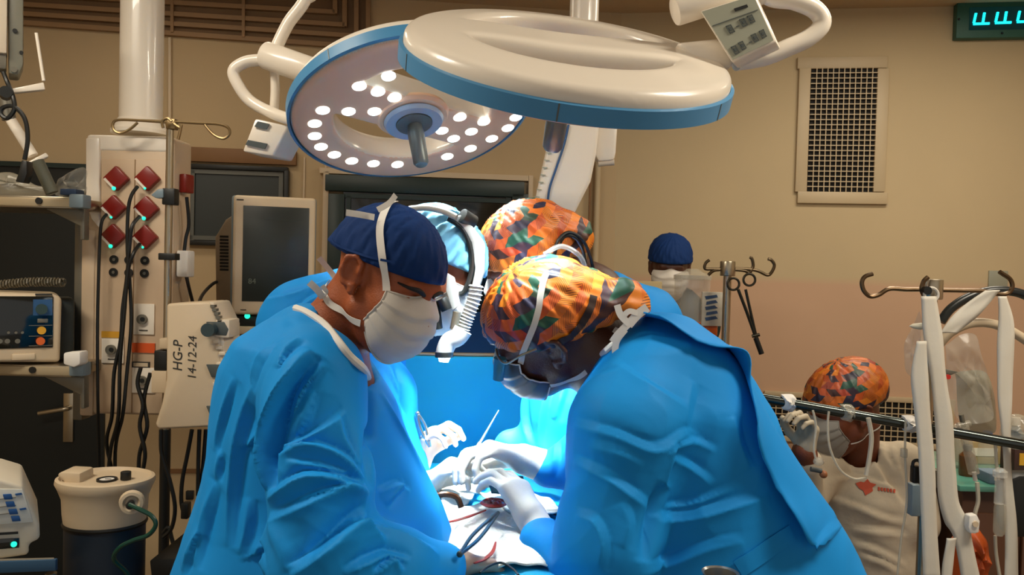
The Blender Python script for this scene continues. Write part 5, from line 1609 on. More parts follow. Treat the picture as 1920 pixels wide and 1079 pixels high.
w1 = framed('window_1', 612, 334, 986, 760, 30, M_DKGREEN, M_GLASSDK, inner=(34, 8, M_DKGREEN), proud=0.05)
for r in ((602, 322, 612, 770), (986, 330, 994, 770)):
    q = MB(); wbox(q, 'b', *r, 0.03, 0.03); q.build('jamb', M_CREAM, w1)
q = MB(); wbox(q, 'b', 602, 322, 994, 332, 0.03, 0.03); q.build('jamb', M_CREAM, w1)
framed('wall_screen', 346, 310, 540, 462, 9, M_BLACK, M_SCREEN, 'dark flat screen on the wall behind the cream monitor', 'screen', 'thing', (10, 8, mat('bezel_grey', (92, 92, 84), 0.4)), proud=0.04)
q = MB(); wbox(q, 'b', 340, 279, 556, 306, 0.03, 0.03); tag(q.build('wood_strip', M_BROWN, None, False, 0.003), 'brown wooden strip on the wall above the dark flat screen', 'strip')
for x in (566, 606):
    q = MB(); wbox(q, 'b', x, 296, x + 3, 640, 0.01, 0.01); tag(q.build('trim_%d' % (1 if x < 600 else 2), M_CREAM), kind='structure')
dr_ = bpy.data.objects.new('door_1', None); COL.objects.link(dr_); tag(dr_, kind='structure')
q = MB(); wbox(q, 'b', -130, 312, 196, 1400, 0.015, 0.015); q.build('door_leaf', mat('door_black_green', (14, 20, 19), 0.5, var=0.15), dr_)
q = MB(); wbox(q, 'b', -130, 303, 200, 312, 0.03, 0.03); q.build('door_head', M_DKGREEN, dr_)
q = MB(); wbox(q, 'b', 118, 738, 137, 830, 0.028, 0.012); pl_ = q.build('handle_plate', M_STEEL, dr_, False, 0.004)
MB().tube([wall_pt('b', 128, 766, 0.03), wall_pt('b', 126, 767, 0.07), wall_pt('b', 112, 769, 0.08), wall_pt('b', 72, 776, 0.08)], 0.011, 10, 4).build('lever', M_STEEL, pl_, True)
# wall behind the pendant: lower panels
q = MB(); wbox(q, 'b', 300, 880, 420, 888, 0.006, 0.006); tag(q.build('trim_3', M_BROWN), kind='structure')
q = MB(); wbox(q, 'b', 348, 922, 362, 938, 0.02, 0.02); tag(q.build('wall_socket', M_BLACK, None, False, 0.002), 'small black wall socket low beside the pump cables', 'socket')

# --- ceiling pendant
PD = 2.6
pn = empty('ceiling_pendant', P(250, 520, PD), 'cream ceiling pendant column with six red sockets and gas outlets', 'pendant')
cpt = P(264, 250, PD + 0.09)
top = Vector((P(266, 0, PD + 0.09).x, PD + 0.09, CEIL_Z))
MB().cyl((cpt.x, PD + 0.09, cpt.z), (cpt.x, PD + 0.09, CEIL_Z), M(39, PD), n=40).build('column', M_LAMPW, pn, True)
MB().lathe((cpt.x, PD + 0.09, cpt.z - 0.005), (0, 0, 1), [(0.092, 0), (0.092, 0.012), (0.082, 0.024), (0.070, 0.05)], 40).build('column_flange', M_LAMPW, pn, True)
fbox(162, 256, 322, 780, PD, 0.15).build('housing', M_CREAM2, pn, False, 0.012, 3)
fbox(162, 254, 322, 284, PD - 0.004, 0.158).build('housing_lid', M_LAMPW, pn, False, 0.01, 3)
fbox(187, 300, 312, 776, PD - 0.004, 0.004).build('front_panel', mat('panel_cream', (204, 178, 148), 0.5, var=0.05), pn, False, 0.002)
fprism([(160, 258), (186, 258), (186, 430), (170, 410), (160, 380)], PD - 0.012, 0.02).build('side_cheek', M_LAMPW, pn, False, 0.006)
fbox(150, 430, 176, 782, PD - 0.006, 0.1).build('side_cheek', M_CREAM2, pn, False, 0.008)
fbox(249, 300, 250.5, 776, PD - 0.006, 0.003).build('panel_seam', M_GRILLE, pn)
R45 = Matrix.Rotation(math.radians(45), 3, 'Y')
socks = [(219, 335, 1), (277, 335, 0), (214, 389, 0), (275, 391, 1), (213, 443, 1), (273, 445, 0)]
for (x, y, g) in socks:
    c = P(x, y, PD - 0.012)
    s = MB().box(c, (0.058, 0.024, 0.058), R45).build('red_socket', M_REDSOCK, pn, False, 0.004)
    k = c + R45 @ Vector((-0.004, -0.013, -0.024))
    MB().box(c + R45 @ Vector((0.0, -0.013, -0.025)), (0.044, 0.004, 0.007), R45).build('socket_lip', M_LAMPW, s)
    MB().ball(c + R45 @ Vector((0.022, -0.0145, -0.025)), 0.0065 if g else 0.004, 10).build('pilot_light', M_LEDG, s, True)
for x, y in ((214, 487), (213, 511), (272, 489), (271, 513), (242, 488), (242, 512)):
    b_ = fdisc(x, y, PD - 0.005, 0.014, 0.004).build('earth_terminal', M_BLACK, pn, True)
    fdisc(x, y, PD - 0.009, 0.005, 0.003).build('terminal_pin', M_GREYM, b_, True)
for (x0, y0, x1, y1) in ((250, 570, 289, 628), (190, 630, 232, 682), (247, 690, 290, 738)):
    pl = fbox(x0, y0, x1, y1, PD - 0.010, 0.006).build('outlet_plate', M_LAMPW, pn, False, 0.002)
    fdisc((x0 + x1) / 2 - 2, (y0 + y1) / 2, PD - 0.011, 0.016, 0.010).build('gas_outlet', M_GREYM, pl, True)
    fdisc((x0 + x1) / 2 - 2, (y0 + y1) / 2, PD - 0.020, 0.007, 0.004).build('outlet_core', M_BLACK, pl, True)
    fbox((x0 + x1) / 2 - 9, y1 - 9, (x0 + x1) / 2 + 7, y1 - 7, PD - 0.012, 0.002).build('outlet_mark', M_INK, pl)
fbox(247, 644, 290, 662, PD - 0.009, 0.005).build('outlet_label', M_ORANGE, pn)
fbox(190, 622, 228, 634, PD - 0.012, 0.004).build('outlet_label', M_YELLOW, pn)
lab = fbox(247, 679, 280, 690, PD - 0.009, 0.005).build('outlet_label', M_INK, pn)
fbox(250, 681, 277, 688, PD - 0.010, 0.002).build('label_face', M_CREAM, lab)
# side socket, with its plug
sx = P(350, 345, PD + 0.07)
MB().box(sx, (0.026, 0.05, 0.062), Matrix.Rotation(math.radians(-12), 3, 'Z')).build('side_socket', M_REDSOCK, pn, False, 0.005)
fbox(330, 470, 352, 520, PD + 0.02, 0.06).build('cable_clip', M_TAPE, pn, False, 0.006)
# cables (each a thing)
def cable(px, d, r, label, m=None, name='power_cable', group=None):
    return tag(wire(px, d, r).build(name, m or M_BLACK, None, True), label, 'cable', group)
CG = 'black cables plugged into the pendant sockets'
cable([(200, 402, 2.57), (190, 420, 2.55), (186, 480, 2.55), (183, 600, 2.55), (183, 700, 2.55), (184, 782, 2.56), (186, 900, 2.6), (188, 1100, 2.62)], 2.55, 0.0052, 'black power cable hanging from the left middle red socket', group=CG)
cable([(258, 350, 2.57), (246, 368, 2.55), (240, 400, 2.55), (239, 470, 2.55), (244, 540, 2.55), (246, 610, 2.55), (238, 700, 2.55), (230, 780, 2.55), (216, 850, 2.6), (220, 1000, 2.65)], 2.55, 0.0058, 'black power cable hanging from the top right red socket', group=CG)
cable([(262, 406, 2.57), (248, 424, 2.54), (243, 460, 2.54), (238, 520, 2.54), (230, 580, 2.54), (226, 640, 2.54), (214, 700, 2.54), (210, 780, 2.55), (200, 830, 2.58), (212, 900, 2.62), (214, 1000, 2.65)], 2.54, 0.0058, 'black power cable hanging from the right middle red socket', group=CG)
cable([(262, 458, 2.57), (250, 476, 2.53), (240, 510, 2.53), (232, 600, 2.53), (225, 680, 2.53), (222, 780, 2.54), (208, 840, 2.58), (202, 900, 2.62)], 2.53, 0.0058, 'black power cable hanging from the bottom right red socket', group=CG)
cable([(350, 370, 2.64), (354, 420, 2.66), (348, 450, 2.66), (345, 490, 2.66), (352, 530, 2.66), (362, 570, 2.7)], 2.65, 0.006, 'black cable dropping from the red socket on the pendant side')
cable([(372, 580, 2.5), (376, 560, 2.7), (386, 545, 2.9), (400, 532, 2.98), (410, 528, 3.03)], 2.9, 0.006, 'short black cable at the back of the cream monitor')

# --- infusion pole on the pendant with wire hanger
ip = empty('infusion_pole', P(316, 520, 2.55), 'steel infusion pole with looped wire hanger clamped to the pendant', 'pole')
ptop = P(319, 236, 2.54)
MB().cyl((ptop.x, 2.54, ptop.z), (ptop.x, 2.54, 0.75), 0.0115, n=20).build('pole', M_STEEL, ip, True)
MB().cyl((ptop.x, 2.54, 0.55), (ptop.x, 2.54, P(300, 805, 2.54).z), 0.016, n=20).build('lower_tube', M_BLACK, ip, True)
M_WIRE = mat('wire_brass', (150, 128, 92), 0.35, 0.8)
wire([(262, 226), (316, 228), (372, 231), (410, 233), (428, 240), (430, 252), (418, 260), (400, 252), (384, 234)], 2.53, 0.0045).build('hanger_wire', M_WIRE, ip, True)
wire([(318, 230), (262, 226), (222, 225), (212, 232), (214, 244), (226, 250), (244, 242), (258, 230)], 2.53, 0.0045).build('hanger_wire', M_WIRE, ip, True)
wire([(326, 232), (338, 240), (340, 234), (337, 250), (334, 262)], 2.50, 0.0045).build('hanger_hook', M_WIRE, ip, True)
wire([(306, 240), (304, 228), (314, 222), (322, 228)], 2.50, 0.0045).build('hanger_hook', M_WIRE, ip, True)
fbox(310, 222, 328, 242, 2.525, 0.03).build('hanger_hub', M_WIRE, ip, False, 0.004)
fbox(303, 353, 327, 384, 2.515, 0.04).build('clamp', M_BLACK, ip, False, 0.004)
fprism([(282, 366), (296, 354), (306, 354), (306, 371), (292, 372)], 2.51, 0.03).build('clamp_knob', M_BLUEGREY, ip, False, 0.004)
fbox(296, 475, 328, 488, 2.515, 0.04).build('clamp', M_BLACK, ip, False, 0.003)
fbox(288, 658, 312, 696, 2.50, 0.05).build('clamp', M_BLACK, ip, False, 0.004)
fbox(283, 696, 312, 738, 2.495, 0.06).build('clamp_block', M_CREAM, ip, False, 0.004)
fbox(298, 635, 314, 655, 2.50, 0.05).build('clamp_block', M_CREAM, ip, False, 0.004)

# --- syringe-pump rack with handwriting
PY = 2.38
pm = empty('infusion_pump_rack', P(360, 800, PY), 'cream infusion pump rack with handwriting on its side, left of the navy-capped surgeon', 'pump')
fprism([(312, 570), (392, 566), (402, 580), (412, 620), (414, 800), (296, 806), (290, 796), (303, 756), (311, 712)], PY, 0.14).build('side_shell', M_CREAM, pm, False, 0.008, 3)
fprism([(392, 566), (400, 568), (420, 612), (418, 800), (412, 800), (412, 618)], PY + 0.004, 0.14).build('front_edge', M_WHITE, pm, False, 0.003)
for i, y in enumerate((604, 684, 762)):
    bay = fprism([(386, y), (420, y), (428, y + 14), (424, y + 26), (396, y + 24)], PY - 0.006, 0.03).build('pump_bay', M_GREYKEY, pm, False, 0.002)
    fbox(404, y - 4, 430, y + 30, PY - 0.004, 0.09).build('pump_module', M_WHITE, pm, False, 0.004)
    for q_ in range(3):
        fbox(398 + q_ * 6, y + 34 + q_ * 11, 410 + q_ * 6, y + 41 + q_ * 11, PY - 0.006, 0.02).build('rack_tooth', M_WHITE, pm, False, 0.002)
kn = fdisc(396, 618, PY - 0.008, 0.020, 0.03).build('knob', mat('knob_teal', (44, 62, 66), 0.4), pm, True)
for i in range(6):
    fbox(394 + i * 3.4, 572 + i * 7, 402 + i * 3.4, 577 + i * 7, PY - 0.004, 0.02).build('rack_tooth', M_GREYM, pm)
def text3d(body, c, R, size, m, parent, name='handwriting', ext=0.0004, shear=0.0):
    cu = bpy.data.curves.new(name, 'FONT'); cu.body = body; cu.size = size; cu.extrude = ext; cu.shear = shear
    cu.align_x = 'CENTER'; cu.align_y = 'CENTER'; cu.resolution_u = 3
    tmp = bpy.data.objects.new(name, cu); COL.objects.link(tmp)
    dg = bpy.context.evaluated_depsgraph_get()
    me = bpy.data.meshes.new_from_object(tmp.evaluated_get(dg)); bpy.data.objects.remove(tmp)
    me.transform(Matrix.Translation(Vector(c)) @ R.to_4x4())
    return link(name, me, m, parent)
# text plane: reading direction up the rack, facing the camera
RT = Matrix((Vector((0, 0, 1)), Vector((-1, 0, 0)), Vector((0, -1, 0)))).transposed()
text3d('HG-P', P(334, 668, PY - 0.001), RT, 0.040, M_INK, pm, shear=0.15)
text3d('14-12-24', P(361, 672, PY - 0.001), RT, 0.036, M_INK, pm, shear=0.15)
# cables under the rack
for i, (px, lb) in enumerate((([(302, 806), (303, 850), (318, 900), (328, 950), (322, 990), (306, 1008)], 'thick black cable looping below the pump rack beside the pole'),
                 ([(360, 806), (352, 850), (342, 900), (340, 940), (345, 965)], 'black cable with plug hanging below the middle of the pump rack'),
                 ([(374, 806), (372, 860), (371, 930)], 'straight black cable hanging below the pump rack'),
                 ([(386, 806), (382, 860), (378, 900), (372, 930)], 'black cable nearest the surgeon below the pump rack'),
                 ([(264, 690), (258, 720), (268, 760), (262, 800), (272, 850), (266, 890)], 'black cable hanging from the pole clamp in front of the pendant'),
                 ([(282, 700), (270, 750), (276, 800), (262, 850), (260, 890)], 'second black cable hanging crosswise from the pole clamp'),
                 ([(306, 1000), (316, 990), (322, 1010), (330, 1040)], 'black cable end curling at the foot of the pole'))):
    cable(px, 2.46 + 0.01 * i, 0.0065, lb)
fbox(338, 945, 352, 975, 2.45, 0.03).build('cable_plug', M_BLACK, None, False, 0.004)
tag(bpy.data.objects['cable_plug'], 'black plug at the end of the cable under the pump rack', 'plug')

# --- patient monitor (deep cream body, dark screen)
MY = 2.95
mo = empty('patient_monitor', P(500, 600, MY), 'cream patient monitor with dark screen behind the navy-capped surgeon', 'monitor')
Rm = Matrix.Rotation(math.radians(14), 3, 'Z')
mc = P(514, 480, MY)
w_, h_ = M(148, MY), M(222, MY)
MB().box(mc + Rm @ Vector((0, 0.035, 0)), (w_, 0.07, h_), Rm).build('front_bezel', M_CREAM, mo, False, 0.012, 3)
MB().box(mc + Rm @ Vector((-0.004, 0.062, 0)), (w_ + 0.014, 0.03, h_ + 0.004), Rm).build('bezel_edge', M_BLUEGREY, mo, False, 0.01, 2)
sc_ = MB().box(mc + Rm @ Vector((0.006, -0.001, 0.006)), (w_ * 0.80, 0.004, h_ * 0.80), Rm).build('screen', M_SCREEN, mo, False, 0.001)
MB().box(mc + Rm @ Vector((-0.02, 0.16, -0.015)), (w_ * 0.82, 0.17, h_ * 0.80), Rm).build('rear_body', M_CREAM, mo, False, 0.03, 3)
back = fprism([(402, 445), (422, 412), (448, 395), (450, 588), (404, 590)], MY + 0.06, 0.12).build('rear_housing', mat('device_taupe', (150, 134, 112), 0.5), mo, False, 0.01, 2)
for i in range(11):
    fbox(412, 442 + i * 6.2, 428, 446 + i * 6.2, MY + 0.057, 0.006).build('vent_slot', M_BLACK, mo)
RF = Matrix((Vector((1, 0, 0)), Vector((0, 0, 1)), Vector((0, -1, 0)))).transposed()
text3d('84', mc + Rm @ Vector((-w_ * 0.26, -0.004, -h_ * 0.22)), Rm @ RF, 0.028, mat('display_grey', (96, 104, 92), 0.5), sc_, 'screen_reading')
for j in range(4):
    MB().box(mc + Rm @ Vector((0.03, -0.003, h_ * (0.3 - 0.13 * j))), (w_ * 0.5, 0.001, 0.0012), Rm).build('screen_trace', mat('display_faint', (44, 56, 48), 0.5), sc_)
MB().box(mc + Rm @ Vector((-w_ * 0.42, -0.0012, h_ * 0.46)), (0.024, 0.002, 0.004), Rm).build('maker_mark', M_INK, mo)
MB().box(mc + Rm @ Vector((-w_ * 0.36, -0.0012, -h_ * 0.46)), (0.02, 0.002, 0.003), Rm).build('maker_mark', M_INK, mo)
fbox(396, 592, 500, 612, MY + 0.01, 0.22).build('base_plate', M_BLACK, mo, False, 0.004)
fdisc(464, 593, MY - 0.004, 0.010, 0.004).build('power_light', M_LEDG, mo, True)
sh_ = empty('monitor_shelf', P(450, 640, MY), 'cream bracket shelf carrying the patient monitor', 'shelf')
fbox(400, 613, 560, 628, MY + 0.0, 0.24).build('shelf_board', M_CREAM, sh_, False, 0.004)
fbox(418, 628, 520, 700, MY + 0.16, 0.05).build('shelf_bracket', M_CREAM, sh_, False, 0.004)
MB().cyl(P(470, 660, MY + 0.2), (P(470, 660, MY + 0.2).x, MY + 0.2, 0.0), 0.03).build('shelf_post', M_STEEL, sh_, True)

# --- equipment shelves at far left
SY = 2.42
for nm, y0, lbl in (('a', 366, 'upper steel equipment shelf at the far left carrying plastic bags'), ('b', 683, 'lower steel equipment shelf at the far left under the defibrillator')):
    s = empty('equipment_shelf', P(60, y0, SY), lbl, 'shelf', 'steel shelves on the pendant arm')
    fbox(-140, y0, 134, y0 + 22, SY, 0.34).build('shelf_board', M_STEEL, s, False, 0.003)
    fbox(-140, y0 + 3, 134, y0 + 19, SY - 0.006, 0.008).build('front_rail', mat('rail_cream', (176, 158, 126), 0.35, 0.3), s, False, 0.002)
    fdisc(74 if nm == 'a' else 62, y0 + 11, SY - 0.006, 0.010, 0.006).build('rail_hole', M_BLACK, s, True)
    fbox(128, y0 - 2, 156, y0 + 24, SY - 0.012, 0.05).build('end_clamp', M_BLUEGREY, s, False, 0.006)
    fprism([(82, y0 + 24), (158, y0 + 24), (158, y0 + 84), (150, y0 + 84), (150, y0 + 58)], SY + 0.04, 0.03).build('bracket', M_GREYM, s, False, 0.003)
fprism([(118, 662), (150, 660), (150, 684), (138, 690), (118, 684)], SY - 0.05, 0.05).build('shelf_clip', M_TAPE, None, False, 0.006)
tag(bpy.data.objects['shelf_clip'], 'white plastic clip on the end of the lower steel shelf', 'clip')
sp_ = MB(); fbox(138, 355, 156, 790, SY + 0.2, 0.06, sp_); tag(sp_.build('shelf_upright', M_GREYM, None, False, 0.004), 'grey metal upright linking the equipment shelves to the pendant', 'upright')
# plastic bags on the upper shelf
def bag(name, px, d, dep, m, label, seed=0, cat='bag'):
    """crumpled clear bag: a pillow between two wavy sheets following an outline"""
    pts = [P(x, y, d) for x, y in px]
    c = sum(pts, Vector()) / len(pts); n_ = len(pts) * 6
    ring = spline(pts + [pts[0]], 6)[:-1]
    v = []; f = []; K = 6
    rnd = random.Random(seed)
    ph = [rnd.uniform(0, 6) for _ in range(4)]
    for side in (-1, 1):
        for k in range(K):
            t = 1 - k / K
            for i, p in enumerate(ring):
                q = c.lerp(p, t)
                b = dep * (1 - t ** 2.5) * side * 0.5 * (1 + 0.2 * math.sin(i * 0.5 + ph[0] + k * 0.6) + 0.12 * math.sin(i * 0.9 + ph[1] - k * 0.8))
                v.append(tuple(q + Vector((0.002 * math.sin(k + i * 0.7), b, 0.002 * math.cos(k + i * 0.6)))))
        v.append(tuple(c + Vector((0, dep * 0.5 * side, 0))))
    N = len(ring); per = N * K + 1
    for s in (0, 1):
        o = s * per
        for k in range(K - 1):
            for i in range(N):
                a = o + k * N + i; b2 = o + k * N + (i + 1) % N
                f.append((a, b2, b2 + N, a + N) if s == 0 else (a, a + N, b2 + N, b2))
        for i in range(N): f.append((o + (K - 1) * N + i, o + (K - 1) * N + (i + 1) % N, o + K * N))
    for i in range(N):
        f.append((i, per + i, per + (i + 1) % N, (i + 1) % N))
    mb = MB(); mb.add(v, f)
    o = mb.build(name, m, None, True)
    return tag(o, label, cat)
M_BAG = mat('bag_plastic', (196, 190, 172), 0.15, var=0.1, scale=10, alpha=0.42, spec=0.6, bump=0.12, bscale=14)
M_BAG2 = mat('bag_plastic_clear', (210, 208, 196), 0.15, var=0.05, scale=10, alpha=0.22, spec=0.6, bump=0.12, bscale=14)
bag('plastic_bag', [(-30, 330), (20, 322), (60, 345), (90, 352), (96, 366), (-30, 366)], SY + 0.06, 0.10, M_BAG, 'crumpled clear plastic bag at the left end of the upper shelf', 3)
bag('plastic_bag', [(104, 352), (118, 336), (136, 320), (158, 314), (162, 345), (156, 366), (106, 366)], SY + 0.05, 0.09, M_BAG2, 'round clear plastic bag at the pendant end of the upper shelf', 5)
tag(fbox(112, 354, 142, 366, SY + 0.0, 0.05).build('blue_packet', mat('packet_blue', (36, 60, 92), 0.5), None, False, 0.003), 'small dark blue packet on the upper shelf beside the round bag', 'packet')

# --- defibrillator
DY = 2.40
FD = Face(40, 620, DY)
df = empty('defibrillator', P(60, 682, DY), 'cream defibrillator with dark screen, yellow and orange buttons on the lower shelf', 'defibrillator')
FD.prism([(-120, 546), (104, 552), (116, 560), (112, 680), (-120, 680)], 0, 0.20).build('body', M_CREAM, df, False, 0.012, 3)
FD.box(-110, 556, 100, 655, -0.004, 0.006).build('front_panel', M_GLASSDK, df, False, 0.004)
FD.box(62, 562, 98, 592, -0.006, 0.004).build('blue_panel', mat('panel_blue', (40, 84, 130), 0.5), df)
FD.disc(78, 580, -0.006, 0.016, 0.012).build('dial', mat('dial_dark_green', (44, 66, 64), 0.4), df, True)
FD.box(70, 598, 90, 606, -0.006, 0.004).build('button', M_GREYM, df, False, 0.002)
FD.disc(78, 620, -0.006, 0.012, 0.006).build('button', mat('button_yellow', (216, 160, 40), 0.4), df, True)
FD.disc(76, 640, -0.006, 0.012, 0.006).build('button', mat('button_orange', (214, 96, 30), 0.4), df, True)
for x in (0, 14, 33): FD.disc(x, 640, -0.006, 0.007, 0.004).build('button', M_GREYM, df, True)
for x in (16, 30, 42): FD.disc(x, 624, -0.006, 0.004, 0.004).build('button', M_GREYM, df, True)
for y in (610, 630, 648): FD.box(54, y, 98, y + 1.2, -0.006, 0.003).build('panel_line', M_GREYM, df)
FD.box(22, 664, 66, 676, -0.006, 0.01).build('front_latch', M_CREAM, df, False, 0.003)
FD.box(66, 551, 98, 554, -0.002, 0.004).build('maker_mark', M_INK, df)
FD.box(104, 560, 140, 672, +0.05, 0.16).build('side_pouch', mat('pouch_dark', (40, 44, 40), 0.7), df, False, 0.012)
coil = []
for i in range(160):
    t = i / 159; x = -20 + 140 * t; y = 537 - 8 * math.sin(t * 2.2)
    p = P(x, y, DY + 0.06); coil.append(p + Vector((0, 0.012 * math.cos(i * 1.0), 0.012 * math.sin(i * 1.0))))
tag(MB().tube(coil, 0.0035, 6).build('coiled_cable', mat('coil_grey', (92, 84, 66), 0.5), None, True), 'coiled grey paddle cable lying on top of the defibrillator', 'cable')

# --- articulated device at upper left
UY = 2.25
FU = Face(20, 100, UY)
ud = empty('arm_mounted_device', P(20, 150, UY), 'white and grey device on a jointed arm at the upper left corner', 'device')
FU.box(-60, -60, 14, 96, -0.02, 0.08).build('white_case', M_WHITE, ud, False, 0.006)
FU.prism([(14, -60), (44, -60), (44, 120), (36, 140), (16, 138)], 0, 0.10).build('grey_case', mat('case_grey', (120, 118, 104), 0.45), ud, False, 0.005)
for x, y, r in ((28, 58, 0.006), (40, 99, 0.005), (26, 131, 0.008)):
    FU.disc(x, y, -0.001, r, 0.004).build('case_screw', M_BLACK if r < 0.008 else M_GREYM, ud, True)
FU.box(-20, 98, 12, 128, -0.01, 0.06).build('arm_bracket', M_GREYM, ud, False, 0.004)
FU.disc(11, 178, -0.02, 0.016, 0.05).build('joint_cap', M_BLACK, ud, True)
FU.prism([(22, 166), (82, 154), (85, 168), (24, 174)], 0, 0.03).build('side_tray', M_LAMPW, ud, False, 0.003)
MB().cyl(P(68, 62, UY), P(82, 152, UY), 0.0045, n=10).build('side_rod', M_LAMPW, ud, True)
MB().cyl(P(11, 186, UY + 0.03), P(17, 225, UY + 0.03), 0.018, n=18).build('arm_tube', M_GREYM, ud, True)
MB().cyl(P(17, 220, UY + 0.03), P(62, 292, UY + 0.04), 0.014, n=18).build('arm_tube', M_LAMPW, ud, True)
FU.prism([(52, 304), (86, 286), (92, 293), (66, 306), (54, 312)], 0, 0.05).build('collar', M_LAMPW, ud, False, 0.003)
MB().cyl(P(70, 302, UY + 0.02), P(98, 362, UY + 0.03), 0.017, n=20).build('handle', mat('handle_grey_green', (84, 84, 70), 0.5), ud, True)
MB().cyl(P(-30, -30, UY + 0.1), Vector((P(-30, -30, UY + 0.1).x, UY + 0.1, CEIL_Z)), 0.022, n=18).build('drop_tube', M_LAMPW, ud, True)
cable([(6, 135, 2.22), (14, 155, 2.22), (24, 180, 2.2), (27, 205, 2.2), (14, 222, 2.2), (2, 214, 2.2), (6, 202, 2.2), (26, 200, 2.2), (46, 222, 2.2), (52, 260, 2.2), (46, 300, 2.2)], 2.2, 0.006, 'black cable looping round the jointed arm at upper left')
pg = empty('cable_plug', P(40, 330, 2.2), 'black plug hanging on the cable above the upper shelf', 'plug')
fprism([(40, 300), (50, 302), (50, 326), (44, 343), (28, 341), (34, 325)], 2.19, 0.03).build('plug_body', M_BLACK, pg, False, 0.003)

# --- suction unit
UX = 1.95
su = empty('suction_unit', P(200, 1079, UX), 'cream suction unit head on a dark blue canister at the lower left', 'suction unit')
cs = P(198, 930, UX + 0.12); R0 = M(84, UX)
def oval(mb, c, prof, n=48, ex=1.0, ey=0.85):
    vs = []; fs = []
    for (r, h) in prof:
        for i in range(n):
            a = 2 * math.pi * i / n
            vs.append((c.x + r * ex * math.cos(a), c.y + r * ey * math.sin(a), c.z + h))
    k = len(prof)
    for j in range(k - 1):
        for i in range(n):
            i2 = (i + 1) % n; fs.append((j * n + i, j * n + i2, (j + 1) * n + i2, (j + 1) * n + i))
    fs += [tuple(range(n - 1, -1, -1)), tuple((k - 1) * n + i for i in range(n))]
    return mb.add(vs, fs)
hh = M(1, UX)
oval(MB(), cs, [(R0 * 0.92, -50 * hh), (R0 * 0.95, -30 * hh), (R0 * 0.97, 0), (R0 * 1.05, 18 * hh), (R0 * 1.12, 30 * hh), (R0 * 1.10, 38 * hh), (R0 * 1.03, 40 * hh), (R0 * 0.98, 34 * hh), (R0 * 0.5, 33 * hh)]).build('head', M_CREAM, su, True)
oval(MB(), cs, [(R0 * 0.90, -0.42), (R0 * 0.91, -53 * hh), (R0 * 0.5, -50 * hh)]).build('canister', M_NAVYBOX, su, True)
oval(MB(), cs, [(R0 * 0.94, -56 * hh), (R0 * 0.96, -52 * hh), (R0 * 0.94, -48 * hh)]).build('seal_ring', M_BLACK, su, True)
fprism([(105, 892), (112, 886), (150, 888), (150, 935), (130, 915)], UX + 0.08, 0.07).build('carry_lip', M_CREAM, su, False, 0.01)
tp = cs + Vector((0.008, -0.01, 33 * hh))
gg = MB().lathe(tp, (0, 0, 1), [(0.019, 0.0), (0.025, 0.0), (0.025, 0.005), (0.019, 0.005)], 28, True).build('gauge_ring', M_BLACK, su, True)
MB().cyl(tp, tp + Vector((0, 0, 0.003)), 0.018, n=24).build('gauge_face', M_TAPE, gg, True)
MB().box(tp + Vector((0.003, 0, 0.004)), (0.016, 0.002, 0.001)).build('gauge_needle', M_BLACK, gg)
kp = cs + Vector((0.052, 0.0, 33 * hh))
MB().cyl(kp, kp + Vector((0, 0, 0.022)), 0.013, n=20).build('knob', M_BLACK, su, True, 0.002)
pt = P(242, 947, UX)
MB().lathe(pt + Vector((0, 0.012, 0)), (0.35, -1, 0), [(0.030, -0.012), (0.027, 0.002), (0.020, 0.003), (0.014, -0.004)], 24).build('hose_port', M_CREAM, su, True)
MB().lathe(pt + Vector((0.002, 0.004, 0)), (0.35, -1, 0), [(0.008, -0.01), (0.010, 0.012), (0.0, 0.014)], 16).build('port_nozzle', M_BLACK, su, True)
cable([(243, 947, 1.93), (262, 956, 1.92), (284, 968, 1.92), (292, 985, 1.92), (278, 1004, 1.92), (250, 1014, 1.92), (224, 1028, 1.92), (214, 1050, 1.93), (240, 1079, 1.95), (245, 1120, 1.96)], 1.92, 0.0055, 'dark green suction hose curving from the cream suction unit', mat('hose_green', (14, 66, 52), 0.3), 'suction_hose')
# stand under the suction unit
ss = empty('suction_stand', P(200, 1079, UX + 0.1), 'low dark trolley platform under the suction unit', 'trolley')
zb_ = cs.z - 0.42
MB().box((cs.x, cs.y, zb_ - 0.015), (0.26, 0.24, 0.03)).build('platform', M_BLACK, ss, False, 0.006)
for sx_ in (-1, 1):
    for sy_ in (-1, 1):
        MB().cyl((cs.x + sx_ * 0.10, cs.y + sy_ * 0.09, 0.05), (cs.x + sx_ * 0.10, cs.y + sy_ * 0.09, zb_ - 0.03), 0.014).build('leg', M_STEEL, ss, True)
        MB().ball((cs.x + sx_ * 0.10, cs.y + sy_ * 0.09, 0.03), 0.03, 12).build('caster', M_BLACK, ss, True)

# --- control unit at bottom left
EY = 1.75
FE = Face(20, 980, EY)
eu = empty('electrosurgery_unit', P(20, 1050, EY), 'white control unit with blue keys at the bottom left corner', 'device')
FE.prism([(-140, 890), (0, 900), (42, 912), (74, 984), (75, 1012), (54, 1022), (54, 1042), (0, 1050), (-140, 1056)], 0, 0.22).build('case', mat('case_offwhite', (206, 196, 176), 0.4), eu, False, 0.008, 3)
FE.prism([(-120, 916), (42, 918), (62, 980), (-120, 992)], -0.003, 0.004).build('keypad', mat('keypad_white', (216, 214, 202), 0.4), eu, False, 0.001)
for i, y in enumerate((933, 947, 961, 974)):
    FE.prism([(5 + i * 5, y - 5), (21 + i * 5, y - 6), (24 + i * 5, y + 4), (8 + i * 5, y + 5)], -0.006, 0.004).build('key', M_BLUEBTN, eu, False, 0.001)
    if i in (0, 2): FE.prism([(28 + i * 4, y - 6), (40 + i * 4, y - 8), (42 + i * 4, y - 5), (30 + i * 4, y - 3)], -0.006, 0.004).build('key_mark', M_BLUEBTN, eu)
for y in (938, 953, 967): FE.box(-60, y, 30, y + 1, -0.005, 0.002).build('keypad_line', M_GREYM, eu)
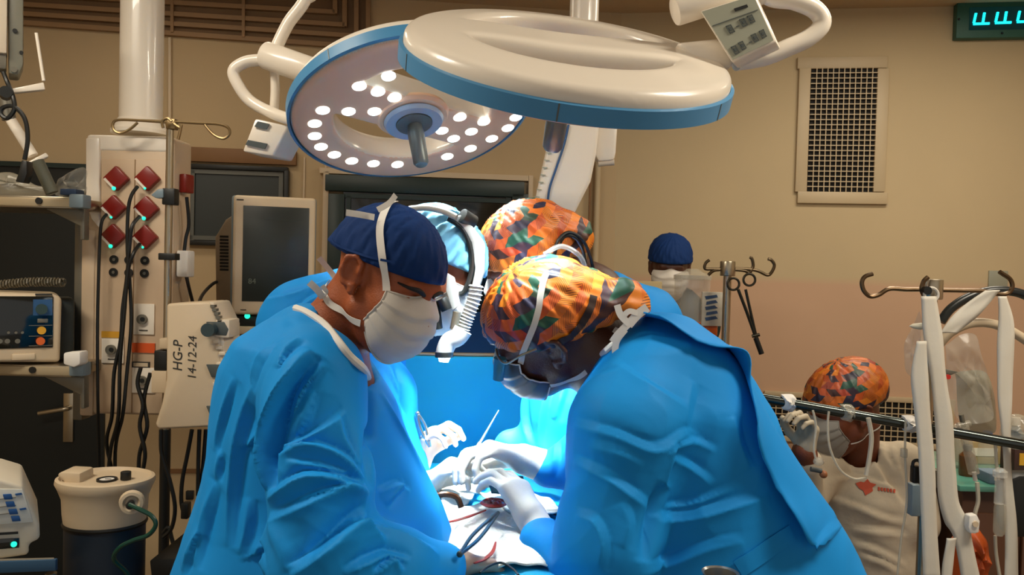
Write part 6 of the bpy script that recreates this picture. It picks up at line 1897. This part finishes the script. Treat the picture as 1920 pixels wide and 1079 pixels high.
FE.prism([(-140, 1008), (34, 998), (34, 1002), (-140, 1013)], -0.003, 0.006).build('vent_slot', M_BLACK, eu)
FE.prism([(-140, 1020), (36, 1010), (36, 1028), (-140, 1042)], -0.003, 0.006).build('display', M_GLASSDK, eu, False, 0.001)
FE.disc(26, 1021, -0.004, 0.006, 0.003).build('power_light', M_LEDG, eu, True)
tr_ = empty('equipment_trolley', P(30, 1070, EY), 'steel trolley with blue edge under the white control unit', 'trolley')
q = MB(); q.prism([P(-150, 1052, EY - 0.03), P(102, 1046, EY - 0.03), P(104, 1050, EY + 0.25), P(-150, 1055, EY + 0.25)], Vector((0, 0, -0.012))); q.build('top_shelf', M_STEEL, tr_, False, 0.002)
fprism([(-150, 1060), (104, 1050), (104, 1072), (-150, 1082)], EY - 0.035, 0.01).build('front_edge', mat('edge_blue', (36, 74, 104), 0.5), tr_, False, 0.002)
for x in (-140, 96):
    a = P(x, 1075, EY + 0.02); MB().cyl(a, (a.x, a.y, 0.06), 0.012).build('leg', M_STEEL, tr_, True)
    a = P(x, 1075, EY + 0.2); MB().cyl(a, (a.x, a.y, 0.06), 0.012).build('leg', M_STEEL, tr_, True)
    for yy in (0.02, 0.2): MB().ball((P(x, 1075, EY + yy).x, EY + yy, 0.03), 0.03, 12).build('caster', M_BLACK, tr_, True)
# dark trolley between the suction unit and the surgeon
bt = empty('instrument_trolley', P(330, 1060, 2.0), 'dark low trolley at the feet of the navy-capped surgeon', 'trolley')
fprism([(280, 1052), (350, 1046), (352, 1079), (284, 1090)], 2.05, 0.25).build('top_shelf', M_BLACK, bt, False, 0.004)
for x in (290, 345):
    a = P(x, 1085, 2.1); MB().cyl(a, (a.x, a.y, 0.0), 0.012).build('leg', M_STEEL, bt, True)
# ================================================================== right side
M_VENTBK = mat('vent_dark', (24, 20, 14), 0.8)
M_VENTW = mat('vent_cream', (190, 170, 136), 0.5, var=0.04)
def vent(x0, y0, x1, y1, fr, nx, ny, label, bar=0.0042):
    t, n = wall_frame('r')
    e_ = empty('wall_vent', wall_pt('r', (x0 + x1) / 2, y1), label, 'vent')
    q = MB(); wbox(q, 'r', x0 + fr, y0 + fr, x1 - fr, y1 - fr, 0.004, 0.003); q.build('vent_back', M_VENTBK, e_)
    for r in ((x0, y0, x1, y0 + fr), (x0, y1 - fr, x1, y1), (x0, y0 + fr, x0 + fr, y1 - fr), (x1 - fr, y0 + fr, x1, y1 - fr)):
        q = MB(); wbox(q, 'r', *r, 0.022, 0.022); q.build('frame_bar', M_VENTW, e_, False, 0.003)
    c = wall_pt('r', (x0 + x1) / 2, (y0 + y1) / 2, 0.016)
    w = (wall_pt('r', x1 - fr, (y0 + y1) / 2) - wall_pt('r', x0 + fr, (y0 + y1) / 2)).dot(t); h = (wall_pt('r', (x0 + x1) / 2, y0 + fr) - wall_pt('r', (x0 + x1) / 2, y1 - fr)).z
    R = wall_R('r')
    for i in range(1, nx):
        MB().box(c + t * (w * (i / nx - 0.5)), (bar, 0.010, h), R).build('vertical_bar', M_VENTW, e_)
    for j in range(1, ny):
        MB().box(c + UP * (h * (j / ny - 0.5)) - n * 0.002, (w, 0.008, bar), R).build('horizontal_bar', M_VENTW, e_)
    return e_
vent(1495, 106, 1664, 382, 22, 12, 24, 'cream wall vent with fine square grid high on the right wall')
vent(1430, 742, 1790, 836, 10, 28, 7, 'low wide wall vent with square grid behind the seated person')

# conduits in the wall corner
for i, (x, w, y0) in enumerate(((1108, 0.012, 300), (1122, 0.03, 300))):
    p = wall_pt('b', x, y0, 0.03); q = wall_pt('b', x, y0 + 400, 0.03)
    tag(MB().cyl(p, (p.x, p.y, 0.3), w / 2, n=14).build('wall_conduit', M_VENTW if i else M_BROWN, None, True), ('thin brown conduit' if not i else 'wider cream conduit') + ' running down the wall below the ceiling arm', 'conduit')
q = MB(); wbox(q, 'r', 1854, 508, 1890, 545, 0.012, 0.012); tag(q.build('wall_switch', mat('switch_grey', (150, 150, 132), 0.5), None, False, 0.003), 'grey square switch plate on the right wall above the black hose', 'switch')

# --- digital clock
ck = empty('digital_clock', wall_pt('r', 1880, 70), 'teal digital wall clock with glowing digits in the top right corner', 'clock')
M_TEAL = mat('clock_teal', (40, 92, 78), 0.5, var=0.1)
q = MB(); wbox(q, 'r', 1793, 2, 2010, 70, 0.05, 0.05); q.build('case', M_TEAL, ck, False, 0.004)
q = MB(); wbox(q, 'r', 1817, 12, 1990, 55, 0.053, 0.004); q.build('display', mat('clock_glass', (6, 40, 40), 0.15, emis=(0, 60, 60), estr=0.25, var=0), ck)
M_DIG = mat('digit_cyan', (40, 230, 240), 0.4, var=0, emis=(20, 225, 240), estr=2.2)
t_, n_ = wall_frame('r')
def seg(a, b, w, name='digit_stroke'):
    A = wall_pt('r', *a, 0.056); B = wall_pt('r', *b, 0.056)
    MB().tube([A, B], w, 8).build(name, M_DIG, ck, True)
for k in range(4):
    x = 1825 + k * 41; y = 45 - k * 2.0
    seg((x + 5, y - 20), (x + 1, y - 2), 0.006); seg((x, y), (x + 30, y - 1), 0.006); seg((x + 21, y - 21), (x + 18, y - 3), 0.006)
for (x, y) in ((1798, 36), (1879, 62)):
    q = wall_pt('r', x, y, 0.052); MB().ball(q, 0.006, 8).build('screw', M_BLACK, ck, True)

# --- infusion stand behind the right surgeon, with hanging forceps
def hook(px, d, r=0.0055): return MB().tube([P(x, y, d) for x, y in px], r, 8, 6)
AY = 2.75
sa = empty('infusion_stand', (P(1362, 520, AY).x, AY, 0), 'steel infusion stand with curled hooks behind the right surgeon', 'stand', 'infusion stands')
hx_ = P(1364, 520, AY).x
MB().cyl((hx_, AY, 0.05), (hx_, AY, P(1364, 515, AY).z), 0.014, n=18).build('pole', M_STEEL, sa, True)
MB().cyl((hx_, AY, P(1364, 518, AY).z), (hx_, AY, P(1364, 490, AY).z), 0.026, n=24).build('hub', M_STEEL, sa, True, 0.003)
for px in ([(1352, 505), (1336, 505), (1322, 504), (1323, 494), (1330, 488)], [(1350, 506), (1338, 508), (1328, 516)], [(1376, 504), (1400, 505), (1420, 508), (1438, 516), (1446, 512), (1452, 498), (1446, 488), (1440, 486)], [(1376, 506), (1396, 508), (1405, 512), (1412, 500), (1410, 486), (1406, 483)]):
    hook(px, AY).build('hook', mat('hook_dark_steel', (90, 76, 56), 0.35, 0.8), sa, True)
for a in range(4):
    an = a * math.pi / 2 + 0.4
    MB().cyl((hx_, AY, 0.06), (hx_ + 0.22 * math.cos(an), AY + 0.22 * math.sin(an), 0.03), 0.012).build('foot', M_STEEL, sa, True)
fb = empty('hanging_forceps', P(1400, 520, AY - 0.03), 'pair of steel ring-handled forceps hanging from the infusion stand', 'forceps')
M_FC = mat('forceps_dark', (58, 54, 44), 0.35, 0.7)
def ringat(x, y, d, r, tube_, nm, parent, m):
    c = P(x, y, d); pts = [c + Vector((r * math.cos(a), 0, r * math.sin(a))) for a in np.linspace(0, 2 * math.pi, 21)]
    MB().tube(pts, tube_, 8).build(nm, m, parent, True)
ringat(1405, 525, AY - 0.03, 0.020, 0.0042, 'finger_ring', fb, M_FC); ringat(1375, 533, AY - 0.03, 0.020, 0.0042, 'finger_ring', fb, M_FC)
MB().tube([P(1384, 543, AY - 0.03), P(1400, 585, AY - 0.03), P(1418, 636, AY - 0.03)], 0.0055, 8, 4).build('shank', M_FC, fb, True)
MB().tube([P(1398, 543, AY - 0.03), P(1408, 588, AY - 0.03), P(1419, 636, AY - 0.03)], 0.005, 8, 4).build('shank', M_FC, fb, True)
MB().cyl(P(1410, 631, AY - 0.03), P(1424, 628, AY - 0.03), 0.006).build('box_joint', M_FC, fb, True)
MB().cyl(P(1417, 634, AY - 0.03), P(1428, 664, AY - 0.03), 0.009, n=12).build('jaw', M_BLACK, fb, True)
# suction canister and label on a shelf behind
JY = 2.85
jr = empty('suction_canister', P(1300, 612, JY), 'clear suction canister with orange fluid beside the far infusion stand', 'canister')
jc_ = P(1296, 600, JY + 0.06)
MB().lathe((jc_.x, jc_.y, P(1296, 640, JY).z), (0, 0, 1), [(0.058, 0), (0.062, 0.02), (0.064, 0.22), (0.066, 0.222), (0.066, 0.235)], 32).build('jar', M_CLEAR, jr, True)
MB().lathe((jc_.x, jc_.y, P(1296, 520, JY).z), (0, 0, 1), [(0.068, -0.01), (0.068, 0.006), (0.04, 0.016), (0.02, 0.03), (0.0, 0.03)], 32).build('lid', M_BAG, jr, True)
fbox(1310, 606, 1346, 632, JY - 0.01, 0.08).build('fluid_box', mat('fluid_orange', (204, 92, 30), 0.3), jr, False, 0.006)
lbq = fbox(1316, 548, 1356, 612, JY - 0.02, 0.012).build('label_card', mat('label_white', (206, 198, 180), 0.6), jr, False, 0.002)
for i in range(5):
    fprism([(1322 + 3 * (i % 2), 556 + i * 10), (1344 - 2 * (i % 3), 553 + i * 10), (1346, 558 + i * 10), (1324, 562 + i * 10)], JY - 0.022, 0.002).build('label_mark', mat('ink_blue', (60, 84, 120), 0.6), lbq)
cb_ = empty('side_cabinet', P(1260, 700, 3.05), 'cream side cabinet behind the far person with navy cap', 'cabinet')
x0_, x1_ = P(1195, 540, 3.05).x, P(1360, 540, 3.05).x
ztop_ = P(1290, 640, 3.05).z
MB().box(((x0_ + x1_) / 2, 3.07, ztop_ / 2), (x1_ - x0_, 0.28, ztop_)).build('body', M_CREAM, cb_, False, 0.005)
MB().box(((x0_ + x1_) / 2, 2.925, ztop_ / 2), (x1_ - x0_ - 0.04, 0.012, ztop_ - 0.08)).build('door', M_VENTW, cb_, False, 0.003)
fbox(1187, 528, 1240, 641, 3.12, 0.08).build('mask_box', mat('box_tan', (176, 156, 110), 0.6), None, False, 0.003)
tag(bpy.data.objects['mask_box'], 'tan box edge beside the far person with navy cap', 'box')

# --- infusion stand in the right foreground
BY = 1.95
hB = P(1748, 545, BY)
sb = empty('infusion_stand', (hB.x, BY, 0), 'steel infusion stand in the right foreground hung with white straps', 'stand', 'infusion stands')
MB().cyl((hB.x, BY, 0.05), (hB.x, BY, P(1748, 560, BY).z), 0.0125, n=20).build('pole', M_STEEL, sb, True)
MB().cyl((hB.x, BY, P(1760, 562, BY).z), (hB.x, BY, P(1760, 524, BY).z), 0.024, n=28).build('hub', M_STEEL, sb, True, 0.003)
M_HOOK = mat('hook_steel', (104, 84, 62), 0.3, 0.85)
hook([(1740, 543), (1700, 543), (1668, 542), (1648, 553), (1632, 556), (1620, 546), (1616, 530), (1622, 519), (1636, 514)], BY, 0.0055).build('hook', M_HOOK, sb, True)
hook([(1760, 544), (1800, 545), (1842, 546), (1872, 552), (1890, 550), (1898, 538), (1894, 524), (1880, 514), (1874, 510)], BY, 0.0055).build('hook', M_HOOK, sb, True)
hook([(1740, 545), (1732, 552), (1728, 542), (1732, 528), (1740, 520)], BY - 0.03, 0.0055).build('hook', M_HOOK, sb, True)
fdisc(1732, 545, BY - 0.03, 0.010, 0.02).build('hook_nut', M_BLACK, sb, True)
fbox(1752, 882, 1764, 916, BY - 0.014, 0.03).build('height_clamp', M_GREYM, sb, False, 0.003)
for a in range(5):
    an = a * 1.2566 + 0.3
    MB().cyl((hB.x, BY, 0.07), (hB.x + 0.17 * math.cos(an), BY + 0.17 * math.sin(an), 0.04), 0.012).build('foot', M_STEEL, sb, True)
    MB().ball((hB.x + 0.17 * math.cos(an), BY + 0.17 * math.sin(an), 0.024), 0.024, 10).build('caster', M_BLACK, sb, True)
# white straps
M_STRAP = mat('strap_white', (206, 200, 186), 0.7, var=0.05, bump=0.04, bscale=40)
def strap_px(rows, d, label, name='cloth_strap', group='white cloth straps on the infusion stand'):
    """rows: (left x, right x, y[, depth])"""
    rows = [((r[0] - 3, r[1] + 4) + tuple(r[2:])) for r in rows]
    A = spline([P(r[0], r[2], r[3] if len(r) > 3 else d) for r in rows], 6); B = spline([P(r[1], r[2], r[3] if len(r) > 3 else d) for r in rows], 6)
    v = []; f = []; K = 5
    for i, (a, b) in enumerate(zip(A, B)):
        for k in range(K):
            q = a.lerp(b, k / (K - 1)); v.append(tuple(q + Vector((0, -0.0015 * math.sin(math.pi * k / (K - 1)) - 0.0015 * math.sin(i * 0.5 + k), 0))))
    for i in range(len(A) - 1):
        for k in range(K - 1):
            a = i * K + k; f.append((a, a + K, a + K + 1, a + 1))
    o = np_obj(name, np.array(v), np.array(f), M_STRAP)
    md = o.modifiers.new('thickness', 'SOLIDIFY'); md.thickness = 0.0025
    return tag(o, label, 'strap', group)
strap_px([(1730, 1752, 556), (1734, 1762, 620), (1744, 1768, 680), (1752, 1775, 740), (1757, 1784, 800), (1760, 1788, 880), (1764, 1794, 940), (1774, 1814, 980), (1792, 1818, 1010), (1806, 1836, 1090)], 1.90, 'wide white strap hanging from the hub of the foreground stand')
strap_px([(1722, 1734, 640), (1712, 1736, 700), (1716, 1740, 760), (1726, 1748, 860), (1730, 1752, 960), (1734, 1760, 1090)], 1.88, 'straight white strap left of the foreground stand pole')
strap_px([(1874, 1884, 556), (1876, 1896, 600), (1873, 1898, 660), (1874, 1894, 740), (1880, 1892, 800), (1886, 1894, 900), (1888, 1904, 1000), (1886, 1906, 1090)], 1.92, 'white strap hanging from the right hook of the foreground stand')
strap_px([(1850, 1872, 545), (1815, 1850, 570), (1785, 1825, 598), (1766, 1790, 625)], 1.93, 'white strap slung diagonally from the right hook to the pole')
strap_px([(1778, 1790, 1010), (1772, 1784, 1050), (1768, 1780, 1090)], 1.89, 'narrow white strap end below the strap knot')
ringat(1746, 553, 1.905, 0.016, 0.004, 'strap_ring', None, M_STRAP)
tag(bpy.data.objects['strap_ring'], 'white ring looping the wide strap onto the stand hub', 'ring')
# hoses
M_HOSEB = mat('hose_black', (30, 34, 34), 0.3)
M_HOSEW = mat('hose_cream', (196, 178, 150), 0.4)
tag(wire([(1764, 604, 2.02), (1782, 580, 2.02), (1812, 560, 2.02), (1850, 547, 2.02), (1890, 546, 2.02), (1930, 558, 2.02), (1990, 600, 2.02)], 2.02, 0.0115, 14).build('breathing_hose', M_HOSEB, None, True), 'black hose arching over the right hook of the foreground stand', 'hose')
tag(wire([(1762, 645, 2.0), (1782, 624, 2.0), (1815, 608, 2.0), (1850, 606, 2.0), (1885, 616, 2.0), (1930, 644, 2.0), (1990, 700, 2.0)], 2.0, 0.0115, 14).build('breathing_hose', M_HOSEW, None, True), 'cream hose arching below the black hose at the right', 'hose')
# clear bags hanging
bag('fluid_bag', [(1724, 585), (1734, 640), (1734, 700), (1722, 718), (1702, 700), (1694, 665), (1704, 625)], 2.0, 0.04, M_BAG2, 'clear drip bag hanging left of the white strap', 11)
tag(MB().lathe(P(1718, 612, 1.97), (1, 0, 0), [(0.0, -0.018), (0.006, -0.008), (0.009, 0.012), (0.0, 0.014)], 14).build('bag_port', mat('port_cream', (226, 220, 196), 0.4), None, True), 'pale pointed port on the clear drip bag', 'port')
bag('fluid_bag', [(1772, 650), (1800, 628), (1830, 632), (1845, 680), (1858, 740), (1858, 790), (1800, 790), (1778, 740)], 2.08, 0.06, M_BAG2, 'large clear fluid bag hanging right of the stand pole', 12)
bag('fluid_bag', [(1790, 700), (1850, 698), (1866, 770), (1864, 812), (1806, 800)], 2.12, 0.05, mat('bag_greygreen', (160, 158, 136), 0.2, alpha=0.6, var=0.1), 'grey-green half-filled bag behind the large clear bag', 13)
fc = empty('drip_connector', P(1786, 700, 1.99), 'small connector with red dot under the clear bags', 'connector')
fprism([(1770, 692), (1798, 698), (1784, 704), (1770, 702)], 1.99, 0.02).build('clip', M_GREYM, fc, False, 0.002)
fdisc(1777, 707, 1.985, 0.006, 0.004).build('red_dot', mat('dot_red', (190, 40, 30), 0.4), fc, True)

# --- rail across the right side
RY0, RY1 = 1.95, 1.80
ra, rb = P(1400, 742, 2.02), P(1980, 846, 1.88)
rl = empty('drape_rail', P(1660, 790, 1.95), 'long steel rail crossing in front of the seated person', 'rail')
MB().cyl(ra, rb, 0.0125, n=24).build('rail_tube', mat('rail_dark_steel', (74, 80, 78), 0.18, 0.95, var=0.05), rl, True)
for x in (1440, 1960):
    q = ra.lerp(rb, (x - 1400) / 580); MB().cyl(q, (q.x, q.y, 0.0), 0.011).build('post', M_STEEL, rl, True)
for i, x in enumerate((1478, 1588, 1704)):
    q = ra.lerp(rb, (x - 1400) / 580)
    bag('tape_wrap', [(x - 14, PX(q)[1] - 14), (x + 10, PX(q)[1] - 16), (x + 16, PX(q)[1] + 6), (x + 6, PX(q)[1] + 18), (x - 10, PX(q)[1] + 12)], q.y, 0.045, M_TAPE if i != 1 else M_BAG, ('left', 'middle', 'right')[i] + ' knot of pale tape round the steel rail', 20 + i, 'tape')
# drip lines
M_LINE = mat('line_clear', (206, 198, 178), 0.2, alpha=0.65, var=0.03)
def line(px, lb, r=0.0028, d=1.92):
    return tag(wire(px, d, r, 6).build('drip_line', M_LINE, None, True), lb, 'tube', 'clear drip lines hanging from the rail')
line([(1554, 772), (1552, 800), (1556, 840), (1574, 880), (1600, 898), (1625, 896)], 'clear drip line curving from the middle tape knot towards the red shirt print')
line([(1524, 770), (1530, 800), (1526, 840), (1530, 862)], 'clear drip line hanging in front of the grey face mask')
line([(1628, 784), (1634, 820), (1630, 860), (1624, 892)], 'pair of clear drip lines in front of the neck, thicker', 0.0055)
line([(1698, 790), (1697, 850), (1700, 940), (1690, 1010), (1682, 1090)], 'long clear drip line hanging down the right of the white shirt')
line([(1832, 905), (1834, 940), (1828, 965), (1826, 1000)], 'clear drip line ending in the white roller clamp', 0.005)
line([(1866, 1005), (1868, 1040), (1876, 1090)], 'clear drip line below the drip chamber', 0.004)
line([(1866, 820), (1868, 860), (1872, 900)], 'clear drip line feeding the drip chamber', 0.004)
dc = empty('drip_chamber', P(1872, 950, 1.9), 'clear drip chamber hanging beside the right white strap', 'drip chamber')
MB().lathe(P(1873, 1005, 1.9), (0, 0, 1), [(0.008, 0), (0.013, 0.008), (0.0135, 0.065), (0.012, 0.075)], 18).build('lower_chamber', M_BAG, dc, True)
MB().lathe(P(1873, 945, 1.9), (0, 0, 1), [(0.011, 0), (0.0105, 0.06), (0.016, 0.065), (0.016, 0.078), (0.008, 0.085)], 18).build('upper_chamber', M_CLEAR, dc, True)
rc_ = empty('roller_clamp', P(1828, 985, 1.88), 'white roller clamp right of the knotted strap', 'clamp')
fprism([(1818, 968), (1832, 966), (1838, 978), (1836, 1000), (1820, 1002), (1816, 990)], 1.88, 0.022).build('clamp_body', M_TAPE, rc_, False, 0.003)
fdisc(1828, 983, 1.88, 0.007, 0.004).build('roller', M_CREAM, rc_, True)
iv = empty('line_connector', P(1697, 850, 1.91), 'white connector on the long drip line over the white shirt', 'connector')
fbox(1692, 842, 1703, 860, 1.91, 0.014).build('connector_body', M_BAG, iv, False, 0.003)
hp = empty('strap_hook', P(1720, 885, 1.9), 'black plastic hook left of the straight white strap', 'hook')
wire([(1728, 872), (1722, 864), (1713, 866), (1711, 876)], 1.91, 0.004).build('hook_wire', M_BLACK, hp, True)
fbox(1713, 876, 1728, 908, 1.90, 0.02).build('hook_body', M_BLACK, hp, False, 0.003)
fbox(1710, 910, 1728, 970, 1.93, 0.03).build('hook_tail', M_BLUEGREY, hp, False, 0.003)
cl = empty('cable_clip', P(1534, 870, 1.94), 'small clear clip with brown end on the drip line at left', 'clip')
MB().ball(P(1535, 866, 1.94), 0.014, 12, (1, 0.7, 0.8)).build('clip_ring', M_BAG, cl, True)
MB().cyl(P(1520, 880, 1.95), P(1540, 884, 1.95), 0.006).build('clip_bar', M_GREYKEY, cl, True)
MB().ball(P(1544, 890, 1.95), 0.010, 10).build('clip_end', mat('clip_brown', (150, 90, 50), 0.5), cl, True)

# --- glass-topped cabinet with clutter at lower right
CY = 2.22
tzc = P(1850, 915, CY).z
gx0, gx1 = P(1806, 900, CY).x, P(2020, 900, CY).x
cbn = empty('glass_top_cabinet', ((gx0 + gx1) / 2, CY + 0.2, 0), 'brown cabinet with teal glass top at the lower right', 'cabinet')
MB().box(((gx0 + gx1) / 2, CY + 0.2, tzc), (gx1 - gx0 + 0.04, 0.44, 0.016)).build('glass_top', mat('glass_teal', (92, 158, 140), 0.12, spec=0.7, var=0.05), cbn, False, 0.003)
MB().box(((gx0 + gx1) / 2, CY + 0.2, tzc / 2 - 0.004), (gx1 - gx0, 0.40, tzc - 0.012)).build('body', mat('cabinet_brown', (74, 46, 28), 0.5, var=0.15), cbn, False, 0.004)
for k in range(2):
    w2 = (gx1 - gx0) / 2
    dd = MB().box((gx0 + w2 * (k + 0.5), CY - 0.006, tzc / 2 - 0.02), (w2 - 0.012, 0.014, tzc - 0.10)).build('door', mat('cabinet_door_brown', (82, 50, 30), 0.45, var=0.15), cbn, False, 0.003)
    MB().cyl((gx0 + w2 * (k + 0.5) + (0.5 - k) * 0.2, CY - 0.03, tzc * 0.6), (gx0 + w2 * (k + 0.5) + (0.5 - k) * 0.2, CY - 0.03, tzc * 0.45), 0.005).build('handle', M_STEEL, dd, True)
tp_ = tzc + 0.008
def bottle(px, dy, r, h, m, mc, lb, hn=0.3):
    x = P(px, 900, CY + dy).x
    t = empty('bottle', (x, CY + dy, tp_), lb, 'bottle', 'bottles on the glass-topped cabinet')
    MB().lathe((x, CY + dy, tp_), (0, 0, 1), [(r * 0.9, 0), (r, 0.006), (r, h * 0.65), (r * 0.45, h * 0.8), (r * 0.45, h * 0.86)], 20).build('body', m, t, True)
    MB().lathe((x, CY + dy, tp_ + h * 0.84), (0, 0, 1), [(r * 0.55, 0), (r * 0.55, h * 0.14), (r * 0.5, h * 0.16)], 18).build('cap', mc, t, True)
M_AMB = mat('bottle_amber', (96, 60, 30), 0.2)
bottle(1795, 0.20, 0.026, 0.13, M_BAG, M_LAMPW, 'clear bottle with white cap at the left end of the glass top')
bottle(1812, 0.10, 0.022, 0.09, M_AMB, M_GREYKEY, 'small amber bottle standing behind the strap on the glass top')
bottle(1848, 0.16, 0.024, 0.12, M_BAG2, M_BLUEBTN, 'clear bottle with blue cap in the middle of the glass top')
bottle(1900, 0.24, 0.026, 0.15, mat('bottle_blue', (40, 84, 110), 0.3), M_LAMPW, 'blue bottle with white cap at the right of the glass top')
sy_ = empty('syringe', P(1820, 850, 2.0), 'large clear syringe leaning beside the wide white strap', 'syringe')
MB().cyl(P(1806, 800, 1.98), P(1826, 888, 1.98), 0.013, n=18).build('barrel', M_BAG, sy_, True)
MB().cyl(P(1802, 778, 1.98), P(1807, 802, 1.98), 0.006).build('plunger', M_GREYM, sy_, True)
MB().cyl(P(1796, 800, 1.98), P(1818, 795, 1.98), 0.009).build('flange', M_BAG, sy_, True)
MB().cyl(P(1826, 886, 1.98), P(1829, 902, 1.98), 0.005).build('tip', M_TAPE, sy_, True)
for k, (px, dy, w, h, col, lb) in enumerate(((1915, 0.12, 0.09, 0.10, (60, 30, 22), 'dark brown box at the far right of the glass top'), (1830, 0.28, 0.12, 0.07, (176, 150, 104), 'tan carton at the back of the glass top'), (1868, 0.04, 0.08, 0.03, (110, 132, 150), 'grey-blue wrapped packet at the front of the glass top'))):
    x = P(px, 900, CY + dy).x
    t = empty('carton' if k < 2 else 'packet', (x, CY + dy, tp_), lb, 'box' if k < 2 else 'packet')
    MB().box((x, CY + dy, tp_ + h / 2), (w, 0.07, h)).build('box_body', mat('carton_%d' % k, col, 0.6, var=0.15), t, False, 0.004)
    MB().box((x, CY + dy - 0.036, tp_ + h * 0.55), (w * 0.7, 0.002, h * 0.35)).build('box_label', M_LAMPW if k else M_YELLOW, t)
bag('plastic_bag', [(1876, 800), (1900, 776), (1930, 790), (1960, 830), (1930, 842), (1880, 836)], 2.12, 0.08, M_BAG, 'crumpled clear bag draped over the right end of the rail', 31)
bag('waste_bag', [(1786, 1010), (1800, 994), (1830, 990), (1848, 1010), (1852, 1050), (1836, 1110), (1790, 1110)], 2.06, 0.10, mat('bag_orange', (196, 84, 26), 0.4, var=0.15), 'orange waste bag hanging in front of the brown cabinet', 32)
bb = MB(); fprism([(1892, 900), (1912, 892), (1960, 892), (1960, 1010), (1900, 1010), (1892, 990)], 1.98, 0.06, bb); tag(bb.build('dark_case', M_BLACK, None, False, 0.01), 'black padded case at the lower right edge beside the strap', 'case')
bw_ = empty('steel_bowl', P(1350, 1090, 1.2), 'shiny steel bowl rim at the bottom edge in front of the right surgeon', 'bowl')
cbw = P(1350, 1096, 1.2)
MB().lathe(cbw, (0, 0, 1), [(0.02, -0.028), (0.024, -0.012), (0.026, 0.016), (0.028, 0.018), (0.024, 0.016), (0.018, -0.02)], 32).build('bowl_body', M_STEELLT, bw_, True)
bs = P(1350, 1096, 1.2)
MB().cyl((bs.x, bs.y, 0.02), (bs.x, bs.y, bs.z - 0.026), 0.01).build('bowl_post', M_STEEL, bw_, True)
MB().lathe((bs.x, bs.y, 0), (0, 0, 1), [(0.10, 0), (0.10, 0.02), (0.012, 0.03)], 24).build('bowl_foot', M_STEEL, bw_, True)
